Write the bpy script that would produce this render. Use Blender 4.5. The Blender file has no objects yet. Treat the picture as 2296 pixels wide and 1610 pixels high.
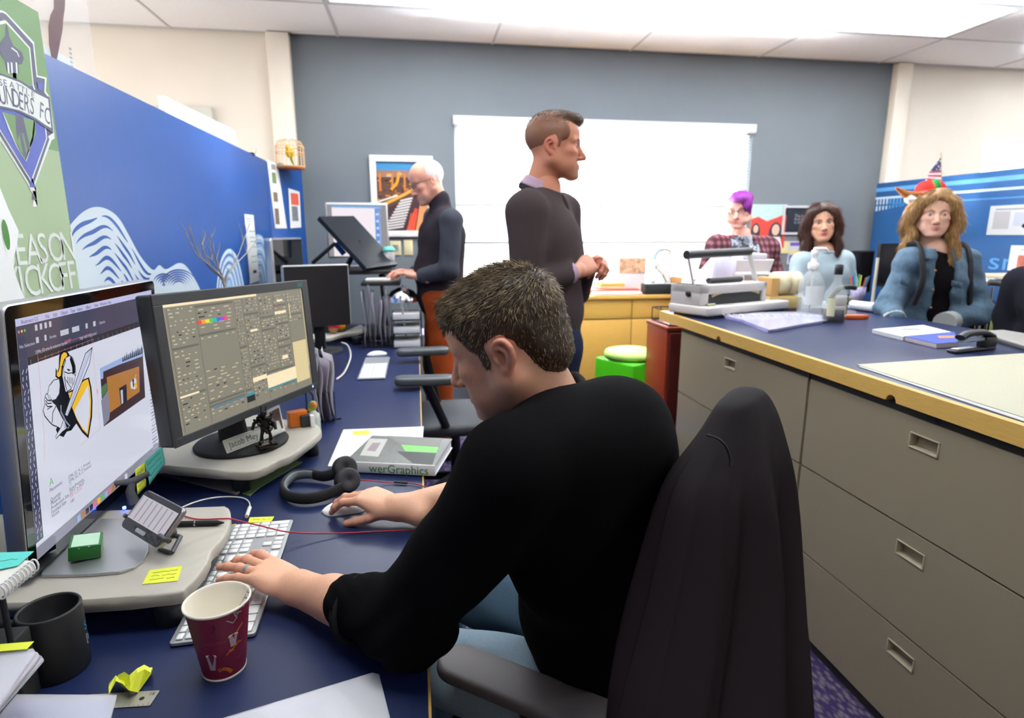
import bpy,bmesh,math,random
import numpy as np
from mathutils import Vector,Matrix,Euler
rnd = random.Random(7)
C = bpy.context.scene.collection
sc = bpy.context.scene
PI = math.pi

# ------------------------------------------------------------------ camera, world, exposure
F_PX,PITCH,YAW,CAM_H = 1334.0,math.radians(11.93),math.radians(8.99),1.38
cam_d = bpy.data.cameras.new('camera')
cam = bpy.data.objects.new('camera',cam_d); C.objects.link(cam)
cam_d.sensor_width = 36.0
cam_d.lens = F_PX * 36.0 / 2296.0
cam_d.clip_start = 0.02
cam_d.dof.use_dof = True
cam_d.dof.focus_distance = 1.02
cam_d.dof.aperture_fstop = 4.8
cam.location = (0,0,CAM_H)
cam.rotation_euler = (PI/2 - PITCH,0,-YAW)
sc.camera = cam
sc.view_settings.view_transform = 'Standard'
sc.view_settings.look = 'None'
sc.view_settings.gamma = 1.0
sc.view_settings.use_curve_mapping = False
sc.view_settings.exposure = 1.28
w = bpy.data.worlds.new('daylight'); sc.world = w; w.use_nodes = True
bg = w.node_tree.nodes['Background']
bg.inputs[0].default_value = (0.93,0.97,1.0,1); bg.inputs[1].default_value = 1.4
def area(name,loc,rot,sx,sy,power,col=(1,1,1)):
    d = bpy.data.lights.new(name,'AREA'); d.shape = 'RECTANGLE'; d.size = sx; d.size_y = sy
    d.energy = power; d.color = col
    o = bpy.data.objects.new(name,d); C.objects.link(o); o.location = loc; o.rotation_euler = rot
    return o
# sky lamps and added uplights outside the back window and the small right-hand window
area('sky_daylight',(1.5,6.0,3.3),(math.radians(-55),0,0),3.4,1.4,420,(0.95,0.98,1.0))
area('ceiling_fill',(1.5,5.7,0.1),(math.radians(-135),0,0),3.4,1.2,1900,(0.93,0.98,1.0))  # uplight out of view below the sill, added to brighten the ceiling
area('ceiling_fill',(5.3,5.6,0.5),(math.radians(-135),0,0),0.9,1.0,420,(0.93,0.98,1.0))  # second added uplight, lifts the right part of the ceiling
area('sky_daylight',(5.3,5.9,3.0),(math.radians(-55),0,0),0.9,1.2,220,(0.95,0.98,1.0))

sc.cycles.max_bounces = 6; sc.cycles.diffuse_bounces = 3; sc.cycles.glossy_bounces = 3; sc.cycles.transparent_max_bounces = 10
sc.cycles.caustics_reflective = False; sc.cycles.caustics_refractive = False
area('left_fill',(-3.25,2.6,1.7),(0,math.radians(-100),0),1.4,3.0,24,(1.0,0.97,0.94))  # unseen source added at left to brighten the cream wall
# camera math used only to find where things stand
_cy,_sy,_cp,_sp = math.cos(YAW),math.sin(YAW),math.cos(PITCH),math.sin(PITCH)
_F = np.array([_sy*_cp,_cy*_cp,-_sp]); _R = np.array([_cy,-_sy,0.0]); _D = np.cross(_F,_R)
_C = np.array([0,0,CAM_H])
def ray(x,y): return _F + _R*(x-1148)/F_PX + _D*(y-805)/F_PX
def atY(x,y,Y): r = ray(x,y); return Vector(_C + r*(Y/r[1]))
def atX(x,y,X): r = ray(x,y); return Vector(_C + r*(X/r[0]))
def atZ(x,y,Z): r = ray(x,y); return Vector(_C + r*((Z-CAM_H)/r[2]))
def atD(x,y,d): r = ray(x,y); return Vector(_C + r/np.linalg.norm(r)*d)

def hit(px,py,M):
    """local (x, y) where the sight line through a photo point meets the plane z=0 of frame M"""
    n = M.to_3x3() @ Vector((0,0,1)); o = M.translation; r = Vector(ray(px,py)); c = Vector(_C)
    p = c + r*((o-c).dot(n)/r.dot(n)); q = M.inverted() @ p; return (q.x,q.y)
def vz(X,Y,py):
    """height above (X, Y) that shows at photo row py"""
    k = (py-805)/F_PX; a = np.array([X,Y,-CAM_H]); z = np.array([0,0,1.0])
    return float((k*(a@_F)-a@_D)/(z@_D-k*(z@_F)))
def solve_len(a,px,py,L,z0,z1,n=600):
    best = None
    for i in range(n):
        z = z0+(z1-z0)*i/n; q = atZ(px,py,z); e = abs((q-a).length-L)
        if best is None or e < best[0]: best = (e,q)
    return best[1]
# ------------------------------------------------------------------ materials
_m = {}
def mat(name,col,rough=0.5,metal=0.0,emit=0.0,bump=0.0,bscale=200.0,spec=0.5,trans=0.0,
        alpha=1.0,noise=0.0,nscale=30.0,coat=0.0,sheen=0.0,ecol=None,sss=0.0,vcol=False,stretch=None):
    if name in _m: return _m[name]
    m = bpy.data.materials.new(name); m.use_nodes = True
    nt = m.node_tree; b = nt.nodes['Principled BSDF']
    c = (*col,1)
    b.inputs['Base Color'].default_value = c
    b.inputs['Roughness'].default_value = rough
    b.inputs['Metallic'].default_value = metal
    b.inputs['Specular IOR Level'].default_value = spec
    b.inputs['Transmission Weight'].default_value = trans
    b.inputs['Alpha'].default_value = alpha
    b.inputs['Coat Weight'].default_value = coat
    b.inputs['Sheen Weight'].default_value = sheen
    if sss:
        b.inputs['Subsurface Weight'].default_value = sss
        b.inputs['Subsurface Radius'].default_value = (1.0,0.35,0.2)
        b.inputs['Subsurface Scale'].default_value = 0.006
    if emit:
        b.inputs['Emission Color'].default_value = (*(ecol or col),1)
        b.inputs['Emission Strength'].default_value = emit
    if vcol:
        a = nt.nodes.new('ShaderNodeVertexColor'); a.layer_name = 'tone'
        src = a.outputs[0]
        nt.links.new(src,b.inputs['Base Color'])
    if bump or noise:
        tc = nt.nodes.new('ShaderNodeTexCoord')
        co = tc.outputs['Object']
        if stretch:
            mp = nt.nodes.new('ShaderNodeMapping'); mp.inputs['Scale'].default_value = stretch
            nt.links.new(co,mp.inputs[0]); co = mp.outputs[0]
    if noise:
        n = nt.nodes.new('ShaderNodeTexNoise'); n.inputs['Scale'].default_value = nscale; n.inputs['Detail'].default_value = 3
        nt.links.new(co,n.inputs['Vector'])
        mx = nt.nodes.new('ShaderNodeMix'); mx.data_type = 'RGBA'; mx.blend_type = 'MULTIPLY'
        mx.inputs[0].default_value = 1.0
        rp = nt.nodes.new('ShaderNodeMapRange'); rp.inputs[1].default_value = 0.25; rp.inputs[2].default_value = 0.75
        rp.inputs[3].default_value = 1-noise; rp.inputs[4].default_value = 1+noise
        nt.links.new(n.outputs[0],rp.inputs[0])
        nt.links.new(rp.outputs[0],mx.inputs[7])
        if vcol: nt.links.new(src,mx.inputs[6])
        else: mx.inputs[6].default_value = c
        nt.links.new(mx.outputs[2],b.inputs['Base Color'])
    if bump:
        n2 = nt.nodes.new('ShaderNodeTexNoise'); n2.inputs['Scale'].default_value = bscale; n2.inputs['Detail'].default_value = 2
        nt.links.new(co,n2.inputs['Vector'])
        bp = nt.nodes.new('ShaderNodeBump'); bp.inputs['Strength'].default_value = bump; bp.inputs['Distance'].default_value = 0.002
        nt.links.new(n2.outputs[0],bp.inputs['Height']); nt.links.new(bp.outputs[0],b.inputs['Normal'])
    _m[name] = m
    return m
def srgb(r,g,b):
    f = lambda v: (v/255/12.92) if v/255 <= 0.04045 else ((v/255+0.055)/1.055)**2.4
    return (f(r),f(g),f(b))
def S(name,r,g,b,**k): return mat(name,srgb(r,g,b),**k)
def glow(name,r,g,b,st=1.0,rough=0.15,spec=0.3):
    return mat(name,tuple(0.05*v for v in srgb(r,g,b)),rough=rough,emit=st*0.66,ecol=srgb(r,g,b),spec=spec)
def glass(name,col=(1,1,1),mixf=0.25,rough=0.05):
    if name in _m: return _m[name]
    m = bpy.data.materials.new(name); m.use_nodes = True; nt = m.node_tree
    for n in list(nt.nodes): nt.nodes.remove(n)
    o = nt.nodes.new('ShaderNodeOutputMaterial'); t = nt.nodes.new('ShaderNodeBsdfTransparent')
    g = nt.nodes.new('ShaderNodeBsdfGlossy'); g.inputs['Roughness'].default_value = rough
    g.inputs[0].default_value = (1,1,1,1)
    t.inputs[0].default_value = (*col,1)
    mx = nt.nodes.new('ShaderNodeMixShader'); fr = nt.nodes.new('ShaderNodeLayerWeight'); fr.inputs[0].default_value = mixf
    nt.links.new(fr.outputs['Facing'],mx.inputs[0]) if False else nt.links.new(fr.outputs['Fresnel'],mx.inputs[0])
    nt.links.new(t.outputs[0],mx.inputs[1]); nt.links.new(g.outputs[0],mx.inputs[2]); nt.links.new(mx.outputs[0],o.inputs[0])
    _m[name] = m; return m

# ------------------------------------------------------------------ objects
def _props(o,label=None,cat=None,group=None,kind=None):
    if label: o['label'] = label
    if cat: o['category'] = cat
    if group: o['group'] = group
    if kind: o['kind'] = kind
    return o
def thing(name,label,cat,loc=(0,0,0),rot=(0,0,0),group=None):
    o = bpy.data.objects.new(name,None); C.objects.link(o)
    o.location = loc; o.rotation_euler = rot if hasattr(rot,'__len__') else (0,0,rot)
    o.empty_display_size = 0.05
    o['_m'] = 1; del o['_m']
    return _props(o,label,cat,group)
def mworld(o):
    M = o.matrix_basis.copy()
    return mworld(o.parent) @ M if o.parent else M
class MB:
    def __init__(s): s.v = []; s.f = []; s.mi = []; s.sm = []; s.ms = []; s.col = None
    def _mat(s,m):
        if m not in s.ms: s.ms.append(m)
        return s.ms.index(m)
    def add(s,vs,fs,m,smooth=False,M=None):
        k = len(s.v)
        if M is not None: vs = [M @ Vector(v) for v in vs]
        s.v += [tuple(v) for v in vs]; i = s._mat(m)
        for f in fs: s.f.append(tuple(a+k for a in f)); s.mi.append(i); s.sm.append(smooth)
        return s
    def bm(s,b,m,smooth=False,M=None):
        b.verts.ensure_lookup_table()
        for i,v in enumerate(b.verts): v.index = i
        s.add([v.co.copy() for v in b.verts],[[v.index for v in f.verts] for f in b.faces],m,smooth,M); b.free(); return s
    def box(s,c,sz,m,bev=0.0,rot=None,seg=2,M=None,smooth=None):
        b = bmesh.new(); bmesh.ops.create_cube(b,size=1.0)
        for v in b.verts: v.co = Vector((v.co.x*sz[0],v.co.y*sz[1],v.co.z*sz[2]))
        if bev: bmesh.ops.bevel(b,geom=list(b.edges),offset=min(bev,min(sz)*0.49),segments=seg,affect='EDGES',profile=0.5)
        T = Matrix.Translation(Vector(c))
        if rot is not None: T = T @ Euler(rot).to_matrix().to_4x4()
        if M is not None: T = M @ T
        return s.bm(b,m,bool(bev) if smooth is None else smooth,T)
    def box2(s,lo,hi,m,bev=0.0,**k):
        return s.box([(a+b)/2 for a,b in zip(lo,hi)],[abs(b-a) for a,b in zip(lo,hi)],m,bev,**k)
    def cyl(s,p0,p1,r0,m,r1=None,n=16,smooth=True,caps=True,M=None):
        return s.tube([p0,p1],[r0,r0 if r1 is None else r1],m,n,smooth,caps,M)
    def tube(s,P,r,m,n=8,smooth=True,caps=True,M=None,closed=False,flat=1.0,up=None):
        P = [Vector(p) for p in P]; k = len(P)
        rs = r if hasattr(r,'__len__') else [r]*k
        vs = []; fs = []
        t = (P[1]-P[0]).normalized()
        u = Vector(up) if up else (Vector((0,0,1)) if abs(t.z) < 0.9 else Vector((1,0,0)))
        a = (u - t*u.dot(t)).normalized()
        for i in range(k):
            if closed: t2 = (P[(i+1) % k]-P[i-1])
            else: t2 = (P[min(i+1,k-1)]-P[max(i-1,0)])
            if t2.length > 1e-9: t = t2.normalized()
            a = a - t*a.dot(t)
            a = a.normalized() if a.length > 1e-6 else t.orthogonal().normalized()
            b = t.cross(a)
            for j in range(n):
                q = 2*PI*j/n
                vs.append(P[i] + a*(math.cos(q)*rs[i]*flat) + b*(math.sin(q)*rs[i]))
        for i in range(k if closed else k-1):
            for j in range(n):
                i2 = (i+1) % k
                fs.append((i*n+j,i*n+(j+1) % n,i2*n+(j+1) % n,i2*n+j))
        s.add(vs,fs,m,smooth,M)
        if caps and not closed:
            s.add([vs[j] for j in range(n)][::-1],[tuple(range(n))],m,False,M)
            s.add([vs[(k-1)*n+j] for j in range(n)],[tuple(range(n))],m,False,M)
        return s
    def lathe(s,prof,m,n=32,c=(0,0,0),M=None,sx=1.0,sy=1.0,smooth=True):
        vs = []; fs = []; k = len(prof)
        for r,z in prof:
            for j in range(n):
                q = 2*PI*j/n; vs.append((c[0]+r*sx*math.cos(q),c[1]+r*sy*math.sin(q),c[2]+z))
        for i in range(k-1):
            for j in range(n):
                fs.append((i*n+j,i*n+(j+1) % n,(i+1)*n+(j+1) % n,(i+1)*n+j))
        return s.add(vs,fs,m,smooth,M)
    def prism(s,pts,z0,z1,m,bev=0.0,M=None,smooth=False,seg=2):
        b = bmesh.new(); vs = [b.verts.new((p[0],p[1],z0)) for p in pts]
        f = b.faces.new(vs); b.normal_update()
        if f.normal.z > 0: f.normal_flip()
        r = bmesh.ops.extrude_face_region(b,geom=[f])
        for e in r['geom']:
            if isinstance(e,bmesh.types.BMVert): e.co.z = z1
        if bev:
            ed = [e for e in b.edges if abs(e.verts[0].co.z-e.verts[1].co.z) < 1e-6]
            bmesh.ops.bevel(b,geom=ed,offset=bev,segments=seg,affect='EDGES',profile=0.5)
        bmesh.ops.triangulate(b,faces=[f for f in b.faces if len(f.verts) > 4])
        return s.bm(b,m,smooth,M)
    def grid(s,fn,nu,nv,m,smooth=True,closed_u=False,M=None):
        vs = [fn(i/(nu-1 if not closed_u else nu),j/(nv-1)) for i in range(nu) for j in range(nv)]
        fs = []
        for i in range(nu if closed_u else nu-1):
            for j in range(nv-1):
                i2 = (i+1) % nu; fs.append((i*nv+j,i2*nv+j,i2*nv+j+1,i*nv+j+1))
        return s.add(vs,fs,m,smooth,M)
    def text(s,txt,m,size,M,depth=0.0,align='LEFT',sx=1.0):
        cu = bpy.data.curves.new('t','FONT'); cu.body = txt; cu.size = size; cu.align_x = align
        cu.extrude = depth; cu.resolution_u = 3
        o = bpy.data.objects.new('t',cu); C.objects.link(o)
        dg = bpy.context.evaluated_depsgraph_get(); me = bpy.data.meshes.new_from_object(o.evaluated_get(dg))
        s.add([Vector((v.co.x*sx,v.co.y,v.co.z)) for v in me.vertices],[tuple(p.vertices) for p in me.polygons],m,False,M)
        bpy.data.objects.remove(o); bpy.data.curves.remove(cu); bpy.data.meshes.remove(me); return s
    def build(s,name,parent=None,world=False,label=None,cat=None,group=None,kind=None,loc=None,rot=None,sub=0,solid=0.0):
        vs = s.v
        if world and parent is not None:
            Mi = mworld(parent).inverted(); vs = [Mi @ Vector(v) for v in vs]
        elif world and parent is None and loc is not None:
            L = Vector(loc); vs = [Vector(v)-L for v in vs]
        me = bpy.data.meshes.new(name); me.from_pydata([tuple(v) for v in vs],[],s.f)
        for m in s.ms: me.materials.append(m)
        me.polygons.foreach_set('material_index',s.mi); me.polygons.foreach_set('use_smooth',s.sm)
        if s.col is not None:
            a = me.color_attributes.new('tone','FLOAT_COLOR','POINT'); a.data.foreach_set('color',np.asarray(s.col,np.float32).ravel())
        me.update()
        o = bpy.data.objects.new(name,me); C.objects.link(o)
        if parent is not None: o.parent = parent
        if loc is not None: o.location = loc
        if rot is not None: o.rotation_euler = rot if hasattr(rot,'__len__') else (0,0,rot)
        if sub:
            md = o.modifiers.new('sub','SUBSURF'); md.levels = sub; md.render_levels = sub
        if solid:
            md = o.modifiers.new('sol','SOLIDIFY'); md.thickness = solid; md.offset = 0
        return _props(o,label,cat,group,kind)
def struct(mb,name): return mb.build(name,kind='structure')
def copy_tree(o,parent=None):
    c = o.copy(); C.objects.link(c)
    if parent: c.parent = parent
    for ch in list(o.children): copy_tree(ch,c)
    return c
# flat artwork on a plane: origin o, unit axes u (right) and v (up), n outwards
class Art:
    def __init__(s,o,u,v,step=0.0003):
        s.o = Vector(o); s.u = Vector(u).normalized(); s.v = Vector(v).normalized(); s.n = s.u.cross(s.v).normalized()
        s.b = MB(); s.k = 1; s.step = step
    def P(s,x,y,k=None): return s.o + s.u*x + s.v*y + s.n*((s.k if k is None else k)*s.step)
    def M(s,x=0,y=0,ang=0):
        m = Matrix((( s.u.x,s.v.x,s.n.x,0),(s.u.y,s.v.y,s.n.y,0),(s.u.z,s.v.z,s.n.z,0),(0,0,0,1)))
        p = s.P(x,y); m.translation = p
        return m @ Matrix.Rotation(ang,4,'Z')
    def up(s): s.k += 1; return s
    def poly(s,pts,m):
        bmx = bmesh.new()
        f = bmx.faces.new([bmx.verts.new((p[0],p[1],0)) for p in pts]); bmx.normal_update()
        if f.normal.z < 0: f.normal_flip()
        if len(pts) > 4: bmesh.ops.triangulate(bmx,faces=[f])
        s.b.bm(bmx,m,False,s.M()); return s
    def rect(s,x0,y0,x1,y1,m): return s.poly([(x0,y0),(x1,y0),(x1,y1),(x0,y1)],m)
    def line(s,pts,wd,m):
        n = len(pts); ws = wd if hasattr(wd,'__len__') else [wd]*n
        vs = []
        for i in range(n):
            a = Vector(pts[max(i-1,0)]); b = Vector(pts[min(i+1,n-1)]); d = (b-a)
            d = d.normalized() if d.length > 1e-9 else Vector((1,0)); q = Vector((-d.y,d.x))*ws[i]/2
            p = Vector(pts[i]); vs += [s.P(*(p+q)),s.P(*(p-q))]
        s.b.add(vs,[(2*i+1,2*i+3,2*i+2,2*i) for i in range(n-1)],m); return s
    def disc(s,x,y,r,m,n=20,ry=None):
        ry = ry or r
        return s.poly([(x+r*math.cos(2*PI*i/n),y+ry*math.sin(2*PI*i/n)) for i in range(n)],m)
    def text(s,t,x,y,size,m,ang=0,align='LEFT',sx=1.0):
        s.b.text(t,m,size,s.M(x,y,ang),align=align,sx=sx); return s
    def inv(s,p): d = Vector(p)-s.o; return (d.dot(s.u),d.dot(s.v))
def spl(P,n=8,closed=False):
    P = [Vector(p) for p in P]; k = len(P); out = []
    rng = range(k) if closed else range(k-1)
    for i in rng:
        if closed: a,b,c,d = P[i-1],P[i],P[(i+1) % k],P[(i+2) % k]
        else: a,b,c,d = P[max(i-1,0)],P[i],P[i+1],P[min(i+2,k-1)]
        for j in range(n):
            t = j/n
            out.append(0.5*((2*b)+(c-a)*t+(2*a-5*b+4*c-d)*t*t+(3*b-a-3*c+d)*t**3))
    if not closed: out.append(P[-1])
    return out
def rrect(x0,y0,x1,y1,r,n=5):
    out = []
    for cx,cy,a in ((x1-r,y1-r,0),(x0+r,y1-r,90),(x0+r,y0+r,180),(x1-r,y0+r,270)):
        for i in range(n+1):
            q = math.radians(a+90*i/n); out.append((cx+r*math.cos(q),cy+r*math.sin(q)))
    return out
def frame_M(o,u,v):
    u = Vector(u).normalized(); v = Vector(v); v = (v-u*v.dot(u)).normalized(); n = u.cross(v)
    m = Matrix(((u.x,v.x,n.x,0),(u.y,v.y,n.y,0),(u.z,v.z,n.z,0),(0,0,0,1))); m.translation = Vector(o); return m
# ------------------------------------------------------------------ smooth organic modelling (implicit surfaces)
# prim: dict(t='cap'|'ell'|'box', k=blend, col=(r,g,b), sub=bool)
def cap(a,b,ra,rb=None,k=0.01,col=None,sub=False):
    return dict(t='cap',a=Vector(a),b=Vector(b),ra=ra,rb=ra if rb is None else rb,k=k,col=col,sub=sub)
def ell(c,r,rot=None,k=0.01,col=None,sub=False):
    r = (r,r,r) if not hasattr(r,'__len__') else r
    return dict(t='ell',c=Vector(c),r=Vector(r),R=(Euler(rot).to_matrix() if rot is not None and not isinstance(rot,Matrix) else (rot or Matrix.Identity(3))),k=k,col=col,sub=sub)
def xform(prims,M,s=1.0):
    out = []; R3 = M.to_3x3()
    for p in prims:
        q = dict(p); q['k'] = p['k']*s
        if p['t'] == 'cap':
            q['a'] = M @ (p['a']*s); q['b'] = M @ (p['b']*s); q['ra'] = p['ra']*s; q['rb'] = p['rb']*s
        else:
            q['c'] = M @ (p['c']*s); q['r'] = p['r']*s; q['R'] = R3 @ p['R']
        out.append(q)
    return out
def _dist(p,X,Y,Z):
    if p['t'] == 'cap':
        a = np.array(p['a']); b = np.array(p['b']); d = b-a; L = max(float(d@d),1e-12)
        t = np.clip(((X-a[0])*d[0]+(Y-a[1])*d[1]+(Z-a[2])*d[2])/L,0,1)
        return np.sqrt((X-a[0]-t*d[0])**2+(Y-a[1]-t*d[1])**2+(Z-a[2]-t*d[2])**2) - (p['ra']+t*(p['rb']-p['ra']))
    R = np.array(p['R']); c = np.array(p['c']); r = np.array(p['r'])
    x,y,z = X-c[0],Y-c[1],Z-c[2]
    lx = R[0,0]*x+R[1,0]*y+R[2,0]*z; ly = R[0,1]*x+R[1,1]*y+R[2,1]*z; lz = R[0,2]*x+R[1,2]*y+R[2,2]*z
    if p['t'] == 'box':
        rr = p.get('rad',0.005)
        qx = np.abs(lx)-r[0]+rr; qy = np.abs(ly)-r[1]+rr; qz = np.abs(lz)-r[2]+rr
        return np.sqrt(np.maximum(qx,0)**2+np.maximum(qy,0)**2+np.maximum(qz,0)**2)+np.minimum(np.maximum(qx,np.maximum(qy,qz)),0)-rr
    k0 = np.sqrt((lx/r[0])**2+(ly/r[1])**2+(lz/r[2])**2); k1 = np.sqrt((lx/r[0]**2)**2+(ly/r[1]**2)**2+(lz/r[2]**2)**2)
    return k0*(k0-1)/np.maximum(k1,1e-9)
def sbox(c,r,rot=None,k=0.01,col=None,sub=False,rad=0.005):
    q = ell(c,r,rot,k,col,sub); q['t'] = 'box'; q['rad'] = rad; return q
def _bounds(p):
    if p['t'] == 'cap':
        a = np.array(p['a']); b = np.array(p['b']); r = max(p['ra'],p['rb'])
        return np.minimum(a,b)-r,np.maximum(a,b)+r
    R = np.abs(np.array(p['R'])); e = R @ np.array(p['r']); c = np.array(p['c'])
    return c-e,c+e
def sdf_mesh(prims,h,disp=None,margin=0.0,paint=(),base=(0.5,0.5,0.5),tau=0.004):
    """surface-nets polygonisation of blended primitives -> (verts, faces, colours)"""
    bs = [_bounds(p) for p in prims if not p['sub']]
    lo = np.min([b[0] for b in bs],0)-h*3-margin; hi = np.max([b[1] for b in bs],0)+h*3+margin
    n = np.ceil((hi-lo)/h).astype(int)+1
    ax = [lo[i]+h*np.arange(n[i]) for i in range(3)]
    V = np.full(tuple(n),1.0,np.float32)
    for p in prims:
        b0,b1 = _bounds(p); mg = max(p['k'],h*3)+h*3+margin
        i0 = np.clip(((b0-mg-lo)/h).astype(int),0,n-1); i1 = np.clip(((b1+mg-lo)/h).astype(int)+1,1,n)
        if np.any(i1 <= i0): continue
        sl = tuple(slice(i0[i],i1[i]) for i in range(3))
        X,Y,Z = np.meshgrid(ax[0][sl[0]],ax[1][sl[1]],ax[2][sl[2]],indexing='ij',sparse=True)
        d = _dist(p,X,Y,Z).astype(np.float32); A = V[sl]; k = max(p['k'],1e-5)
        if p['sub']:
            q = np.clip(0.5-0.5*(A+d)/k,0,1); V[sl] = A*(1-q)+(-d)*q+k*q*(1-q)
        else:
            q = np.clip(0.5+0.5*(A-d)/k,0,1); V[sl] = A*(1-q)+d*q-k*q*(1-q)
    if disp is not None:
        idx = np.nonzero(np.abs(V) < h*4+margin)
        V[idx] += disp(ax[0][idx[0]],ax[1][idx[1]],ax[2][idx[2]]).astype(np.float32)
    s = V < 0
    cs = s[:-1,:-1,:-1].astype(np.int8)
    tot = np.zeros(cs.shape,np.int8)
    for i in (0,1):
        for j in (0,1):
            for k in (0,1):
                tot += s[i:n[0]-1+i,j:n[1]-1+j,k:n[2]-1+k]
    ci,cj,ck = np.nonzero((tot > 0) & (tot < 8))
    idx = np.full(cs.shape,-1,np.int64); idx[ci,cj,ck] = np.arange(len(ci))
    acc = np.zeros((len(ci),3)); cnt = np.zeros(len(ci))
    cr = [(a,b,c) for a in (0,1) for b in (0,1) for c in (0,1)]
    for a in cr:
        for d in range(3):
            if a[d]: continue
            b = list(a); b[d] = 1
            va = V[ci+a[0],cj+a[1],ck+a[2]]; vb = V[ci+b[0],cj+b[1],ck+b[2]]
            m = (va < 0) != (vb < 0); t = np.where(m,va/np.where(m,va-vb,1),0)
            p = np.array(a,float)[None,:].repeat(len(ci),0); p[:,d] += t
            acc += p*m[:,None]; cnt += m
    vt = lo + h*(np.stack([ci,cj,ck],1)+acc/cnt[:,None])
    faces = []
    for d in range(3):
        e1,e2 = (d+1) % 3,(d+2) % 3
        sa = [slice(None)]*3; sb = [slice(None)]*3; sa[d] = slice(0,-1); sb[d] = slice(1,None)
        A = s[tuple(sa)]; B = s[tuple(sb)]
        x = np.nonzero(A != B); flip = A[x]
        P = np.stack(x,1); ok = (P[:,e1] > 0) & (P[:,e2] > 0) & (P[:,e1] < n[e1]-1) & (P[:,e2] < n[e2]-1)
        P = P[ok]; flip = flip[ok]
        q = []
        for o1,o2 in ((-1,-1),(0,-1),(0,0),(-1,0)):
            Q = P.copy(); Q[:,e1] += o1; Q[:,e2] += o2; q.append(idx[Q[:,0],Q[:,1],Q[:,2]])
        q = np.stack(q,1); q[~flip] = q[~flip][:,::-1]; faces.append(q)
    F = np.concatenate(faces)
    F = F[(F >= 0).all(1)]
    X,Y,Z = vt[:,0],vt[:,1],vt[:,2]
    col = None
    cp = [p for p in prims if p['col'] is not None and not p['sub']]
    num = np.zeros((len(vt),3))+np.array(base)[None]*1e-6; den = np.zeros(len(vt))+1e-6
    for p in cp:
        wgt = np.exp(-np.clip(_dist(p,X,Y,Z),-0.02,0.2)/tau); num += wgt[:,None]*np.array(p['col'])[None]; den += wgt
    col = num/den[:,None]
    for (pp,pc,soft) in paint:
        dd = _dist(pp,X,Y,Z); q = np.clip(0.5-dd/soft,0,1)*pp.get('amt',1.0); col = col*(1-q[:,None])+np.array(pc)[None]*q[:,None]
    return vt,F,np.concatenate([col,np.ones((len(vt),1))],1)
def sdf_add(mb,prims,h,m,**k):
    vt,F,col = sdf_mesh(prims,h,**k)
    n0 = len(mb.v)
    mb.add([tuple(v) for v in vt],[tuple(int(a) for a in f) for f in F],m,True)
    if mb.col is None: mb.col = [(0.5,0.5,0.5,1)]*n0
    mb.col = list(mb.col)+[tuple(c) for c in col]
    return mb
_ng = np.random.RandomState(3)
def noise_fn(freq,amp,seeds=5,aniso=(1,1,1),seed=0):
    g = np.random.RandomState(seed)
    ks = g.normal(size=(seeds,3))*freq*np.array(aniso); ph = g.uniform(0,6.28,seeds)
    def f(X,Y,Z):
        o = 0
        for kk,p in zip(ks,ph): o = o+np.sin(kk[0]*X+kk[1]*Y+kk[2]*Z+p)
        return o*amp/seeds**0.5
    return f
# ================================================================== the room
CEIL = 2.74; YB = 4.73; XL,XR,YF = -3.4,6.3,-2.6
m_wall = S('wall_slate',112,119,126,rough=0.75,noise=0.03,nscale=3,bump=0.12,bscale=140)
m_beige = S('wall_cream',236,226,212,rough=0.8,noise=0.02,nscale=3,bump=0.1,bscale=140)
m_ceil = S('ceiling_tile',250,248,250,rough=0.9,noise=0.02,nscale=60,bump=0.25,bscale=260)
m_tbar = S('ceiling_bar',205,204,206,rough=0.6)
m_white = S('white_paint',240,240,240,rough=0.5)
m_offw = S('off_white_plastic',226,222,214,rough=0.45)
m_black = S('black_plastic',22,22,24,rough=0.4)
m_mblack = S('matte_black',18,18,20,rough=0.75)
m_alu = S('brushed_aluminium',190,192,194,rough=0.38,metal=0.85)
m_chrome = S('chrome',220,222,226,rough=0.15,metal=1.0)
m_paper = S('paper',240,240,242,rough=0.7)

def carpet():
    m = bpy.data.materials.new('carpet'); m.use_nodes = True; nt = m.node_tree; b = nt.nodes['Principled BSDF']
    b.inputs['Roughness'].default_value = 0.95; b.inputs['Specular IOR Level'].default_value = 0.1
    tc = nt.nodes.new('ShaderNodeTexCoord'); v = nt.nodes.new('ShaderNodeTexVoronoi'); v.inputs['Scale'].default_value = 70
    mp = nt.nodes.new('ShaderNodeMapping'); mp.inputs['Scale'].default_value = (1,0.55,1); mp.inputs['Rotation'].default_value = (0,0,0.6)
    r = nt.nodes.new('ShaderNodeValToRGB'); r.color_ramp.elements[0].position = 0.15; r.color_ramp.elements[1].position = 0.65
    r.color_ramp.elements[0].color = (*srgb(116,106,116),1); r.color_ramp.elements[1].color = (*srgb(58,48,88),1)
    nt.links.new(tc.outputs['Object'],mp.inputs[0]); nt.links.new(mp.outputs[0],v.inputs['Vector'])
    nt.links.new(v.outputs['Distance'],r.inputs[0]); nt.links.new(r.outputs[0],b.inputs['Base Color'])
    bp = nt.nodes.new('ShaderNodeBump'); bp.inputs['Distance'].default_value = 0.004; bp.invert = True
    nt.links.new(v.outputs['Distance'],bp.inputs['Height']); nt.links.new(bp.outputs[0],b.inputs['Normal'])
    return m
b = MB(); b.box2((XL,YF,-0.1),(XR,YB+0.2,0),carpet()); struct(b,'floor')
b = MB(); b.box2((XL-0.2,YF,0),(XL,YB+0.2,CEIL+0.1),m_beige); struct(b,'wall_left')
b = MB(); b.box2((XR,YF,0),(XR+0.2,YB+0.2,CEIL+0.1),m_beige); struct(b,'wall_right')
b = MB(); b.box2((XL-0.2,YF-0.2,0),(XR+0.2,YF,CEIL+0.1),m_beige); struct(b,'wall_front')
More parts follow.
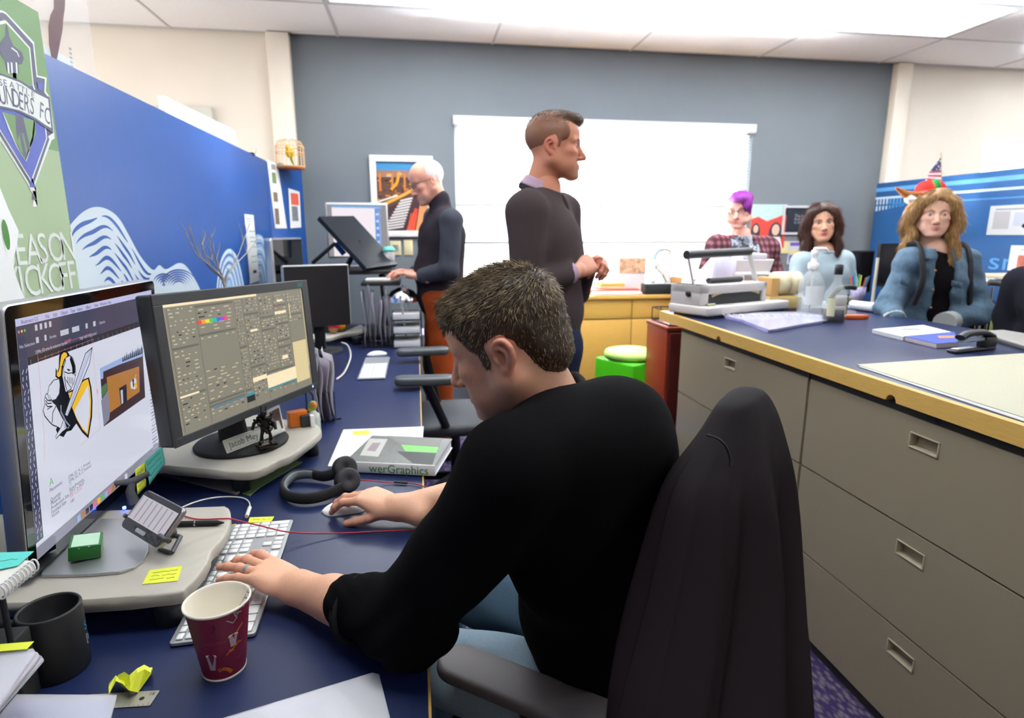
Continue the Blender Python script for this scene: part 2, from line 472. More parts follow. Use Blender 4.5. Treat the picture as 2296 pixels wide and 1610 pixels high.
# back wall with the big window opening and a small one on the right
w0 = atY(1018,263,YB); w1 = atY(1690,283,YB)
WX0,WX1,WZ1 = w0.x,w1.x,(w0.z+w1.z)/2; WZ0 = 0.93
VX0,VX1,VZ0,VZ1 = 4.90,5.75,1.2,2.19
SX0,SX1 = atY(650,80,YB).x,atY(2003,145,YB).x
b = MB()
def seg(x0,x1,z0,z1,m): b.box2((x0,YB,z0),(x1,YB+0.2,z1),m)
seg(XL,SX0,0,CEIL+0.1,m_beige)
seg(SX0,WX0,0,CEIL+0.1,m_wall); seg(WX0,WX1,0,WZ0,m_wall); seg(WX0,WX1,WZ1,CEIL+0.1,m_wall); seg(WX1,SX1,0,CEIL+0.1,m_wall)
seg(SX1,VX0,0,CEIL+0.1,m_beige); seg(VX0,VX1,0,VZ0,m_beige); seg(VX0,VX1,VZ1,CEIL+0.1,m_beige); seg(VX1,XR,0,CEIL+0.1,m_beige)
struct(b,'wall_back')
b = MB(); b.box2((SX0-0.15,YB-0.07,0),(SX0,YB,CEIL-0.005),m_beige,0.004); struct(b,'trim_1')
b = MB(); b.box2((SX1,YB-0.07,0),(SX1+0.13,YB,CEIL-0.005),m_beige,0.004); struct(b,'trim_2')
# ceiling: lay-in tiles on a grid of bars, light fittings sit in the grid
GX = [-3.8,-2.7,-1.6,-0.5,0.6,1.66,2.72,3.78,4.84,5.9,6.9]; GY = [YB-0.03-0.605*i for i in range(13)]
TROF = [(3,1),(6,1),(1,4),(8,3),(3,6),(6,6),(5,10)]
b = MB()
for i in range(len(GX)-1):
    for j in range(len(GY)-1):
        if (i,j) in TROF: continue
        x0,x1 = max(GX[i],XL),min(GX[i+1],XR)
        if x1-x0 < 0.05: continue
        b.box2((x0+0.008,GY[j+1]+0.008,CEIL+0.004),(x1-0.008,GY[j]-0.008,CEIL+0.02),m_ceil)
for x in GX[1:-1]:
    if XL < x < XR: b.box2((x-0.008,YF,CEIL),(x+0.008,YB,CEIL+0.012),m_tbar)
for y in GY[:-1]: b.box2((XL,y-0.008,CEIL-0.0005),(XR,y+0.008,CEIL+0.011),m_tbar)
b.box2((XL,YF,CEIL+0.1),(XR,YB+0.2,CEIL+0.16),m_ceil)
struct(b,'ceiling')
m_diff = mat('light_diffuser',(0.9,0.9,0.9),rough=0.5,emit=5.5,ecol=(0.97,1.0,0.985))
TL = ['ceiling light panel nearest the left end of the slate wall','ceiling light panel above the women at the counter']
for n,(i,j) in enumerate(TROF):
    t = thing('ceiling_light',TL[n] if n < 2 else 'ceiling light panel out of the frame behind the camera side','ceiling light',((GX[i]+GX[i+1])/2,(GY[j]+GY[j+1])/2,CEIL),group='ceiling light panels' if n > 1 else None)
    dx = (GX[i+1]-GX[i])/2-0.012; dy = 0.29
    f = MB()
    for s_ in (-1,1):
        f.box((0,s_*(dy-0.012),0.01),(2*dx,0.024,0.02),m_tbar); f.box((s_*(dx-0.012),0,0.01),(0.024,2*dy-0.048,0.02),m_tbar)
    f.build('frame',t)
    f = MB(); f.box((0,0,0.014),(2*dx-0.04,2*dy-0.04,0.006),m_diff); f.build('diffuser',t)

# windows ----------------------------------------------------------
def slat_mat():
    m = bpy.data.materials.new('blind_slat'); m.use_nodes = True; nt = m.node_tree
    o = nt.nodes['Material Output']; b_ = nt.nodes['Principled BSDF']; b_.inputs['Base Color'].default_value = (0.86,0.86,0.87,1); b_.inputs['Roughness'].default_value = 0.5
    t = nt.nodes.new('ShaderNodeBsdfTranslucent'); t.inputs[0].default_value = (0.8,0.81,0.83,1)
    mx = nt.nodes.new('ShaderNodeMixShader'); mx.inputs[0].default_value = 0.05
    nt.links.new(b_.outputs[0],mx.inputs[1]); nt.links.new(t.outputs[0],mx.inputs[2]); nt.links.new(mx.outputs[0],o.inputs[0]); return m
m_slat = slat_mat(); m_glass = glass('window_glass',(0.97,0.99,1.0),0.15)
m_frame = S('window_frame_grey',150,156,160,rough=0.4)
b = MB()
for lo,hi in (((WX0,YB+0.08,WZ0),(WX0+0.04,YB+0.13,WZ1)),((WX1-0.04,YB+0.08,WZ0),(WX1,YB+0.13,WZ1)),((WX0,YB+0.08,WZ1-0.04),(WX1,YB+0.13,WZ1)),((WX0,YB+0.08,WZ0),(WX1,YB+0.13,WZ0+0.04))):
    b.box2(lo,hi,m_white,0.003)
zr = atY(1200,544,YB+0.1).z
b.box2((WX0,YB+0.07,zr-0.012),(WX1,YB+0.12,zr+0.012),m_frame,0.003)
b.box2((WX0+0.04,YB+0.1,WZ0+0.04),(WX1-0.04,YB+0.104,WZ1-0.04),m_glass)
struct(b,'window_1')
b = MB(); b.box2((VX0,YB+0.1,VZ0),(VX1,YB+0.104,VZ1),m_glass)
b.box2((VX0,YB+0.08,VZ1-0.03),(VX1,YB+0.13,VZ1),m_white,0.003); struct(b,'window_2')
bl = thing('window_blind','white horizontal slat blind over the large window on the slate wall','blind',(0.5*(WX0+WX1),YB+0.04,WZ1))
hw = (WX1-WX0)/2-0.01
zb = atY(1200,459,YB).z - WZ1
b = MB(); b.box2((-hw-0.02,-0.075,-0.055),(hw+0.02,-0.03,0.01),S('blind_head',206,204,202,rough=0.4),0.004); b.build('head_rail',bl)
b = MB(); n = int((-zb-0.08)/0.024)
for i in range(n):
    z = -0.075-0.024*i
    b.box((0,-0.01,z),(2*hw,0.026,0.0012),m_slat,rot=(math.radians(-30),0,0))
b.build('slats',bl,label='stack of thin white slats tilted half open')
b = MB(); b.box2((-hw,-0.03,zb-0.016),(hw,0.004,zb+0.006),S('blind_rail',186,186,186,rough=0.4),0.004); b.build('bottom_rail',bl)
for x in (-hw*0.62,-hw*0.05,hw*0.5,hw*0.86):
    b = MB()
    for dy in (-0.026,0.004): b.box2((x-0.001,dy-0.0005,zb),(x+0.001,dy+0.0005,-0.05),m_white)
    b.build('ladder_cord',bl)
# ================================================================== partitions and large furniture
m_navy = S('navy_laminate',26,38,78,rough=0.38,spec=0.36,bump=0.06,bscale=900,noise=0.05,nscale=400)
m_blue = S('blue_panel',14,74,150,rough=0.46,spec=0.55,bump=0.25,bscale=14,noise=0.04,nscale=6)
m_oak = S('oak_edge',214,172,92,rough=0.4,noise=0.10,nscale=30,stretch=(12,1,12))
m_grey = S('taupe_steel',146,135,114,rough=0.42,spec=0.4,noise=0.03,nscale=900)
BX = -0.95
ptn = thing('cubicle_partition','tall blue cubicle partition with white wave artwork along the left desks','partition',(BX-0.03,2.0,0))
b = MB(); b.box2((BX-0.06,-0.6,0.02),(BX,4.27,1.845),m_blue,0.004); b.build('panel',ptn,world=True)
e1 = Vector((-0.800,4.67,0)); e0 = Vector((BX,4.275,0)); dd = (e1-e0).normalized(); nn = Vector((dd.y,-dd.x,0))
b = MB(); mid = (e0+e1)/2 - nn*0.02
b.box((mid.x,mid.y,0.93),((e1-e0).length,0.04,1.82),m_blue,0.004,rot=(0,0,math.atan2(dd.y,dd.x))); b.build('end_panel',ptn,world=True)
b = MB(); b.cyl((BX-0.03,4.272,0.02),(BX-0.03,4.272,1.83),0.02,S('panel_post',30,60,120,rough=0.4)); b.build('post',ptn,world=True)
RPX = 3.8
rp = thing('cubicle_partition','blue cubicle partition with pale stripes behind the blonde woman','partition',(RPX+0.03,3.4,0))
m_blue2 = S('blue_panel_right',34,86,142,rough=0.5,noise=0.04,nscale=3)
b = MB(); b.box2((RPX,2.2,0.02),(RPX+0.06,4.6,1.785),m_blue2,0.004); b.build('panel',rp,world=True)
A = Art((RPX-0.0005,4.6,0),(0,-1,0),(0,0,1))
m_sky = S('stripe_sky',92,158,220,rough=0.4); m_pale = S('stripe_pale',196,220,238,rough=0.4)
A.rect(0,1.715,2.4,1.745,m_sky); A.rect(0,1.655,2.4,1.672,m_pale); A.rect(0,1.60,2.4,1.612,S('stripe_mid',70,130,190,rough=0.4))
for i in range(9): A.rect(0.02+i*0.035,1.56+0.004*i,0.036+i*0.035,1.655,m_pale if i < 4 else m_sky)
p = A.inv(atX(2212,606,RPX)); A.text('sn',p[0],p[1]+0.01,0.16,m_sky,sx=1.5)
A.b.build('stripes',rp,world=True)

# left desk ----------------------------------------------------------
dk = thing('desk','long navy laminate desk with thin oak edge along the left partition','desk',(-0.47,2.0,0))
b = MB(); b.box2((BX+0.004,0.15,0.70),(-0.004,4.45,0.73),m_navy,0.001); b.build('top',dk,world=True)
b = MB(); b.box2((-0.004,0.15,0.70),(0.0,4.45,0.7302),m_oak); b.build('edge_band',dk,world=True,label='thin oak strip along the desk edge')
for y in (0.3,2.2,4.3):
    b = MB(); b.box2((BX+0.02,y,0.0),(-0.1,y+0.03,0.70),m_grey); b.build('leg_panel',dk,world=True)

# counter and filing cabinets ------------------------------------------
CT = 0.985; CX0,CX1,CY0,CY1 = 1.243,2.31,0.10,2.93
ct = thing('countertop','navy topped worktop with thick oak edge lying on the grey cabinets','countertop',(1.78,1.5,0.94))
b = MB(); b.box2((CX0+0.022,CY0,CT-0.044),(CX1,CY1-0.022,CT),m_navy,0.001); b.build('top',ct,world=True)
# edge band with small half-round notches underneath
pts = [(CY0,CT-0.046),(CY0,CT+0.0005),(CY1,CT+0.0005),(CY1,CT-0.046)]
for yc in (2.30,1.36,0.5):
    pts += [(yc+0.018*math.cos(q*PI/6),CT-0.046+0.018*math.sin(q*PI/6)) for q in range(7)]
Mx = Matrix(((0,0,1,0),(1,0,0,0),(0,1,0,0),(0,0,0,1)))
b = MB(); b.prism(pts,CX0,CX0+0.022,m_oak,M=Mx); b.box2((CX0+0.022,CY1-0.022,CT-0.046),(CX1,CY1,CT+0.0005),m_oak,0.001)
b.build('edge_band',ct,world=True,label='thick yellow oak edge with half round notches')
m_dk = S('dark_gap',40,38,36,rough=0.6); m_hand = S('handle_taupe',176,164,142,rough=0.4)
FX = 1.262
def drawer(par,y0,y1,z0,z1,hy,hz,w_=0.092,h_=0.042):
    """drawer front in the plane x=FX, with a recessed grip centred at (hy,hz)"""
    d = thing('drawer',None,None,(FX,(y0+y1)/2,z0)); d.parent = par; d.matrix_parent_inverse = Matrix.Identity(4)
    d.location = Vector(d.location)-mworld(par).translation
    f = MB(); g = 0.0022; x0,x1 = FX,FX+0.018
    a0,a1,c0,c1 = y0+g,y1-g,z0+g,z1-g
    ha,hb,hc,hd = hy-w_/2,hy+w_/2,hz-h_/2,hz+h_/2
    def q(ya,yb,za,zb): f.box2((x0,ya,za),(x1,yb,zb),m_grey)
    q(a0,ha,c0,c1); q(hb,a1,c0,c1); q(ha,hb,c0,hc); q(ha,hb,hd,c1)
    f.build('front',d,world=True)
    f = MB(); t = 0.004
    for ya,yb,za,zb in ((ha,hb,hc-0.0,hc+t),(ha,hb,hd-t,hd),(ha,ha+t,hc,hd),(hb-t,hb,hc,hd)):
        f.box2((x0-0.003,ya,za),(x0+0.03,yb,zb),m_hand,0.001)
    f.box((x0+0.026,hy,hz),(0.003,w_,h_),m_hand,rot=(0,math.radians(-25),0)); f.build('handle',d,world=True)
    return d
def cabinet(y0,y1,label,hoff):
    c = thing('filing_cabinet',label,'filing cabinet',(1.5,(y0+y1)/2,0))
    f = MB(); f.box2((FX+0.02,y0+0.002,0.03),(1.72,y1-0.002,0.925),m_grey,0.002); f.box2((FX+0.012,y0+0.004,0.0),(1.70,y1-0.004,0.03),m_dk)
    f.build('body',c,world=True)
    f = MB(); f.box2((FX+0.004,y0+0.002,0.905),(1.72,y1-0.002,CT-0.0445),m_dk); f.build('top_gap',c,world=True)
    for k,(z0,z1) in enumerate(((0.04,0.322),(0.324,0.613),(0.615,0.915))):
        drawer(c,y0+0.002,y1-0.002,z0,z1,y0+hoff[k],z1-0.062)
    f = MB(); f.box2((FX-0.001,y0+hoff[2]-0.03,0.918),(FX+0.004,y0+hoff[2]-0.022,0.932),m_chrome); f.build('lock',c,world=True)
hY = [atX(2018,1474,FX).y,atX(2041,1240,FX).y,atX(2072,996,FX).y]
cabinet(0.745,1.722,'taupe steel three drawer filing cabinet nearest the camera at right',[h-0.745 for h in hY])
h2 = atX(1638,808,FX).y
cabinet(1.726,2.70,'taupe steel filing cabinet at the far end of the counter',[h2-1.726]*3)
b = MB(); b.box2((1.75,0.2,0),(2.2,2.7,CT-0.0445),m_grey,0.003)
b.build('storage_cabinet',label='grey steel storage cabinet under the far side of the counter',cat='cabinet',world=True,loc=(1.97,1.45,0))
# yellow base cabinets beneath the window
m_ylw = S('maple_laminate',226,172,88,rough=0.4,noise=0.06,nscale=20,stretch=(1,1,8)); m_ygap = S('maple_gap',120,84,40,rough=0.7)
YC = 4.25
yc = thing('base_cabinet','long maple cabinet under the bright window','cabinet',(1.6,4.48,0))
b = MB(); b.box2((0.62,YC+0.02,0.0),(3.0,4.725,0.9),m_ygap); b.build('body',yc,world=True)
b = MB(); b.box2((0.60,YC-0.02,0.9),(3.02,4.728,0.93),m_ylw,0.003); b.build('top',yc,world=True)
dv = atY(1417,700,YC).x
xs = [0.62,dv-0.48,dv,dv+0.48,dv+0.96,3.0]
zl = atY(1417,715,YC).z
for i in range(5):
    b = MB(); b.box2((xs[i]+0.003,YC,zl+0.004),(xs[i+1]-0.003,YC+0.02,0.895),m_ylw,0.002); b.build('drawer',yc,world=True)
    b = MB(); b.box2((xs[i]+0.003,YC,0.05),(xs[i+1]-0.003,YC+0.02,zl-0.004),m_ylw,0.002); b.build('door',yc,world=True)
# red-brown cabinet by the counter end, seen end on
m_mahog = S('mahogany',142,50,26,rough=0.35,noise=0.12,nscale=12,stretch=(8,8,1)); m_mahd = S('mahogany_shaded',84,22,16,rough=0.4)
r0 = Vector((1.331,3.0,0))
rc = thing('side_cabinet','narrow red mahogany cabinet standing at the counter end','cabinet',(r0.x+0.14,3.2,0))
xr = atY(1500,735,3.02).x
b = MB(); b.box2((r0.x,3.02,0),(r0.x+0.40,3.31,0.86),m_mahog,0.004); b.build('body',rc,world=True)
b = MB(); b.box2((r0.x-0.004,3.01,0.86),(r0.x+0.41,3.32,0.882),m_mahog,0.004); b.build('top',rc,world=True)
b = MB(); b.box2((r0.x+0.012,3.004,0.04),(r0.x+0.39,3.02,0.85),m_mahd,0.003); b.build('door',rc,world=True)  # front coloured darker: the shade on this side is put into the mahogany
# green stool: cube base with round cushion
g0 = atY(1405,800,3.75)
gs = thing('stool','bright green cube stool with round pale green cushion','stool',(g0.x+0.03,3.75,0),rot=0.5)
m_grn = S('green_plastic',70,190,20,rough=0.35); m_lgrn = S('green_cushion',178,226,110,rough=0.6)
GT = 0.56
b = MB(); b.box((0,0,GT/2),(0.34,0.34,GT),m_grn,0.015); b.build('base',gs)
b = MB(); b.lathe([(0,GT),(0.15,GT),(0.175,GT+0.012),(0.18,GT+0.03),(0.17,GT+0.05),(0.12,GT+0.062),(0,GT+0.066)],m_lgrn,36); b.build('cushion',gs)
# blue bin
b = MB(); q = atY(1511,950,2.82)
b.lathe([(0.085,0.02),(0.115,0.38),(0.123,0.38),(0.123,0.39),(0.11,0.39),(0.083,0.03),(0,0.03)],S('blue_bin',30,90,200,rough=0.4),24)
b.build('waste_bin',label='small blue waste bin on the carpet beside the far filing cabinet',cat='bin',loc=(1.14,2.80,0))
# ================================================================== near desk: displays and risers
m_bez = S('gloss_black_glass',8,8,10,rough=0.06,spec=0.6)
def Z3(x,y): return (x/4.025,600+y/4.025)
# --- big aluminium edged display -----------------------------------
TLp,TRp,BLp,BRp = atX(11,692,-0.625),atX(347,622,-0.645),atX(62,1302,-0.655),atX(362,1030,-0.675)
U = ((BRp-BLp)+(TRp-TLp))/2; V = ((TLp-BLp)+(TRp-BRp))/2; DW,DH = U.length,V.length
cen = (TLp+TRp+BLp+BRp)/4; Mi = frame_M(cen,U,V)
Mi.translation = cen - Mi.to_3x3() @ Vector((DW/2,DH/2,0))
dsp = thing('computer_display','large aluminium edged display showing the knight artwork, nearest the camera','monitor',Mi.translation)
b = MB(); b.prism(rrect(0,0,DW,DH,0.016),-0.030,0.0,m_alu,0.003,M=Mi,smooth=True); b.build('housing',dsp,world=True)
b = MB(); b.prism(rrect(0.0025,0.0025,DW-0.0025,DH-0.0025,0.014),0.0002,0.0012,m_bez,M=Mi); b.build('bezel_glass',dsp,world=True,label='glossy black border glass')
Ms = Mi @ Matrix.Translation((0,0,0.0014))
A = Art(Ms.translation,Ms.to_3x3() @ Vector((1,0,0)),Ms.to_3x3() @ Vector((0,1,0)),0.00012)
def T(x,y): return hit(*Z3(x,y),Ms)
s_wh = glow('scr_white',205,208,222,0.62); s_bar = glow('scr_menubar',186,186,222,0.62); s_dk = glow('scr_dark',76,76,98,0.55); s_dk2 = glow('scr_dark_tool',66,68,96,0.55)
s_red = glow('scr_red',214,120,130,0.6); s_blk = glow('scr_black',22,24,34,0.5); s_gold = glow('scr_gold',232,184,52,0.62); s_lav = glow('scr_lavender',172,176,214,0.62)
s_grn = glow('scr_green',104,186,104,0.6); s_org = glow('scr_orange',176,120,62,0.6); s_brn = glow('scr_brown',74,54,58,0.5); s_skyb = glow('scr_sky',150,172,214,0.62)
s_gr = glow('scr_grey',130,132,150,0.6); s_lt = glow('scr_light',190,192,206,0.6); s_dk3 = glow('scr_darker',50,50,60,0.5)
bz = 0.024; X0,X1,Y0,Y1 = bz,DW-bz,bz+0.002,DH-bz
A.rect(X0,Y0,X1,Y1,s_wh); A.up()
A.rect(X0,Y1-0.068,X1,Y1,s_dk); A.rect(X0,Y0+0.03,X0+0.022,Y1-0.03,s_dk2)
A.rect(X0,Y0,X1,Y0+0.022,glow('scr_dock',150,150,168,0.5))
A.up(); A.rect(X0,Y1-0.012,X1,Y1,s_bar)
A.rect(X0+0.022,Y1-0.079,X1-0.03,Y1-0.066,s_dk3)
A.up()
for i,c in enumerate((s_red,s_gold,s_grn)): A.disc(X0+0.006+0.008*i,Y1-0.021,0.0025,c,10)
tx = 0.014
for wd in ('Illustrator CC','File','Edit','Object','Type','Select','Effect','View','Window','Help'):
    A.text(wd,X0+tx,Y1-0.0095,0.0085,s_dk3); tx += 0.006+0.0045*len(wd)
A.text('No Selection',X0+0.004,Y1-0.048,0.008,s_lt)
for i in range(4): A.rect(X0+0.05+0.014*i,Y1-0.026,X0+0.057+0.014*i,Y1-0.016,s_lt)
for i,(x,wv) in enumerate(((0.05,.008),(0.075,.006),(0.125,.028),(0.165,.026),(0.215,.008),(0.245,.01))): A.rect(X0+x,Y1-0.047,X0+x+wv,Y1-0.037,s_lt)
A.text('2396_02 arts & sciences layout',X0+0.045,Y1-0.064,0.008,s_lt); A.text('logo wall vinyl proof',X0+0.19,Y1-0.064,0.008,s_lt); A.text('Stroke',X0+0.09,Y1-0.046,0.008,s_lt)
A.text('Opacity',X0+0.27,Y1-0.046,0.008,s_lt)
for i in range(20): A.rect(X0+0.03+i*0.021,Y1-0.078,X0+0.0305+i*0.021,Y1-0.071,s_lt)
for i in range(26):
    for j in (0,1): A.line([(X0+0.005+0.010*j,Y1-0.09-0.0115*i),(X0+0.009+0.010*j-0.003*(i % 3),Y1-0.083-0.0115*i)],0.0016,s_lt)
# artboard guide lines and the drawing
def LN(pts,w_,m,cl=False):
    q = [T(*p) for p in pts]
    A.line(q+([q[0]] if cl else []),w_,m)
def PG(pts,m): A.poly([T(*p) for p in pts],m)
LN([(335,765),(820,595)],0.0006,s_red); LN([(340,830),(845,645)],0.0006,s_red); LN([(335,765),(395,1500),(400,1760)],0.0006,s_red)
LN([(820,600),(850,900),(905,1450),(720,1610)],0.0006,s_red); q = T(580,690); A.text('60.00"',q[0],q[1],0.009,s_red); q = T(868,1100); A.text('48"',q[0],q[1],0.009,s_red,ang=-1.5)
plume = [(500,905),(497,985),(520,1003),(560,985),(566,900),(590,820),(630,800),(612,765),(578,745),(548,758),(530,800),(527,900),(515,940)]
helm = [(566,880),(590,815),(630,795),(655,820),(675,890),(680,960),(662,1040),(640,1088),(590,1015),(572,950)]
shoul = [(425,1140),(440,1070),(480,1018),(530,1003),(538,1060),(530,1140),(500,1190),(445,1205)]
torso = [(520,1000),(560,980),(590,1120),(620,1120),(660,1340),(690,1400),(640,1470),(600,1480),(570,1530),(520,1510),(500,1460),(540,1400),(480,1240),(470,1200),(535,1130)]
shield = [(750,1010),(800,990),(822,1080),(832,1200),(828,1350),(795,1542),(740,1490),(680,1400),(640,1280),(600,1125),(660,1100)]
arm = [(398,1180),(412,1140),(440,1150),(470,1215),(500,1240),(560,1360),(590,1420),(560,1470),(520,1440),(470,1420),(440,1390),(400,1340),(385,1290),(400,1240)]
A.up(); PG(torso,s_blk); PG(plume,s_blk); PG(shield,s_blk)
A.up(); PG(arm,s_wh); LN(arm,0.0022,s_blk,True); PG(shoul,s_wh); LN(shoul,0.0024,s_blk,True)
PG([(534,905),(520,950),(512,920),(508,975),(525,990),(545,975),(552,900),(575,825),(605,795),(595,768),(572,765),(550,790),(540,850)],s_gold)
PG([(752,1022),(790,1005),(808,1080),(818,1200),(814,1340),(788,1508),(740,1460),(690,1370),(650,1270),(612,1130),(665,1115)],s_gold)
A.up(); PG([(790,1060),(806,1200),(802,1330),(780,1490),(730,1430),(675,1330),(668,1290)],s_wh)
PG(helm,s_wh); LN(helm,0.002,s_blk,True)
A.up(); PG([(630,800),(652,825),(672,890),(675,950),(650,965),(645,900),(625,830)],s_blk); PG([(600,912),(632,922),(620,935),(605,928)],s_blk)
LN([(575,940),(610,955),(655,948),(676,975)],0.0018,s_blk)
for i in range(4): LN([(605+15*i,985+3*i),(608+14*i,1040+5*i)],0.0016,s_blk)
LN([(575,985),(590,1080),(602,1118),(640,1095)],0.002,s_blk); LN([(548,890),(566,905),(590,830)],0.002,s_blk)
for d in (0,28,56): LN([(405,1170+d),(425,1200+d),(460,1195+d)],0.002,s_blk)
LN([(500,1250),(470,1310),(465,1400)],0.002,s_blk); LN([(420,1280),(470,1250)],0.0016,s_blk)
PG([(570,1370),(600,1450),(560,1480),(500,1545),(495,1530),(545,1440)],s_wh); LN([(570,1370),(600,1450),(560,1480),(500,1545),(495,1530),(545,1440)],0.002,s_blk,True)
for d in (0,20,40): LN([(555+d*.5,1400+d),(585+d*.3,1415+d)],0.0014,s_blk)
LN([(545,1240),(545,1300),(590,1390),(625,1430),(605,1450)],0.004,s_gr)
sw = [(826,722),(803,862),(604,1342),(580,1325),(765,775)]
A.up(); PG(sw,s_wh); PG([(822,730),(770,780),(590,1325),(600,1330)],s_lav); A.up(); LN(sw,0.002,s_blk,True); LN([(822,730),(760,900),(600,1330)],0.001,s_blk)
# the proof photograph of the building
A.up(); PG([(895,910),(1280,720),(1305,1170),(930,1435)],s_brn)
A.up(); PG([(895,910),(1275,722),(1280,800),(1060,880),(925,940),(925,1000),(900,1010)],s_skyb); PG([(955,990),(1250,890),(1255,1120),(985,1310)],s_org)
PG([(905,1200),(970,1100),(985,1300),(980,1370),(930,1430)],s_gr); PG([(905,1080),(955,1040),(965,1100),(910,1180)],glow('scr_lawn',90,130,90,.5))
A.up()
for i in range(11): PG([(1095+17*i,850-7*i),(1112+17*i,845-7*i),(1102+17*i,800-9*i-12*(i % 3))],s_dk3)
PG([(1068,1090),(1135,1050),(1140,1200),(1085,1250)],s_dk3); LN([(925,975),(1275,850)],0.004,s_brn)
A.up(); PG([(1080,1110),(1100,1100),(1105,1220),(1090,1235)],s_lt); PG([(1170,1040),(1195,1000),(1220,1000),(1230,1080),(1210,1100),(1175,1090)],s_wh)
A.up(); PG([(1185,1010),(1200,1000),(1205,1060),(1195,1090)],s_dk3); LN([(1222,960),(1195,1050)],0.0015,s_lt); PG([(1205,1050),(1225,1030),(1228,1080),(1212,1095)],s_gold)
# right hand page and notes
for i in range(40):
    z = Y1-0.09-0.0085*i
    if 7 < i < 13: continue
    A.rect(X1-0.045+(i % 3)*0.002,z,X1-0.018+(i*7 % 5)*0.003,z+0.003,s_gr if i % 4 else s_lav)
A.line([(X1-0.044,Y1-0.165),(X1-0.044,Y1-0.20),(X1-0.004,Y1-0.20),(X1-0.004,Y1-0.165),(X1-0.044,Y1-0.165)],0.003,s_grn)
for i in range(5): A.rect(X1-0.036+0.007*i,Y1-0.195,X1-0.032+0.007*i,Y1-0.17,s_lt)
def Z5(x,y): return hit(x/4.472,1000+y/4.472,Ms)
ca,cb = Z5(490,470),Z5(640,365); an = math.atan2(cb[1]-ca[1],cb[0]-ca[0])
for t_,x,y,s_,m_ in (('A',485,410,.02,s_grn),('Placement:',488,468,.0095,s_dk),('Quantity',495,565,.0095,s_dk),('Material',500,600,.0095,s_dk),('Production Size',503,645,.0095,s_dk),('Finished Size',506,690,.0095,s_dk),('Notes',510,725,.0095,s_dk),
        ('2396_02_A_2_Printed',675,335,.009,s_dk),('2396_02_A_2_Finished',680,375,.009,s_dk),(': 1',682,415,.009,s_dk),('Semi-Premium',685,455,.009,s_dk),('277.5" x 34.25"',690,490,.009,s_dk),('5/8" x 25/32"',692,525,.009,s_red),('100',695,580,.009,s_dk)):
    q = Z5(x,y); A.text(t_,q[0],q[1],s_,m_)
dc = [s_skyb,s_org,s_brn,s_dk3,s_red,s_gold,s_grn,s_skyb,s_red,s_org,s_brn,s_org,s_gr,s_wh]
for i in range(14): A.rect(X0+0.13+0.016*i,Y0+0.004,X0+0.142+0.016*i,Y0+0.016,dc[i])
A.b.build('screen',dsp,world=True,label='lit screen with a knight drawing and a toolbar')
# foot
b = MB(); fz = 0.8035
pl = [atZ(x,y,fz) for x,y in ((92,1293),(200,1290),(268,1284),(300,1274),(322,1258),(333,1237),(334,1200),(318,1172),(290,1163),(226,1165),(120,1180))]
b.prism([(p.x,p.y) for p in pl],0.8005,0.806,m_alu,0.001); pc = sum(pl,Vector())/len(pl)
b.build('foot',dsp,world=True)
nx = Mi.to_3x3() @ Vector((0,0,1)); hb = Mi @ Vector((DW/2,0.12,-0.031))
b = MB(); b.prism([(hb.x-0.012,hb.y-0.09),(hb.x-0.002,hb.y-0.09),(hb.x-0.002,hb.y+0.09),(hb.x-0.012,hb.y+0.09)],0.806,0.93,m_alu,0.001); b.build('neck',dsp,world=True)

# --- beige monitor risers --------------------------------------------------------------------
m_ris = S('riser_beige',178,172,160,rough=0.55,bump=0.08,bscale=900); m_foot = S('riser_foot',36,40,44,rough=0.5)
def riser(label,pts,z,back,feet,r=0.022):
    t = thing('monitor_riser',label,'monitor riser',(pts[0].x-0.2,pts[0].y,0.73))
    P = [(p.x,p.y) for p in pts]+back
    f = MB(); f.prism(P,z-0.024,z,m_ris,0.004,smooth=True); f.build('platform',t,world=True)
    for x,y in feet:
        f = MB(); f.lathe([(0,0.7302),(r,0.7302),(r*1.05,0.76),(r*1.2,z-0.0242),(0,z-0.0242)],m_foot,24,c=(x,y,0)); f.build('foot',t,world=True)
    return t
pp = spl([atZ(x,y,0.80) for x,y in ((500,1134),(514,1140),(517,1160),(512,1182),(498,1208),(474,1234),(467,1256),(446,1288),(420,1314),(385,1330),(188,1345),(50,1352),(-40,1352))],4)
f1 = atZ(385,1392,0.73)
riser('beige monitor riser under the knight display',pp,0.80,[(-0.92,0.975),(-0.92,1.32)],[(f1.x,f1.y),(-0.46,1.24),(-0.86,1.03),(-0.86,1.26)])
pp = spl([atZ(x,y,0.80) for x,y in ((640,940),(700,948),(719,960),(716,972),(680,1000),(650,1022),(622,1033),(600,1045),(572,1056),(530,1058),(440,1050),(365,1043))],4)
f2,f3 = atZ(551,1103,0.73),atZ(706,1022,0.73)
riser('beige monitor riser under the dark framed monitor',pp,0.80,[(-0.90,1.54),(-0.90,1.98),(-0.50,1.97)],[(f2.x-0.012,f2.y+0.01),(f3.x-0.012,f3.y+0.012),(-0.84,1.62),(-0.84,1.9)])

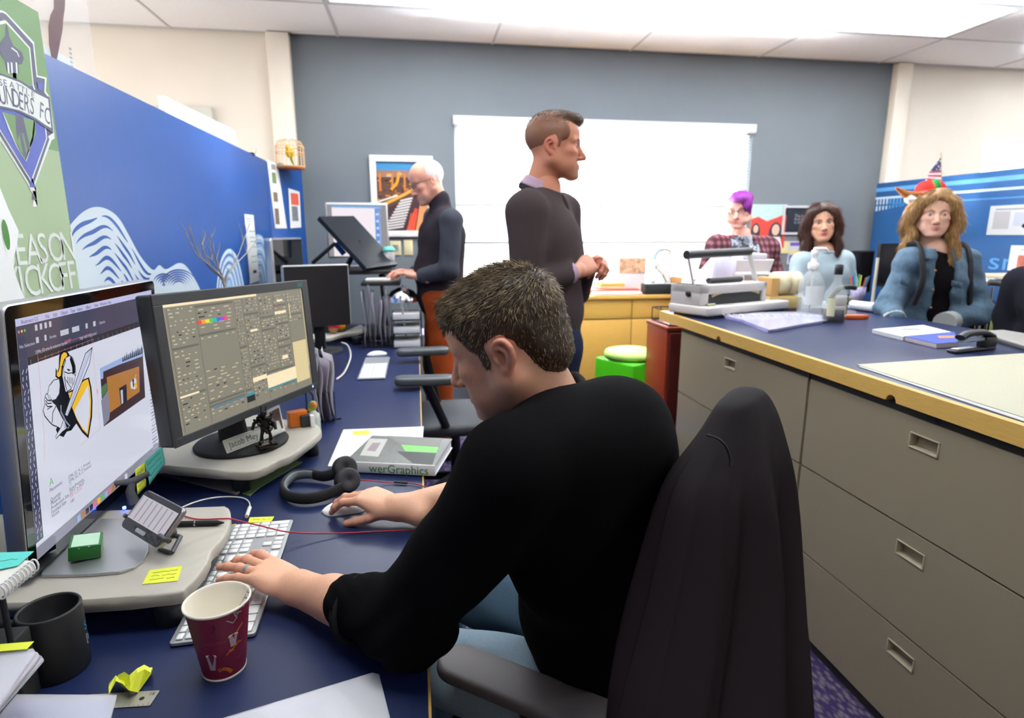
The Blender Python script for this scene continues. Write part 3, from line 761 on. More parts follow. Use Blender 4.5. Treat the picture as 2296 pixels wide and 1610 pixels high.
# --- dark framed monitor ------------------------------------------------------------------------
a,b_,c,d = atD(351,666,1.49),atD(698.6,624.3,1.95),atD(383,1008,1.50),atD(705.7,874,1.965)
U = ((b_-a)+(d-c))/2; V = ((a-c)+(b_-d))/2; MW,MH = U.length,V.length; cen = (a+b_+c+d)/4
Mm = frame_M(cen,U,V); Mm.translation = cen - Mm.to_3x3() @ Vector((MW/2,MH/2,0))
mon = thing('computer_monitor','dark framed monitor with a yellowish screen full of palettes','monitor',Mm.translation)
m_mf = S('monitor_frame',52,53,55,rough=0.45)
sc_ = [hit(x,y,Mm) for x,y in ((378.6,685.7),(687,642.9),(693,867),(398.6,980))]
sx0,sx1,sy0,sy1 = (sc_[0][0]+sc_[3][0])/2,(sc_[1][0]+sc_[2][0])/2,(sc_[2][1]+sc_[3][1])/2,(sc_[0][1]+sc_[1][1])/2
b = MB()
b.prism(rrect(0,0,MW,MH,0.006),-0.045,-0.004,m_mf,0.006,M=Mm,smooth=True)
for x0,y0,x1,y1 in ((0,0,MW,sy0),(0,sy1,MW,MH),(0,sy0,sx0,sy1),(sx1,sy0,MW,sy1)): b.prism([(x0,y0),(x1,y0),(x1,y1),(x0,y1)],-0.0045,0.0,m_mf,0.0012,M=Mm)
b.build('housing',mon,world=True)
Mq = Mm @ Matrix.Translation((0,0,-0.0035)); A = Art(Mq.translation,Mq.to_3x3() @ Vector((1,0,0)),Mq.to_3x3() @ Vector((0,1,0)),0.00015)
g1 = glow('pal_grey',136,132,118,0.62,rough=0.4); g2 = glow('pal_dark',110,107,98,0.6,rough=0.4); g3 = glow('pal_cream',232,212,176,0.75,rough=0.4); g4 = glow('pal_light',200,188,160,0.62,rough=0.4); g5 = glow('pal_teal',60,150,170,0.6,rough=0.4); g6 = glow('pal_black',50,48,46,0.5,rough=0.4); g7 = glow('pal_sand',214,196,150,0.68,rough=0.4)
A.rect(sx0,sy0,sx1,sy1,g1); A.up(); A.rect(sx0,sy1-0.006,sx0+0.6*(sx1-sx0),sy1,g3); A.rect(sx0,sy0,sx0+0.003,sy1,g3)
SW,SH = sx1-sx0,sy1-sy0
def sx_(f): return sx0+f*SW
def sy_(f): return sy1-f*SH
cols = [(0.02,0.17),(0.18,0.42),(0.43,0.48),(0.49,0.60),(0.61,0.72),(0.73,0.84),(0.85,0.98)]
r3 = random.Random(11)
for (c0,c1) in cols:
    A.rect(sx_(c0)-0.0008,sy0+0.004,sx_(c0),sy1-0.01,g6)
    y = 0.035
    while y < 0.93:
        kind = r3.random()
        if c0 == 0.18 and 0.3 < y < 0.55: y += 0.03; continue
        if c0 == 0.85 and y > 0.32: break
        if kind < 0.12: A.rect(sx_(c0),sy_(y+0.018),sx_(c1),sy_(y),g2); y += 0.03
        else:
            n = r3.choice((3,4,5,6)); wd = (c1-c0)/n
            for i in range(n):
                if r3.random() < 0.75: A.rect(sx_(c0+wd*(i+0.2)),sy_(y+0.011),sx_(c0+wd*(i+0.2+0.25+0.35*r3.random())),sy_(y+0.002),g4 if r3.random() < 0.8 else g6)
            y += 0.024+0.012*r3.random()
A.up()
for i,cc in enumerate(((230,80,70),(236,150,60),(220,210,70),(90,190,90),(70,170,170),(70,110,200),(160,80,190),(225,80,120))):
    A.rect(sx_(0.18+0.024*i),sy_(0.185),sx_(0.204+0.024*i),sy_(0.155),glow('hue%d' % i,*cc,0.7))
for x0,y0,x1,y1,m_ in ((0.60,0.76,0.86,0.88,g3),(0.60,0.88,0.86,0.895,g5),(0.855,0.52,0.985,0.93,g7),(0.49,0.74,0.60,0.78,g3),(0.73,0.19,0.83,0.215,g3),(0.86,0.13,0.868,0.28,g7),(0.43,0.86,0.49,0.885,g5),(0.43,0.885,0.49,0.94,g6),(0.20,0.86,0.42,0.885,glow('pal_blue',110,130,140,.6)),
        (0.76,0.08,0.81,0.10,g3),(0.75,0.62,0.80,0.655,g3),(0.52,0.31,0.575,0.33,g3),(0.02,0.70,0.13,0.715,g3),(0.745,0.115,0.76,0.13,s_red),(0.99,0.02,0.996,0.8,g7)):
    A.rect(sx_(x0),sy_(y1),sx_(x1),sy_(y0),m_)
A.up()
for i in range(9):
    for j in range(8): A.rect(sx_(0.87+0.0125*i),sy_(0.58+0.035*j),sx_(0.875+0.0125*i),sy_(0.575+0.035*j),g4)
A.b.build('screen',mon,world=True,label='lit screen of grey software palettes')
A = Art(Mm.translation,Mm.to_3x3() @ Vector((1,0,0)),Mm.to_3x3() @ Vector((0,1,0)),0.0004)
A.rect(MW-0.055,MH-0.018,MW-0.028,MH-0.006,S('badge_teal',20,90,90,rough=.3)); A.b.build('badge',mon,world=True,label='small teal logo badge')
A.b = MB(); A.disc(MW-0.035,0.012,0.003,mat('led_blue',(0.02,0.05,1),emit=6,ecol=(0.05,0.1,1))); A.b.build('power_light',mon,world=True,label='tiny blue power light')
b = MB(); bc = atZ(543,993,0.802)
b.lathe([(0,0.8005),(0.122,0.8005),(0.124,0.806),(0.118,0.812),(0.05,0.816),(0,0.817)],m_mblack,48,c=(bc.x,bc.y,0)); b.build('base',mon,world=True,label='round black stand base')
b = MB(); mc = Mm @ Vector((MW/2,0.0,-0.03)); b.tube([(bc.x-0.02,bc.y,0.812),(bc.x-0.03,bc.y+0.01,0.93),(mc.x-0.02,mc.y+0.01,1.05)],[0.04,0.032,0.03],m_mblack,12); b.build('neck',mon,world=True)
# ================================================================== things on the near desk
DZ = 0.73
m_key = S('key_white',236,236,236,rough=0.45); m_kbd = S('keyboard_aluminium',196,198,200,rough=0.35,metal=0.6)
def keyboard(label,k0,k1,k2,k3,z,name='keyboard',numpad=True,big=True):
    """k0..k3: plan corners far-left, far-right, near-left, near-right; the near end is the left end of the board"""
    a = (k0+k1)/2; c = (k2+k3)/2; L = (a-c).length; W = ((k1-k0).length+(k3-k2).length)/2
    u = (a-c).normalized(); v = Vector((-u.y,u.x,0)); o = c - v*W/2
    M = frame_M((o.x,o.y,z),u,v)
    t = thing(name,label,'keyboard',(o.x,o.y,z))
    b = MB(); b.prism(rrect(0,0,L,W,0.006),0,0.006,m_kbd,0.001,M=M); b.build('base',t,world=True)
    sx,sy = L/0.43,W/0.115; rows = [13.5,15,15,15,15,15]
    keys = []
    def K(x,y,wd,ht=0.0155): keys.append((x*sx,y*sy,wd*sx,ht*sy))
    y = 0.006
    lay = [[(1.3,),(1.1,),(1.3,),(5.6,),(1.3,),(1.1,),(1.3,)],[(2.25,)]+[(1,)]*10+[(2.25,)],[(1.75,)]+[(1,)]*11+[(1.75,)],[(1.5,)]+[(1,)]*12+[(1.0,)],[(1,)]*13+[(1.5,)],[(1.04,)]*14]
    for r_,row in enumerate(lay):
        x = 0.006; tot = sum(q[0] for q in row); sc1 = 0.276/tot; ht = 0.0155 if r_ < 5 else 0.009
        for q in row: K(x,y,q[0]*sc1-0.0035,ht); x += q[0]*sc1
        if numpad:
            nav = {0: (0,1,2),1: (1,),2: (),3: (0,1,2),4: (0,1,2),5: (0,1,2)}[r_]
            for i in nav: K(0.290+0.0185*i,y,0.015,ht)
            if r_ < 5:
                for i in range(4):
                    if (r_ == 0 and i == 0): K(0.352,y,0.0335,ht); continue
                    if (r_ == 0 and i == 1) or (i == 3 and r_ == 0): continue
                    if i == 3 and r_ == 1: K(0.352+0.0185*3,y-0.0185,0.015,0.034); continue
                    K(0.352+0.0185*i,y,0.015,ht)
            else:
                for i in range(4): K(0.352+0.0185*i,y,0.015,ht)
        y += 0.0185
    if big:
        for (x,y,wd,ht) in keys:
            b = MB(); b.box((x+wd/2,y+ht/2,0.0075),(wd,ht,0.0032),m_key,0.001,seg=1,M=M); b.build('key',t,world=True)
    else:
        b = MB()
        for (x,y,wd,ht) in keys: b.box((x+wd/2,y+ht/2,0.0072),(wd,ht,0.0025),m_key,M=M)
        b.build('keys',t,world=True,kind='stuff')
    return t
keyboard('white keyboard under the seated man\'s left hand',atZ(522,1168,.74),atZ(658,1170,.74),atZ(392,1430,.74),atZ(560,1430,.74),0.7325)
def puff(label,c,L,W,H,ang,name='computer_mouse'):
    b = MB()
    def f(i,j):
        u = i*2-1; q = j*PI; x = u*L/2; wd = W/2*math.sqrt(max(0,1-abs(u)**3.2)); hh = H*(1-u*u*0.8)*0.999
        return (x,wd*math.cos(q),max(0.0,hh*math.sin(q)**0.7))
    b.grid(f,22,14,m_white); b.build(name,label=label,cat='mouse',loc=c,rot=(0,0,ang),sub=1)
mz = [atZ(x,y,.745) for x,y in ((724,1143),(800,1128))]
puff('white computer mouse under the seated man\'s right hand',((mz[0].x+mz[1].x)/2+0.012,(mz[0].y+mz[1].y)/2+0.012,0.7305),0.112,0.058,0.022,math.radians(8))

# paper cup ------------------------------------------------------------
cb = atZ(504,1497,DZ); ch = 0.118; cx,cy = cb.x,cb.y
m_cup = S('cup_maroon',124,28,58,rough=0.5); m_cin = S('cup_inside',238,230,214,rough=0.6); m_corg = S('cup_orange',208,112,30,rough=0.5); m_cgr = S('cup_grey',176,160,164,rough=0.5); m_cdk = S('cup_dark_print',70,20,34,rough=0.5)
cup = thing('paper_cup','maroon paper coffee cup with white rim beside the keyboard','cup',(cx,cy,DZ))
R0,R1 = 0.0305,0.0445
b = MB(); b.lathe([(R0,0.003),(R1,ch-0.003)],m_cup,48); b.build('sleeve',cup)
b = MB(); b.lathe([(R0,0.0003),(R0+0.0006,0.004),(R0-0.001,0.004)],m_cin,48)
b.lathe([(0,0.008),(R0-0.002,0.008),(R1-0.0012,ch-0.004),(R1-0.0005,ch-0.001),(R1+0.001,ch+0.0005),(R1+0.0025,ch-0.001),(R1+0.0022,ch-0.0035),(R1,ch-0.004)],m_cin,48)
b.build('lining',cup,label='cream inner lining with rolled rim')
def oncup(th,z,lift=0.0004):
    r = R0+(R1-R0)*(z-0.003)/(ch-0.006)+lift; return Vector((r*math.cos(th),r*math.sin(th),z))
b = MB(); th0 = math.atan2(-cy,-cx)
def patch(poly,m,lift):  # poly in (dx metres around, z)
    pts = [oncup(th0+p[0]/0.037,p[1],lift) for p in poly]; k = len(pts); b.add(pts,[tuple(range(k))],m)
def stroke(pl,wd,m,lift=0.0005):
    for (x0,z0),(x1,z1) in zip(pl[:-1],pl[1:]):
        d = Vector((x1-x0,z1-z0)); d = d.normalized() if d.length else d; q = Vector((-d.y,d.x))*wd/2
        patch([(x0+q.x,z0+q.y),(x1+q.x,z1+q.y),(x1-q.x,z1-q.y),(x0-q.x,z0-q.y)],m,lift)
patch([(-.022,.022),(-.014,.022),(-.010,.046),(-.024,.046)],m_cgr,.0004); patch([(-.025,.046),(-.009,.046),(-.010,.050),(-.024,.050)],m_cin,.0005)
patch([(.011,.056),(.018,.056),(.021,.074),(.009,.074)],m_cgr,.0004); patch([(.008,.073),(.022,.073),(.021,.077),(.009,.077)],m_cin,.0005)
stroke([(-.010,.020),(-.004,.023),(.002,.021),(.007,.017),(.010,.012)],.006,m_corg); stroke([(-.010,.019),(-.004,.026),(.004,.025),(.010,.018)],.001,m_cdk,.0007)
stroke([(.004,.045),(.010,.049),(.016,.053),(.024,.060)],.003,m_corg); stroke([(.008,.052),(.014,.049),(.020,.056),(.028,.057)],.002,m_corg); stroke([(.020,.078),(.030,.086)],.003,m_corg)
stroke([(-.004,.040),(.0,.046),(.008,.046),(.016,.051),(.024,.058)],.001,m_cdk,.0006); stroke([(-.010,.090),(-.006,.096),(-.008,.102)],.0015,m_cdk); stroke([(.022,.062),(.024,.070),(.028,.074)],.001,m_cdk)
b.build('printed_pattern',cup,label='print of small cups and orange swirls')
tb = MB()
def cuptext(t,dx,z,s_,m,ang=0.35):
    tmp = MB(); tmp.text(t,m,s_,Matrix.Rotation(ang,4,'Z')); tb.add([oncup(th0+(dx+v[0])/0.037,z+v[1],.0006) for v in tmp.v],tmp.f,m)
cuptext('LATTE',.014,.094,.017,m_cgr,.75); cuptext('espresso',-.022,.068,.009,S('cup_faint',120,70,80,rough=.5),0); cuptext('REGULAR',.024,.028,.009,S('cup_faint',120,70,80),1.0)
tb.build('lettering',cup)
# black mug -------------------------------------------------------------
mb_ = atZ(133,1500,DZ); mR = 0.041; mh = vz(mb_.x,mb_.y,1362)-DZ
mug = thing('mug','matte black mug at the near left corner of the riser','mug',(mb_.x,mb_.y,DZ))
b = MB(); b.lathe([(0,0.0),(mR*0.97,0.0),(mR,0.004),(mR,mh-0.002),(mR-0.001,mh),(mR-0.004,mh),(mR-0.005,mh-0.003),(mR-0.005,0.006),(0,0.006)],S('mug_black',24,24,26,rough=0.55),48); b.build('body',mug)
b = MB(); b.tube(spl([(-mR+0.002,0,mh*0.8),(-mR-0.025,0,mh*0.75),(-mR-0.03,0,mh*0.45),(-mR+0.002,0,mh*0.2)],6),0.006,_m['mug_black'],8); b.build('handle',mug)
tb = MB(); a0 = math.atan2(-mb_.y,-mb_.x)
for tx,dz_,s_,cm in (('S',.068,.02,S('mug_blue',40,150,210)),('[oly]',.048,.018,S('mug_pale',170,200,215))):
    tmp = MB(); tmp.text(tx,cm,s_,Matrix.Rotation(0,4,'Z')); tb.add([Vector(((mR+.0004)*math.cos(a0+(v[0]+.046)/mR),(mR+.0004)*math.sin(a0+(v[0]+.046)/mR),dz_-0.01+v[1])) for v in tmp.v],tmp.f,cm)
tb.build('print',mug,label='small blue and white print')
# red headphone cable, headphones ---------------------------------------
m_red = S('cable_red',176,30,52,rough=0.45)
def cable(name,label,pts,r,m,cat='cable'):
    P = [Vector(p) for p in pts]; b = MB(); b.tube(spl(P,8),r,m,8); return b.build(name,label=label,cat=cat,world=True,loc=P[0])
pz = [(400,1152,.80+.003),(440,1164,.803),(500,1163,.803),(516,1163,.8),(545,1170,.79),(580,1178,.782),(640,1192,.76),(700,1196,.745),(780,1195,.735),(860,1191,.733),(930,1188,.733),(960,1188,.733)]
cable('audio_cable','thin red cable crossing the keyboard from the phone toward the seated man',[atZ(*p) for p in pz],0.0016,m_red)
pz = [(808,1077),(840,1079),(870,1082),(905,1082),(940,1087),(958,1096)]
cable('audio_cable','red headphone cable with black remote near the seated man\'s wrist',[atZ(x,y,.745 if i < 2 else .735) for i,(x,y) in enumerate(pz)],0.0016,m_red)
b = MB(); b.tube([atZ(884,1081,.736),atZ(913,1083,.736)],0.0032,m_black,10); b.build('cable_remote',label='small black remote on the red headphone cable',cat='remote',world=True,loc=atZ(898,1082,.73))
hp = thing('headphones','black on-ear headphones lying on the navy desk','headphones',atZ(700,1090,DZ))
hpts = [(762,1058,.765),(725,1068,.75),(690,1062,.752),(655,1068,.75),(634,1090,.75),(640,1108,.75),(665,1117,.75),(700,1117,.75),(735,1108,.752),(768,1093,.76)]
P = spl([atZ(*p) for p in hpts],6)
b = MB(); b.tube(P,0.0075,m_mblack,10,flat=2.0); b.build('headband',hp,world=True)
P2 = [p for p in P[10:36]]; cgp = sum(P,Vector())/len(P)
b = MB(); b.tube([p+(cgp-p).normalized()*0.006 for p in P2],0.0055,S('band_pad_grey',96,104,106,rough=.6),8,flat=2.2); b.build('band_pad',hp,world=True,label='grey inner band padding')
for (x,y,z,ry) in ((772,1050,.768,0.9),(778,1078,.760,0.5)):
    c_ = atZ(x,y,z); Rm = Matrix.Translation(c_) @ Euler((math.radians(62),0,math.radians(28))).to_matrix().to_4x4()
    b = MB(); b.lathe([(0,-.016),(.026,-.014),(.032,-.006),(.032,.002),(.029,.008)],m_black,28,M=Rm); b.build('ear_cup',hp,world=True)
    b = MB(); b.lathe([(.029,.006),(.031,.014),(.026,.02),(.012,.018),(0,.012)],S('ear_pad',46,44,46,rough=.7),28,M=Rm); b.build('ear_pad',hp,world=True)
# book and papers ---------------------------------------------------------
bz_ = .732
pa = [atZ(x,y,bz_) for x,y in ((770,964),(950,957),(948,985),(890,1050),(735,1046))]
b = MB(); b.prism([(p.x,p.y) for p in pa],.7305,.7335,m_paper); bp_ = b.build('paper_pad',label='open white notepad beneath the grey book',cat='notepad',world=True,loc=pa[4])
st = [atZ(x,y,.7345) for x,y in ((790,966),(828,964),(828,974),(792,975))]
m_stk = S('sticky_yellow',222,228,64,rough=0.6); m_stb = S('sticky_teal',96,206,196,rough=0.6)
b = MB(); b.prism([(p.x,p.y) for p in st],.7336,.7339,m_stk); b.build('sticky_note',label='yellow sticky note on the open notepad',cat='sticky note',world=True,loc=st[0])
bk = [atZ(x,y,.765) for x,y in ((803,976),(990,983),(967,1044),(773,1034))]
u_ = ((bk[1]-bk[0])+(bk[2]-bk[3])).normalized(); v_ = Vector((-u_.y,u_.x,0)); BW = 0.235; BH = 0.20
BW = ((bk[1]-bk[0]).length+(bk[2]-bk[3]).length)/2; BH = ((bk[0]-bk[3]).length+(bk[1]-bk[2]).length)/2
Mb = frame_M((bk[3].x,bk[3].y,.734),u_,v_)
book = thing('book','thick grey and green graphics book with white spine','book',(bk[3].x,bk[3].y,.734))
m_cov = S('book_grey',120,122,120,rough=0.5,noise=0.5,nscale=700); m_bgr = S('book_green',126,200,108,rough=.5); m_bdk = S('book_dark',66,68,70,rough=.5)
b = MB(); b.box2((0,0,.0),(BW,BH,.003),m_white,.001,M=Mb); b.box2((0,0,.0275),(BW,BH,.0305),m_cov,.001,M=Mb); b.box2((0,-.001,0),(BW,.003,.0305),m_white,.001,M=Mb); b.build('cover',book,world=True)
b = MB(); b.box2((.003,.003,.003),(BW-.004,BH-.003,.0275),m_paper,M=Mb); b.build('pages',book,world=True)
A = Art(Mb @ Vector((0,0,.0305)),u_,v_,.0003)
def KB(x,y): return hit(600+x/4.6,900+y/4.6,frame_M(Mb @ Vector((0,0,.0305)),u_,v_))
A.poly([KB(1375,445),KB(1765,470),KB(1740,532),KB(1420,515)],m_bgr); A.poly([KB(1330,515),KB(1740,535),KB(1700,655),KB(1500,640)],m_bdk); A.poly([KB(1230,355),KB(1795,380),KB(1775,470),KB(1360,440)],S('book_plain',128,128,124,rough=.5))
A.up(); A.poly([KB(1050,385),KB(1240,390),KB(1140,575),KB(950,560)],S('book_pale',186,184,178)); A.up(); A.poly([KB(1085,430),KB(1170,430),KB(1110,520),KB(1020,510)],S('book_mauve',146,130,136))
A.b.build('cover_print',book,world=True)
A = Art(Mb @ Vector((0,-.0012,0)),u_,(0,0,1),.0002)
A.text('werGraphics',BW*0.27,.003,.034,S('spine_green',40,140,40),sx=.95); A.b.build('spine_title',book,world=True)
# green pad and bag under the second riser
gp = [atZ(x,y,.732) for x,y in ((678,1036),(583,1092),(560,1112),(420,1062),(420,1020),(560,1010))]
b = MB(); b.prism([(p.x,p.y) for p in gp],.7305,.7325,S('green_paper',112,134,88,rough=.6,noise=.1,nscale=80)); b.build('paper_sheet',label='green printed paper under the second riser',cat='paper',world=True,loc=gp[1])
gp = [atZ(x,y,.736) for x,y in ((352,1062),(530,1108),(560,1090),(400,1046))]
b = MB(); b.prism([(p.x,p.y) for p in gp],.7328,.738,S('plastic_bag',120,112,116,rough=.35)); b.build('plastic_sleeve',label='crumpled clear plastic sleeve on the green paper under the riser',cat='sleeve',world=True,loc=gp[1])
cable('charging_cable','white charging cable with plug loose behind the keyboard',[atZ(*p) for p in ((398,1142,.803),(440,1125,.80),(480,1116,.765),(520,1114,.74),(548,1118,.735),(560,1130,.735),(556,1150,.735))],.0016,m_offw)
b = MB(); b.tube([atZ(560,1138,.737),atZ(553,1158,.737)],.0045,m_offw,10); b.build('cable_plug',label='white plug at the end of the charging cable',cat='plug',world=True,loc=atZ(556,1150,.73))
def sticky(label,px,z,m,lines=3,z2=None):
    P = [atZ(x,y,z) for x,y in px]; b = MB(); b.prism([(p.x,p.y) for p in P],z-.0006,z,m)
    mk = S('pen_ink',60,66,60,rough=.6)
    for i in range(lines):
        f = (i+1)/(lines+1.0)
        a,c_ = P[0].lerp(P[3],f),P[1].lerp(P[2],f); pr = a
        for j in range(1,11):
            q = a.lerp(c_,0.08+j*0.08); q = q+Vector((0,rnd.uniform(-.002,.002),0))
            if j > 1 and rnd.random() < .8: b.tube([pr+Vector((0,0,.0003)),q+Vector((0,0,.0003))],.0003,mk,3)
            pr = q
    return b.build('sticky_note',label=label,cat='sticky note',world=True,loc=P[0])
sticky('yellow sticky note lying flat on the near riser',((335,1278),(409,1269),(398,1302),(319,1310)),.8012,m_stk)
sticky('yellow sticky note half under the far end of the keyboard',((560,1160),(615,1158),(608,1170),(556,1172)),.7345,m_stk,1)
sticky('small yellow and red note between riser and keyboard',((519,1176),(530,1174),(524,1186),(518,1190)),.7345,S('note_amber',224,190,60),0)
# pen
p0,p1 = atZ(388,1175,.806),atZ(503,1172,.806); dpn = (p1-p0).normalized()
pen = thing('pen','black retractable pen lying on the near riser','pen',p0)
b = MB(); b.tube([p0,p0.lerp(p1,.85)],.0055,m_mblack,14); b.build('barrel',pen,world=True)
b = MB(); b.tube([p0.lerp(p1,.85),p1],[.0055,.0012],m_mblack,14); b.build('tip',pen,world=True)
b = MB(); b.tube([p0.lerp(p1,.42),p0.lerp(p1,.45)],.0058,m_chrome,14); b.build('band',pen,world=True,label='silver band')
# phone on stand
Pa = atZ(268,1179,.838); Pb = atZ(351,1231,.838); PW = (Pb-Pa).length
ub = (Pb-Pa).normalized(); Pt = min((atZ(329,1096,.84+.0005*i) for i in range(360)),key=lambda q_: abs((q_-Pa).dot(ub))+abs((q_-Pa).length-PW*1.75)*.35)
Mp = frame_M(Pa,Pb-Pa,Pt-Pa); PL = (Pt-Pa).length
ph = thing('smartphone','silver smartphone propped on a small stand reflecting the blinds','phone',Pa)
b = MB(); b.prism(rrect(0,0,PW,PL,.011),-.010,0,S('phone_silver',150,150,154,rough=.3,metal=.7),.003,M=Mp,smooth=True); b.build('body',ph,world=True)
b = MB(); b.prism(rrect(.002,.002,PW-.002,PL-.002,.009),0,.0006,m_bez,M=Mp); b.build('glass',ph,world=True,label='black glass front')
b = MB(); b.prism([(.005,.020),(PW-.005,.020),(PW-.005,PL-.012),(.005,PL-.012)],.0007,.0009,glow('phone_reflection',200,196,204,.5,rough=.08),M=Mp)  # reflection of the blinds, painted as a glowing pale panel with stripes
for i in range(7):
    x = .006+i*(PW-.012)/7; b.prism([(x,.022),(x+.004,.022),(x+.004,PL-.014),(x,PL-.014)],.0010,.0011,glow('phone_reflection_stripe',164,160,172,.45,rough=.08),M=Mp)
b.build('screen',ph,world=True,label='screen with the reflected blinds painted on as pale glowing stripes')
b = MB(); b.prism(rrect(PW*.38,.006,PW*.62,.013,.003),.0007,.0014,S('phone_button',170,172,180,rough=.3),M=Mp); b.build('home_button',ph,world=True)
m_std = S('stand_grey',74,76,80,rough=.5)
sd = thing('phone_stand','dark grey folding phone stand on the near riser','phone stand',atZ(370,1225,.80))
sa,sb,sc2,sd2 = atZ(405,1203,.803),atZ(385,1240,.803),atZ(358,1231,.803),atZ(370,1195,.803)
b = MB(); b.tube([sd2,sa],.0045,m_std,4); b.tube([sa,sb],.0045,m_std,4); b.tube([sb,sc2],.0045,m_std,4); b.build('base_frame',sd,world=True)
pm = Mp @ Vector((PW*.6,PL*.35,-.012)); pm2 = Mp @ Vector((PW*.95,PL*.2,-.006))
b = MB(); b.tube([(sa+sd2)/2+Vector((0,0,.004)),pm],[.009,.007],m_std,8); b.build('arm',sd,world=True)
b = MB(); b.tube([pm,Mp @ Vector((PW+.005,PL*.25,-.008)),Mp @ Vector((PW+.006,PL*.25,.004)),Mp @ Vector((PW-.008,PL*.26,.005))],.005,m_std,8); b.build('clamp',sd,world=True)
b = MB(); b.tube([pm,Mp @ Vector((-.004,PL*.25,-.008)),Mp @ Vector((-.004,PL*.25,.003))],.004,m_std,8); b.build('clamp',sd,world=True)
# webcam-like dark gadget with a blue light behind the phone
q = atZ(300,1130,.80); wg = thing('desk_gadget','small dark holder with blue light behind the phone','holder',q)
b = MB(); b.tube([q+Vector((0,0,.002)),q+Vector((-.004,0,.03)),q+Vector((.0,.01,.05))],[.012,.009,.007],m_std,10); b.build('post',wg,world=True)
b = MB(); b.tube([q+Vector((-.035,.0,.05)),q+Vector((0,.01,.048)),q+Vector((.03,.02,.062))],[.005,.009,.006],m_std,8); b.build('grip',wg,world=True)
b = MB(); b.lathe([(0,0),(.0035,0),(.0035,.005),(0,.006)],_m['led_blue'],10,c=atZ(279,1141,.803)); b.build('light',wg,world=True,label='blue light')
# green gum box
ga,gb,gc = atZ(163,1222,.815),atZ(205,1256,.815),atZ(252,1206,.815)
gM = frame_M((gb.x+.004,gb.y+.022,.8065),(gc-gb),(ga-gb)) @ Matrix.Rotation(.35,4,'Z'); gl,gw = .055,.048
gum = thing('gum_box','green and white gum box standing on the display foot','box',gb)
b = MB(); b.box2((0,0,0),(gl,gw,.026),S('gum_green',26,110,40,rough=.3),.001,M=gM @ Matrix.Rotation(.12,4,'X')); b.build('carton',gum,world=True)
b = MB(); b.box2((.002,.004,.026),(gl-.004,gw-.004,.0265),S('gum_pale',178,214,184,rough=.25),M=gM @ Matrix.Rotation(.12,4,'X')); b.build('label',gum,world=True,label='pale green top label')
A = Art((gM @ Matrix.Rotation(.12,4,'X')) @ Vector((0,0,.0266)),(gM.to_3x3() @ Vector((0,1,0))),-(gM.to_3x3() @ Vector((1,0,0))),.0003)
A.n = (gM.to_3x3() @ Euler((.12,0,0)).to_matrix()) @ Vector((0,0,1)); A.text('U',gw*.3,-gl*.35,.03,m_white); A.b.build('lettering',gum,world=True)
# sticky notes stuck on the display edge
def hang(label,px,X,m,curl=.008,ink=True):
    P = [atX(x,y,X+dx) for x,y,dx in px]
    b = MB()
    def f(i,j):
        a = P[0].lerp(P[1],i); c_ = P[3].lerp(P[2],i); p = a.lerp(c_,j); p = p+Vector((curl*math.sin(j*PI/2)**2,0,0)); return p
    b.grid(f,5,7,m)
    if ink:
        for k in range(3):
            pts = [f(.12+.1*i,.25+.22*k+.04*rnd.uniform(-1,1))+Vector((.0006,-.0004,0)) for i in range(8)]; b.tube(pts,.0004,S('pen_ink2',40,90,90),3)
    b.build('sticky_note',label=label,cat='sticky note',world=True,loc=P[0],solid=.0003)
hang('teal sticky note hanging from the right edge of the knight display',((324,1034,0),(364,998,0),(362,1040,.004),(327,1088,.004)),-.655,m_stb)
hang('yellow sticky note hanging under the knight display',((303,1053,0),(325,1036,0),(323,1090,.004),(304,1110,.004)),-.650,m_stk,.004)
# crumpled note
q = atZ(293,1522,.745); b = MB(); r5 = random.Random(4)
def cr(i,j):
    return Vector(((i-.5)*.052,(j-.5)*.03+.012*math.sin(i*9),.012+.009*math.sin(i*7+j*5)+.006*r5.uniform(-1,1)))
b.grid(cr,7,5,m_stk,smooth=False); b.build('crumpled_note',label='crumpled yellow sticky note on the navy desk',cat='paper',loc=(q.x,q.y,.7315),rot=(0,0,.35),solid=.0004)
# steel ruler
ra,rb_,rc_ = atZ(353,1546,.733),atZ(336,1580,.733),atZ(150,1592,.733)
uu = (rb_-rc_).normalized(); vv = Vector((-uu.y,uu.x,0)); rw = abs((ra-rb_).dot(vv)); RL = .30
Mr = frame_M(rb_-uu*RL,uu,vv); Mr.translation.z = .7306
rul = thing('ruler','steel ruler with hanging hole lying by the crumpled note','ruler',rb_)
hc = (RL-.018,rw*.5); n = 16
outer = rrect(0,0,RL,rw,.002,3)
bmx = MB(); bmx.prism(outer,0,.001,S('ruler_steel',170,166,152,rough=.35,metal=.6),M=Mr)
bmx.build('blade',rul,world=True)
b = MB(); b.lathe([(0,.00105),(.0035,.0011)],m_mblack,16,M=Mr @ Matrix.Translation((hc[0],hc[1],0))); b.build('hole',rul,world=True,label='dark hanging hole')
A = Art(Mr @ Vector((0,0,.0011)),uu,vv,.0001)
for i in range(40): A.rect(RL-.004-.0064*i,0,RL-.0036-.0064*i,.006 if i % 4 == 0 else .0035,m_mblack)
A.text('18',RL-.012,rw-.009,.008,m_mblack); A.text('17',RL-.037,rw-.009,.008,m_mblack); A.b.build('graduations',rul,world=True)
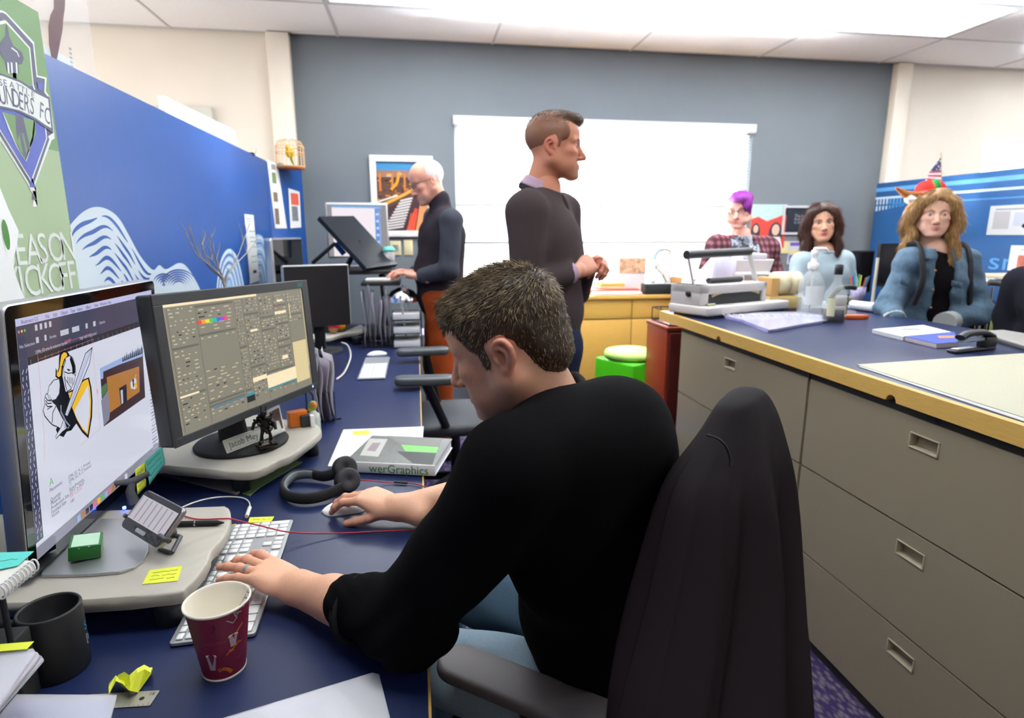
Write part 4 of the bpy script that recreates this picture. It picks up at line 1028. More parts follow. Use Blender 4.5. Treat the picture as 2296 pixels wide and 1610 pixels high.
# plastic sleeves, bottom edge
m_slv = mat('clear_sleeve',(.86,.86,.93),rough=.12,alpha=.42,spec=.8)
def sheet(name,label,px,z,m,th=.0012,cat='paper',ink=0,tilt=None):
    P = [atZ(x,y,z) for x,y in px]; t = thing(name,label,cat,P[0])
    b = MB(); b.prism([(p.x,p.y) for p in P],z-th,z,m); b.build('sheet',t,world=True)
    return t,P
t,P = sheet('plastic_sleeve','clear sleeve with printed pages at the bottom edge of the desk',((480,1620),(838,1510),(848,1520),(880,1640),(480,1680)),.7335,m_paper,.002,'sleeve')
b = MB(); PP = [atZ(x,y,.737) for x,y in ((450,1625),(835,1508),(850,1512),(885,1650),(450,1700))]; b.prism([(p.x,p.y) for p in PP],.7345,.737,m_slv); b.build('clear_cover',t,world=True,label='clear plastic cover')
A = Art(P[1]+Vector((0,0,.0001)),(P[1]-P[0]),Vector((0,0,1)).cross(P[1]-P[0]),.0002)
for i in range(5):
    for j in range(3): A.rect(-.10-.045*j-.01*i,-.028-.007*i,-.07-.045*j-.01*i,-.0265-.007*i,S('print_grey',150,150,156))
A.b.build('print',t,world=True,label='small grey text')
t,P = sheet('plastic_sleeve','purple filled clear sleeve at the bottom left corner',((-60,1570),(250,1570),(232,1640),(-60,1690)),.765,S('violet_paper',126,132,208,rough=.5),.004,'sleeve')
b = MB(); PP = [atZ(x,y,.768) for x,y in ((-60,1556),(262,1558),(240,1640),(-60,1700))]; b.prism([(p.x,p.y) for p in PP],.7655,.768,m_slv); b.build('clear_cover',t,world=True,label='clear plastic cover')
b = MB(); b.prism([(P[0].x,P[0].y-.1),(P[1].x-.01,P[1].y-.08),(P[1].x-.01,P[1].y-.003),(P[0].x,P[0].y-.002)],.7305,.7605,m_mblack); b.build('tray',label='black letter tray carrying the purple sleeve',cat='tray',world=True,loc=P[0])
# stack of clear sleeves on a rack at left edge, with sticky
rk = thing('desk_rack','black wire desk rack holding clear sleeves at the left edge','rack',(-.60,.80,.73))
for (x0,y0) in ((-.555,.80),(-.60,.74),(-.62,.82)):
    b = MB(); b.tube([(x0,y0,.7305),(x0,y0,.93)],.004,m_mblack,6); b.build('post',rk,world=True)
b = MB(); b.box2((-.66,.74,.735),(-.555,.84,.84),m_mblack,.003); b.build('bin',rk,world=True)
for i in range(3):
    z = .846+.006*i
    t,P = sheet('plastic_sleeve',['lowest clear sleeve','middle clear sleeve','topmost clear sleeve'][i]+' in the stack at the left edge below the black mug',((-60,1478+i*-4),(92-9*i,1470-8*i),(98-9*i,1478-8*i),(-60,1660)),z,[m_slv,S('sleeve_pale',196,190,196,rough=.3),m_slv][i],.003,'sleeve',0)
sticky('yellow sticky note on the clear sleeves at the left edge',((-20,1446),(76,1438),(60,1455),(-20,1462)),.8615,m_stk,0)
# comb-bound notebook with teal note, upper left
nb = thing('notebook','comb bound notebook end at the left edge below the display','notebook',(-.57,.82,.93))
P = [atZ(x,y,.945) for x,y in ((-60,1245),(75,1258),(-5,1322),(-60,1340))]
b = MB(); b.prism([(p.x,p.y) for p in P],.932,.945,m_offw); b.build('pages',nb,world=True)
for i in range(10):
    p = P[1].lerp(P[2],i/9.5); b = MB()
    b.tube([p+Vector((.001+.005*math.cos(q),-.001,-.006+.009*math.sin(q))) for q in np.linspace(0,2*PI,12)],.0012,m_white,5); b.build('ring',nb,world=True)
sticky('teal sticky note on the comb bound notebook',((-30,1240),(76,1236),(40,1268),(-30,1282)),.9475,m_stb,1)
b = MB(); b.box2((-.70,.86,.7305),(-.64,.93,.90),m_mblack,.008); b.build('desk_speaker',label='black speaker standing behind the notebook at the left edge',cat='speaker',world=True,loc=(-.67,.9,.73))
# on second riser: nameplate, figurine, photo, orange box, glass bottle
np0,np1,np2 = atZ(507,1018,.818),atZ(503,976,.85),atZ(640,965,.818)
d0 = atZ(510,1017,.8175); d1 = atZ(652,962,.8175); uu = (d1-d0).normalized(); vv = (Vector((0,0,1))*.9+Vector((0,0,1)).cross(uu)*.35).normalized()
Mn = frame_M(d0,uu,vv); Ln = .19
npx = thing('name_plate','pale name plate leaning on the monitor base','sign',d0)
b = MB(); b.prism(rrect(0,0,Ln,.036,.003),-.003,0,S('plate_pale',206,208,196,rough=.4),.0005,M=Mn); b.build('plate',npx,world=True)
A = Art(Mn @ Vector((0,0,.0001)),uu,vv,.0002); A.line([(.004,.004),(Ln-.004,.004),(Ln-.004,.032),(.004,.032),(.004,.004)],.0008,S('plate_line',120,124,116)); A.text('Jacob Mey',.012,.010,.024,S('plate_text',70,76,78),sx=.95); A.b.build('lettering',npx,world=True)
m_fig = S('figure_metal',50,48,46,rough=.22,metal=.8); fg = atZ(598,1000,.817)
fig = thing('figurine','small glossy black robot figurine on the monitor base','figurine',fg)
b = MB(); b.box((0,0,.005),(.05,.035,.01),m_fig,.002,rot=(0,0,.6)); b.box((.006,-.012,.0115),(.03,.006,.003),S('brass_tag',180,160,130,rough=.3,metal=.6),rot=(0,0,.6)); b.build('plinth',fig)
for s_ in (-1,1):
    b = MB(); b.tube([(.012*s_,0,.01),(.011*s_,.003,.03),(.006*s_,0,.045)],[.006,.0045,.006],m_fig,8); b.box((.013*s_,-.005,.014),(.010,.018,.007),m_fig,.002); b.build('leg',fig)
    b = MB(); b.tube([(.012*s_,0,.075),(.026*s_,-.004,.066),(.03*s_,-.012,.05)],[.006,.005,.004],m_fig,8); b.box((.014*s_,0,.078),(.012,.014,.012),m_fig,.003); b.build('arm',fig)
r6 = random.Random(3)
b = MB(); b.box((0,0,.062),(.024,.018,.034),m_fig,.005)
for i in range(22): b.box((r6.uniform(-.02,.02),r6.uniform(-.014,.014),r6.uniform(.045,.088)),(r6.uniform(.006,.014),r6.uniform(.004,.01),r6.uniform(.006,.016)),m_fig,.001,rot=(r6.random()*3,r6.random()*3,r6.random()*3),seg=1)
b.build('torso',fig)
b = MB(); b.box((0,-.003,.092),(.014,.014,.016),m_fig,.003); b.box((.006,0,.104),(.003,.003,.014),m_fig); b.box((-.006,0,.104),(.003,.003,.014),m_fig); b.build('head',fig)
fp = atZ(642,985,.803); fo = thing('photo_print','white bordered instant photo leaning behind the figurine','photo',fp)
a1,a2 = atZ(613,990,.80),atZ(655,965,.80); uu = (a2-a1).normalized(); Mf = frame_M(a1,uu,Vector((-.1,.16,1)))
b = MB(); b.prism(rrect(0,0,.062,.092,.004),0,.002,m_white,M=Mf); b.build('card',fo,world=True)
b = MB(); b.prism(rrect(.006,.022,.056,.084,.002),.002,.0024,S('photo_brown',92,66,62,rough=.4,noise=.6,nscale=90),M=Mf); b.build('picture',fo,world=True,label='dark brown picture')
q = atZ(668,955,.80); b = MB(); b.box((0,0,.024),(.055,.03,.048),S('orange_box',226,120,30,rough=.4),.002); b.build('small_box',label='small orange box on the second riser',cat='box',loc=(q.x,q.y,.8005),rot=(0,0,.5))
q = atZ(686,956,.80); b = MB(); b.box((0,0,.018),(.03,.02,.036),S('box_dark',44,44,48,rough=.4),.002,rot=(0,0,.4)); b.box((.02,-.004,.018),(.012,.02,.036),m_white,.001,rot=(0,0,.4)); b.build('battery_pack',label='small black and white pack next to the orange box',cat='box',loc=(q.x,q.y,.8005))
q = atZ(706,985,.73); gb_ = thing('glass_bottle','small glass bottle with a colourful green and orange stopper','bottle',(q.x,q.y,.73))
b = MB(); b.lathe([(0,0),(.020,0),(.022,.01),(.022,.07),(.019,.085),(.010,.092),(.008,.10),(.007,.10),(.009,.09),(.018,.083),(.020,.07),(.020,.01),(0,.008)],mat('bottle_clear',(.86,.9,.84),rough=.1,alpha=.5,spec=.9),24,c=(0,0,.0005)); b.build('body',gb_)
b = MB()
sdf_add(b,[ell((0,0,.112),(.014,.014,.017),k=.004,col=srgb(110,170,60)),ell((.006,-.006,.116),(.010,.010,.012),k=.002,col=srgb(224,130,50)),ell((-.006,-.004,.102),(.008,.008,.008),k=.003,col=srgb(226,210,70))],.0015,mat('stopper',(.5,.5,.5),rough=.35,vcol=True),tau=.002)
b.build('stopper',gb_,label='green orange and yellow stopper')
# ================================================================== people: shared modelling
def HM(c,fwd,up):
    y = Vector(fwd).normalized(); z = Vector(up); z = (z-y*z.dot(y)).normalized(); x = y.cross(z)
    m = Matrix(((x.x,y.x,z.x,0),(x.y,y.y,z.y,0),(x.z,y.z,z.z,0),(0,0,0,1))); m.translation = Vector(c); return m
def dark(c,f): return tuple(v*f for v in c)
def mix(a,b,t): return tuple(x*(1-t)+y*t for x,y in zip(a,b))
def head_prims(skin,jaw=1.0,chin=1.0,nose=1.0,fat=0.0,neck=0.058,neck_dir=(0,-0.35,-1),neck_len=0.13,ear=True,female=False,mouth_open=0.0):
    P = []
    red = mix(skin,(0.55,0.16,0.12),0.25)
    A = P.append
    A(ell((0,-.012,.040),(.0765,.097,.083),k=.02,col=skin))
    A(ell((0,.030,.040),(.066,.058,.062),k=.02,col=skin))
    A(ell((0,.034,-.030),(.058+fat*.3,.055,.070),k=.02,col=skin))
    for s in (-1,1):
        A(cap((s*.055*jaw,-.002,-.048),(s*.020,.064,-.098*chin),.020+fat*.3,.018+fat*.2,k=.03,col=skin))
        A(cap((s*.058,.0,.0),(s*.055*jaw,-.002,-.048),.016,.018+fat*.3,k=.03,col=skin))
        A(ell((s*.040,.058,-.020),(.024+fat*.5,.022,.019),k=.02,col=red))
        A(ell((s*.036,.056,-.060),(.022+fat,.020+fat*.5,.026),k=.02,col=skin))
        A(cap((s*.046,.066,.020),(s*.012,.082,.017),.010 if not female else .008,.009,k=.014,col=skin))
    A(ell((0,.078,-.100*chin),(.020,.016,.014),k=.014,col=skin))
    A(ell((0,.062,-.072),(.034,.028,.026),k=.016,col=skin))
    # nose
    A(cap((0,.083,.008),(0,.100+.006*nose,-.032),.0075,.0105*nose,k=.010,col=skin))
    A(ell((0,.103+.004*nose,-.037),(.0105*nose,.011,.009),k=.006,col=red))
    for s in (-1,1): A(ell((s*.0115*nose,.094,-.040),(.0075,.0095,.0068),k=.006,col=red))
    # lips
    lip = mix(skin,(0.45,0.10,0.10),0.45)
    A(cap((-.018,.083,-.067),(.018,.083,-.067),.005,k=.006,col=lip)); A(ell((0,.089,-.064),(.014,.008,.0055),k=.005,col=lip)); A(ell((0,.088,-.074),(.014,.008,.0062),k=.005,col=lip))
    # eye sockets, lids
    for s in (-1,1):
        q = ell((s*.032,.092,.002),(.019,.014,.0125),k=.012); q['sub'] = True; A(q)
        A(ell((s*.0315,.069,.0),(.0138,.0138,.0125),k=.004,col=skin))
    if ear:
        for s in (-1,1):
            A(ell((s*.077,-.016,-.006),(.007,.017,.029),rot=(.15,0,s*-.35),k=.006,col=red))
            q = ell((s*.088,-.008,-.006),(.008,.010,.017),rot=(.15,0,0),k=.004); q['sub'] = True; A(q)
    nd = Vector(neck_dir).normalized()
    A(cap((0,-.018,-.035),Vector((0,-.018,-.035))+nd*neck_len,neck*.92,neck,k=.03,col=skin))
    return P
def face_paint(skin,lips=(0.45,0.12,0.12),brow=(0.08,0.05,0.03),iris=(0.10,0.07,0.05),lid=None,stub=None,browth=.0035,look=(0,0)):
    W = (0.50,0.45,0.43); dk = (0.05,0.03,0.025)
    L = []
    def pe(c,r,col,soft=.0015,rot=None,amt=1.0): q = ell(c,r,rot); q['amt'] = amt; L.append((q,col,soft))
    def pc(a,b,r,col,soft=.0015,amt=1.0): q = cap(a,b,r); q['amt'] = amt; L.append((q,col,soft))
    if stub: pe((0,.05,-.085),(.062,.065,.042),stub,.02,amt=.5)
    for s in (-1,1):
        if lid: pe((s*.032,.083,.007),(.018,.02,.009),lid,.006,amt=.6)
        pe((s*.032,.085,.001),(.0125,.016,.0052),W,.001)
        pe((s*.032+look[0]*.005,.086,.001+look[1]*.003),(.0062,.014,.0062),iris,.001)
        pe((s*.032+look[0]*.005,.087,.001+look[1]*.003),(.0024,.014,.0024),(0.01,0.01,0.01),.001)
        pc((s*.019,.087,.003),(s*.032,.089,.0072),.0016,dk); pc((s*.032,.089,.0072),(s*.046,.080,.003),.0018,dk)
        pc((s*.014,.090,.0185),(s*.030,.087,.024),browth,brow,.003,.85); pc((s*.030,.087,.024),(s*.050,.072,.018),browth*.8,brow,.003,.85)
        pe((s*.009,.100,-.0445),(.0035,.006,.0022),(.12,.04,.03),.0015)
    pe((0,.090,-.0635),(.021,.016,.0052),lips,.003,amt=.8); pe((0,.090,-.0745),(.018,.016,.006),lips,.003,amt=.8)
    pc((-.021,.086,-.069),(.021,.086,-.069),.0012,dark(lips,.35),.0012)
    return L
def paint_x(L,M,s=1.0): return [(dict(xform([p],M,s)[0],amt=p.get('amt',1.0)),c,so*s) for p,c,so in L]
def hand_prims(skin,side=1,spread=0.1,curl=((.3,.5,.3),)*4,thumb=(0.75,0.65,-0.25),tcurl=(.25,.25),fat=1.0):
    """local: wrist at origin, +y to the fingers, +z back of hand, thumb toward side*+x"""
    P = []; red = mix(skin,(0.6,0.15,0.12),.28)
    kn = [(.027,.090),(.008,.094),(-.011,.089),(-.028,.080)]; ln = [(.044,.027,.022),(.049,.031,.023),(.045,.029,.022),(.035,.022,.020)]
    for i,((x,y),l) in enumerate(zip(kn,ln)):
        r = (.0100,.0102,.0096,.0086)[i]*fat
        P.append(cap((side*x*.55,.004,-.002),(side*x,y,0),.0145*fat,r*1.12,k=.014,col=skin))
        p = Vector((side*x,y,0)); yaw = (1.5-i)*spread*side; ang = 0; cc = curl[i]
        for j in range(3):
            ang += cc[j]; d = Vector((math.sin(yaw)*math.cos(ang),math.cos(yaw)*math.cos(ang),-math.sin(ang))); q = p+d*l[j]
            P.append(cap(p,q,r*(1-.10*j),r*(1-.10*(j+1)),k=.003,col=mix(skin,red,.35+.3*j)))
            if j < 2: P.append(ell(q,r*(1.0-.08*j)*1.03,k=.002,col=red))
            p = q
    P.append(ell((0,.052,-.004),(.038*fat,.042,.0135),k=.014,col=skin)); P.append(ell((side*.020,.034,-.012),(.016,.030,.013),k=.014,col=skin))
    p = Vector((side*.020,.024,-.008)); d = Vector((side*thumb[0],thumb[1],thumb[2])).normalized(); a = 0
    for j,l in enumerate((.040,.034,.027)):
        if j: d = (d + Vector((-side*tcurl[j-1],tcurl[j-1]*.6,-.1*tcurl[j-1]))).normalized()
        q = p+d*l; P.append(cap(p,q,(.0145,.0115,.0105)[j]*fat,(.0118,.0108,.0085)[j]*fat,k=.008 if j == 0 else .003,col=mix(skin,red,.3*j))); p = q
    P.append(cap((0,.006,0),(0,-.05,0),.0225*fat,.027*fat,k=.012,col=skin))
    return P
def flatx(prims,sz=0.8): return prims
def ear_prims(s,skin):
    """detailed ear, local head coordinates, side s"""
    red = mix(skin,(0.62,0.14,0.12),.42); dk = mix(skin,(0.3,0.05,0.05),.6); P = []
    ox = s*.078
    def pt(y,z,x=0.0): return Vector((ox+s*x,-.010+(y+.010)*.84,-.006+z*.84))
    helix = [(.004,.004,.001),(-.002,.018,.005),(-.012,.026,.009),(-.024,.025,.012),(-.033,.014,.014),(-.034,.000,.014),(-.030,-.012,.012),(-.022,-.022,.008),(-.012,-.031,.004)]
    H = spl([pt(y-.0,z,x) for y,z,x in helix],3)
    for a,b in zip(H[:-1],H[1:]): P.append(cap(a,b,.0036,k=.003,col=red))
    P.append(ell(pt(-.018,.000,.003),(.0045,.0175,.026),rot=(.12,0,s*.30),k=.004,col=mix(skin,red,.6)))
    ah = spl([pt(-.006,.014,.006),pt(-.016,.012,.0095),pt(-.023,.002,.0105),pt(-.020,-.011,.009),pt(-.013,-.017,.007)],3)
    for a,b in zip(ah[:-1],ah[1:]): P.append(cap(a,b,.0034,k=.003,col=red))
    P.append(ell(pt(-.010,-.027,.004),(.0048,.0085,.010),k=.005,col=red)); P.append(ell(pt(.002,-.006,.003),(.0045,.005,.007),k=.004,col=skin))
    q = ell(pt(-.010,-.004,.008),(.008,.0075,.012),k=.003); q['sub'] = True; P.append(q)
    return P
def hair_strands(mb,pts,nrm,flow,length,r,cols,seg=3,lift=0.3,jit=0.25,seed=1,M=None,droop=0.0,keep=None):
    """grow thin tapered strands from surface points (local), flow(p)->direction, cols=(dark, light)"""
    g = np.random.RandomState(seed); n = len(pts)
    base = len(mb.v)
    if mb.col is None: mb.col = [(0.5,0.5,0.5,1)]*base
    V = []; Cc = []
    F = flow(pts); F = F - nrm*(F*nrm).sum(1)[:,None]; F /= np.maximum(np.linalg.norm(F,axis=1),1e-6)[:,None]
    d = F + nrm*lift + g.normal(size=(n,3))*jit; d /= np.linalg.norm(d,axis=1)[:,None]
    L = length(pts)*g.uniform(.7,1.2,n); p = pts - nrm*.0015
    side = np.cross(d,nrm); side /= np.maximum(np.linalg.norm(side,axis=1),1e-6)[:,None]
    t = g.uniform(0,1,n)**1.6; tone = np.array(cols[0])[None]*(1-t[:,None])+np.array(cols[1])[None]*t[:,None]
    rings = []
    for j in range(seg+1):
        rr = r*(1-.85*(j/seg)**1.5); up = np.cross(side,d)
        for a in range(3):
            q = 2*PI*a/3; rings.append(p + side*(math.cos(q)*rr) + up*(math.sin(q)*rr))
        p = p + d*(L/seg)[:,None]
        d = d - nrm*(lift*.55/seg) + np.array([0,0,-droop/seg])[None]; d /= np.linalg.norm(d,axis=1)[:,None]
    R = np.stack(rings,1)  # n, 3*(seg+1), 3
    if M is not None:
        Mm_ = np.array(M); R = R @ Mm_[:3,:3].T + Mm_[:3,3]
    R = R.reshape(-1,3)
    k = 3*(seg+1); fl = []
    for j in range(seg):
        for a in range(3): fl.append((j*3+a,j*3+(a+1) % 3,(j+1)*3+(a+1) % 3,(j+1)*3+a))
    fl = np.array(fl); FF = (fl[None]+(np.arange(n)*k)[:,None,None]).reshape(-1,4)
    mb.add([tuple(v) for v in R],[tuple(int(x) for x in f) for f in FF],m_hair,True)
    cc = np.repeat(np.concatenate([tone,np.ones((n,1))],1),k,0)
    mb.col = list(mb.col)+[tuple(c) for c in cc]
def surf_normals(vt,F):
    a = vt[F[:,1]]-vt[F[:,0]]; b = vt[F[:,2]]-vt[F[:,0]]; n = np.cross(a,b); N = np.zeros_like(vt)
    for i in range(4): np.add.at(N,F[:,i],n)
    return N/np.maximum(np.linalg.norm(N,axis=1),1e-9)[:,None]
m_skin = mat('skin',(0.6,0.4,0.3),rough=0.5,spec=0.35,vcol=True,noise=0.06,nscale=250,sss=0.0)
m_hair = mat('hair',(0.2,0.15,0.1),rough=0.45,spec=0.4,vcol=True)
m_cloth = mat('cloth',(0.1,0.1,0.1),rough=0.95,spec=0.08,vcol=True,bump=0.25,bscale=700,noise=0.08,nscale=300)
def skin_obj(name,parent,groups,m=None):
    """several blended groups (prims, res, paint) in one mesh"""
    b = MB()
    for g in groups:
        prims,res = g[0],g[1]; pt = g[2] if len(g) > 2 else ()
        sdf_add(b,prims,res,m or m_skin,paint=pt)
    return b.build(name,parent,world=True)
def cloth_obj(name,parent,prims,res,disp=None,paint=(),tau=.004,label=None,m=None,margin=0.01):
    b = MB(); sdf_add(b,prims,res,m or m_cloth,disp=disp,paint=paint,tau=tau,margin=margin); return b.build(name,parent,world=True,label=label)
def torso(N,P,Ls,Rs,w=1.0,d=1.0,belly=0.0,col=None,k=.05,grow=0.0,fwd=None):
    """N neck base, P pelvis centre, shoulders; returns prims"""
    N,P,Ls,Rs = map(Vector,(N,P,Ls,Rs)); mid = (Ls+Rs)/2
    x = (Rs-Ls).normalized(); z = (mid-P).normalized(); y = z.cross(x).normalized(); z2 = x.cross(y).normalized()
    R = Matrix(((x.x,y.x,z2.x),(x.y,y.y,z2.y),(x.z,y.z,z2.z))); h = (mid-P).length; g = grow
    out = [ell(mid.lerp(P,.30)+y*.005,(.155*w+g,.105*d+g,h*.36+g),R,k=k,col=col),
           ell(mid.lerp(P,.16),(.142*w+g,.082*d+g,.075+g),R,k=k,col=col),
           ell(mid.lerp(P,.68)+y*(.01+belly*.5),(.140*w+g,.100*d+belly+g,h*.30+g),R,k=k,col=col),
           ell(P,(.158*w+g,.112*d+g,.12+g),R,k=k,col=col),
           cap(Ls.lerp(mid,.10),Rs.lerp(mid,.10),.044+g,k=k,col=col),
           cap(N-z2*.045,Ls.lerp(mid,.25),.050+g*.6,.046+g,k=.03,col=col),cap(N-z2*.045,Rs.lerp(mid,.25),.050+g*.6,.046+g,k=.03,col=col)]
    if g < 0: out.append(cap(N,mid,.058,.06,k=.02,col=col))
    return out
def limb(a,b,c,r0,r1,r2,col=None,k=.02):
    return [cap(a,b,r0,r1,k=k,col=col),cap(b,c,r1,r2,k=k,col=col)]
# ================================================================== the seated man (focus of the picture)
skinA = srgb(226,172,142)
hC = atD(1136,768,0.965)
fwd = Vector((-0.86,0.36,-0.36)).normalized()
Hm = HM(hC,fwd,Vector((-0.34,0.10,1)))
Nk = atD(1238,958,0.94)
LsJ,RsJ = atD(1152,1062,0.82),atD(1386,934,1.09)
LeJ = atZ(905,1400,0.795); LwJ = atZ(672,1318,0.772)
ReJ = Vector((.20,1.30,.80)); RwJ = atZ(895,1138,.775)
Pv = Vector((.36,.95,.58))
seat_man = thing('person','seated man in black sweater with short brown hair typing at the near desk','person',(Pv.x,Pv.y,0))
HS = .985
hp = head_prims(skinA,ear=False,jaw=1.05,neck=.060,neck_dir=(0,-.12,-1),neck_len=.15)
hp += ear_prims(-1,skinA)+ear_prims(1,skinA)
hpaint = face_paint(skinA,brow=srgb(110,84,60),lid=mix(skinA,(.5,.2,.15),.3),stub=mix(skinA,srgb(120,90,80),.6))
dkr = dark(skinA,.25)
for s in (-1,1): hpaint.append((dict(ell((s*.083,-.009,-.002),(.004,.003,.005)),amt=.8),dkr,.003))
g_head = (xform(hp,Hm,HS),.0021,paint_x(hpaint,Hm,HS))
# hands
Ld = (atZ(560,1262,.790)-LwJ); Lh = HM(LwJ,Vector((Ld.x,Ld.y,.016)),(0,0,1))
lh = xform(hand_prims(skinA,1,spread=.14,curl=((.10,.34,.25),(.12,.34,.25),(.12,.14,.14),(.16,.16,.14)),thumb=(.8,.6,-.5)),Lh,.98)
lh += [cap(LwJ,LeJ,.027,.043,k=.02,col=skinA),cap(LwJ.lerp(LeJ,.35)+Vector((0,0,.004)),LeJ,.036,.045,k=.02,col=skinA)]
Rd = (atZ(800,1108,.79)-RwJ); Rh = HM(RwJ,Vector((Rd.x,Rd.y,.02)),(0,-.12,1))
rh = xform(hand_prims(skinA,-1,spread=.05,curl=((.38,.42,.25),(.38,.42,.25),(.50,.5,.3),(.6,.5,.3)),thumb=(.42,.8,-.50),tcurl=(.2,.1)),Rh,.98)
rh += [cap(RwJ,ReJ,.027,.043,k=.02,col=skinA)]
under = [cap(LsJ,LeJ,.042,.036,k=.02,col=skinA),cap(RsJ,ReJ,.042,.036,k=.02,col=skinA)]+torso(Nk,Pv,LsJ,RsJ,col=skinA,grow=-.02)
skin_obj('body',seat_man,[g_head,(lh,.0022),(rh,.0024),(under,.012)])
# ring
rp_ = Lh @ (Vector((-.011,.089,0))*.98); rd_ = Vector((math.sin(-.5*.14)*math.cos(.12),math.cos(.07)*math.cos(.12),-math.sin(.12)))
rc_ = Lh @ ((Vector((-.011,.089,0))+rd_*.026)*.98); ax_ = (Lh.to_3x3() @ rd_).normalized()
b = MB(); b.tube([rc_-ax_*.003,rc_+ax_*.003],.0102,m_alu,20); b.build('ring',seat_man,world=True,label='silver finger ring')
# sweater
swc = srgb(9,8,10); sw2 = srgb(25,22,27)
tz = torso(Nk,Pv,LsJ,RsJ,w=1.10,d=1.12,belly=.015,col=swc,grow=.010)
cuff = LeJ.lerp(LwJ,.44)
tz += [cap(LsJ,LsJ.lerp(LeJ,.55),.074,.062,k=.05,col=swc),cap(LsJ.lerp(LeJ,.5),LeJ,.062,.060,k=.03,col=swc),ell(LeJ+Vector((.03,-.005,-.012)),(.05,.05,.045),k=.03,col=swc),
       cap(LeJ,cuff,.062,.051,k=.02,col=swc),cap(RsJ,ReJ,.056,.056,k=.04,col=swc),cap(ReJ,ReJ.lerp(RwJ,.45),.056,.045,k=.02,col=swc)]
tz += [ell(atD(1400,1010,1.0),(.09,.08,.11),k=.06,col=swc),ell(atD(1290,1040,.93),(.13,.11,.12),k=.06,col=swc)]
q = xform([cap((0,-.02,-.035),Vector((0,-.02,-.035))+Vector((0,-.12,-1)).normalized()*.125,.063,k=.006)],Hm,HS)[0]; q['sub'] = True; tz.append(q)
nf = noise_fn(26,.0030,6,(1,1,1),3); nf2 = noise_fn(11,.0035,5,(1,1,1),8)
def folds(X,Y,Z):
    # creases ring the bent elbow and run down the back
    d = np.sqrt((X-LeJ.x)**2+(Y-LeJ.y)**2+(Z-LeJ.z)**2); a = (X-LeJ.x)*.8-(Z-LeJ.z)*.6
    dc = np.sqrt((X-cuff.x)**2+(Y-cuff.y)**2+(Z-cuff.z)**2)
    return nf(X,Y,Z)+nf2(X,Y,Z)-.0045*np.exp(-(d/.10)**2)*np.sin(a*170)-.0025*np.exp(-(dc/.05)**2)*np.sin((X+Y*.5)*300)
cloth_obj('sweater',seat_man,tz,.0045,disp=folds,margin=.012)
# collar rib
ndir = (Hm.to_3x3() @ Vector((0,-.12,-1))).normalized(); cc_ = Hm @ (Vector((0,-.018,-.035))*HS)+ndir*.083
ua = ndir.orthogonal().normalized(); ub = ndir.cross(ua)
b = MB(); b.tube([cc_+ndir*.012*math.sin(3*q)+(ua*math.cos(q)+ub*math.sin(q))*.0655 for q in np.linspace(0,2*PI,41)[:-1]],.0075,S('rib_black',12,11,13,rough=.95),8,closed=True,flat=1.7,up=tuple(ndir)); b.build('collar',seat_man,world=True)
b = MB(); ca_ = (cuff-LeJ).normalized(); u1 = ca_.orthogonal().normalized(); u2 = ca_.cross(u1)
for dd_,rr in ((.0,.048),(-.008,.050)):
    b.tube([cuff+ca_*(dd_-.002)+(u1*math.cos(q)+u2*math.sin(q))*rr for q in np.linspace(0,2*PI,37)[:-1]],.0052,S('rib_black',12,11,13,rough=.95),6,closed=True)
b.build('cuff',seat_man,world=True)
# jeans
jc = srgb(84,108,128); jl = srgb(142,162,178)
Lt0,Rt0 = Pv+Vector((-.05,-.085,-.02)),Pv+Vector((.06,.08,-.02)); LK,RK = Vector((-.07,1.06,.565)),Vector((.02,1.33,.55))
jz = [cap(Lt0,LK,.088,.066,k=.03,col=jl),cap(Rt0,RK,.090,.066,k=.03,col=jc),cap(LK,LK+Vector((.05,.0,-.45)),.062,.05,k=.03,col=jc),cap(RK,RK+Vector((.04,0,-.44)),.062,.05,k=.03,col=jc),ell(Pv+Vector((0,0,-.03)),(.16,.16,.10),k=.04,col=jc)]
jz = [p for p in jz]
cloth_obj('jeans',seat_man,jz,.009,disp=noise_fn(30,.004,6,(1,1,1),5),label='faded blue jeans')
for k_,kk in enumerate((LK,RK)):
    b = MB(); f = kk+Vector((.05,0,-.46)); sdf_add(b,[ell((f.x-.02,f.y,.045),(.05,.045,.04),col=srgb(40,36,34)),cap((f.x-.02,f.y,.032),(f.x-.17,f.y+.05,.028),.038,.028,k=.03,col=srgb(40,36,34))],.008,m_cloth); b.build('shoe',seat_man,world=True)
# hair: cap plus strands
hd,hl = srgb(58,43,32),srgb(190,168,128)
cap_pr = [ell((0,-.013,.040),(.0795,.100,.0845),k=.02,col=hd),ell((0,.035,.062),(.062,.053,.049),k=.02,col=hd),ell((0,.055,.080),(.044,.024,.022),k=.015,col=hd),ell((0,-.062,-.015),(.060,.044,.062),k=.02,col=hd)]
def SUB(c,r,rot=None,k=.008): q = ell(c,r,rot,k=k); q['sub'] = True; return q
cap_pr += [SUB((0,.108,-.010),(.062,.052,.078)),SUB((-.064,.090,-.020),(.040,.052,.085),(0,0,.0)),SUB((.064,.090,-.020),(.040,.052,.085)),SUB((0,.02,-.135),(.14,.10,.088)),SUB((-.085,-.012,-.022),(.03,.026,.044)),SUB((.085,-.012,-.022),(.03,.026,.044))]
for s in (-1,1): cap_pr += [cap((s*.066,.026,.045),(s*.0705,.018,-.014),.0125,.0085,k=.008,col=hd),ell((s*.0635,.022,.046),(.018,.028,.034),k=.01,col=hd)]
hv,hf,hcol = sdf_mesh(cap_pr,.003,disp=noise_fn(120,.0006,5,seed=2))
hn = surf_normals(hv,hf)
hb_ = MB(); Hs = Hm @ Matrix.Scale(HS,4)
hb_.add([Hs @ Vector(v) for v in hv],[tuple(int(a) for a in f) for f in hf],m_hair,True); hb_.col = [tuple(c) for c in hcol]
g9 = np.random.RandomState(5)
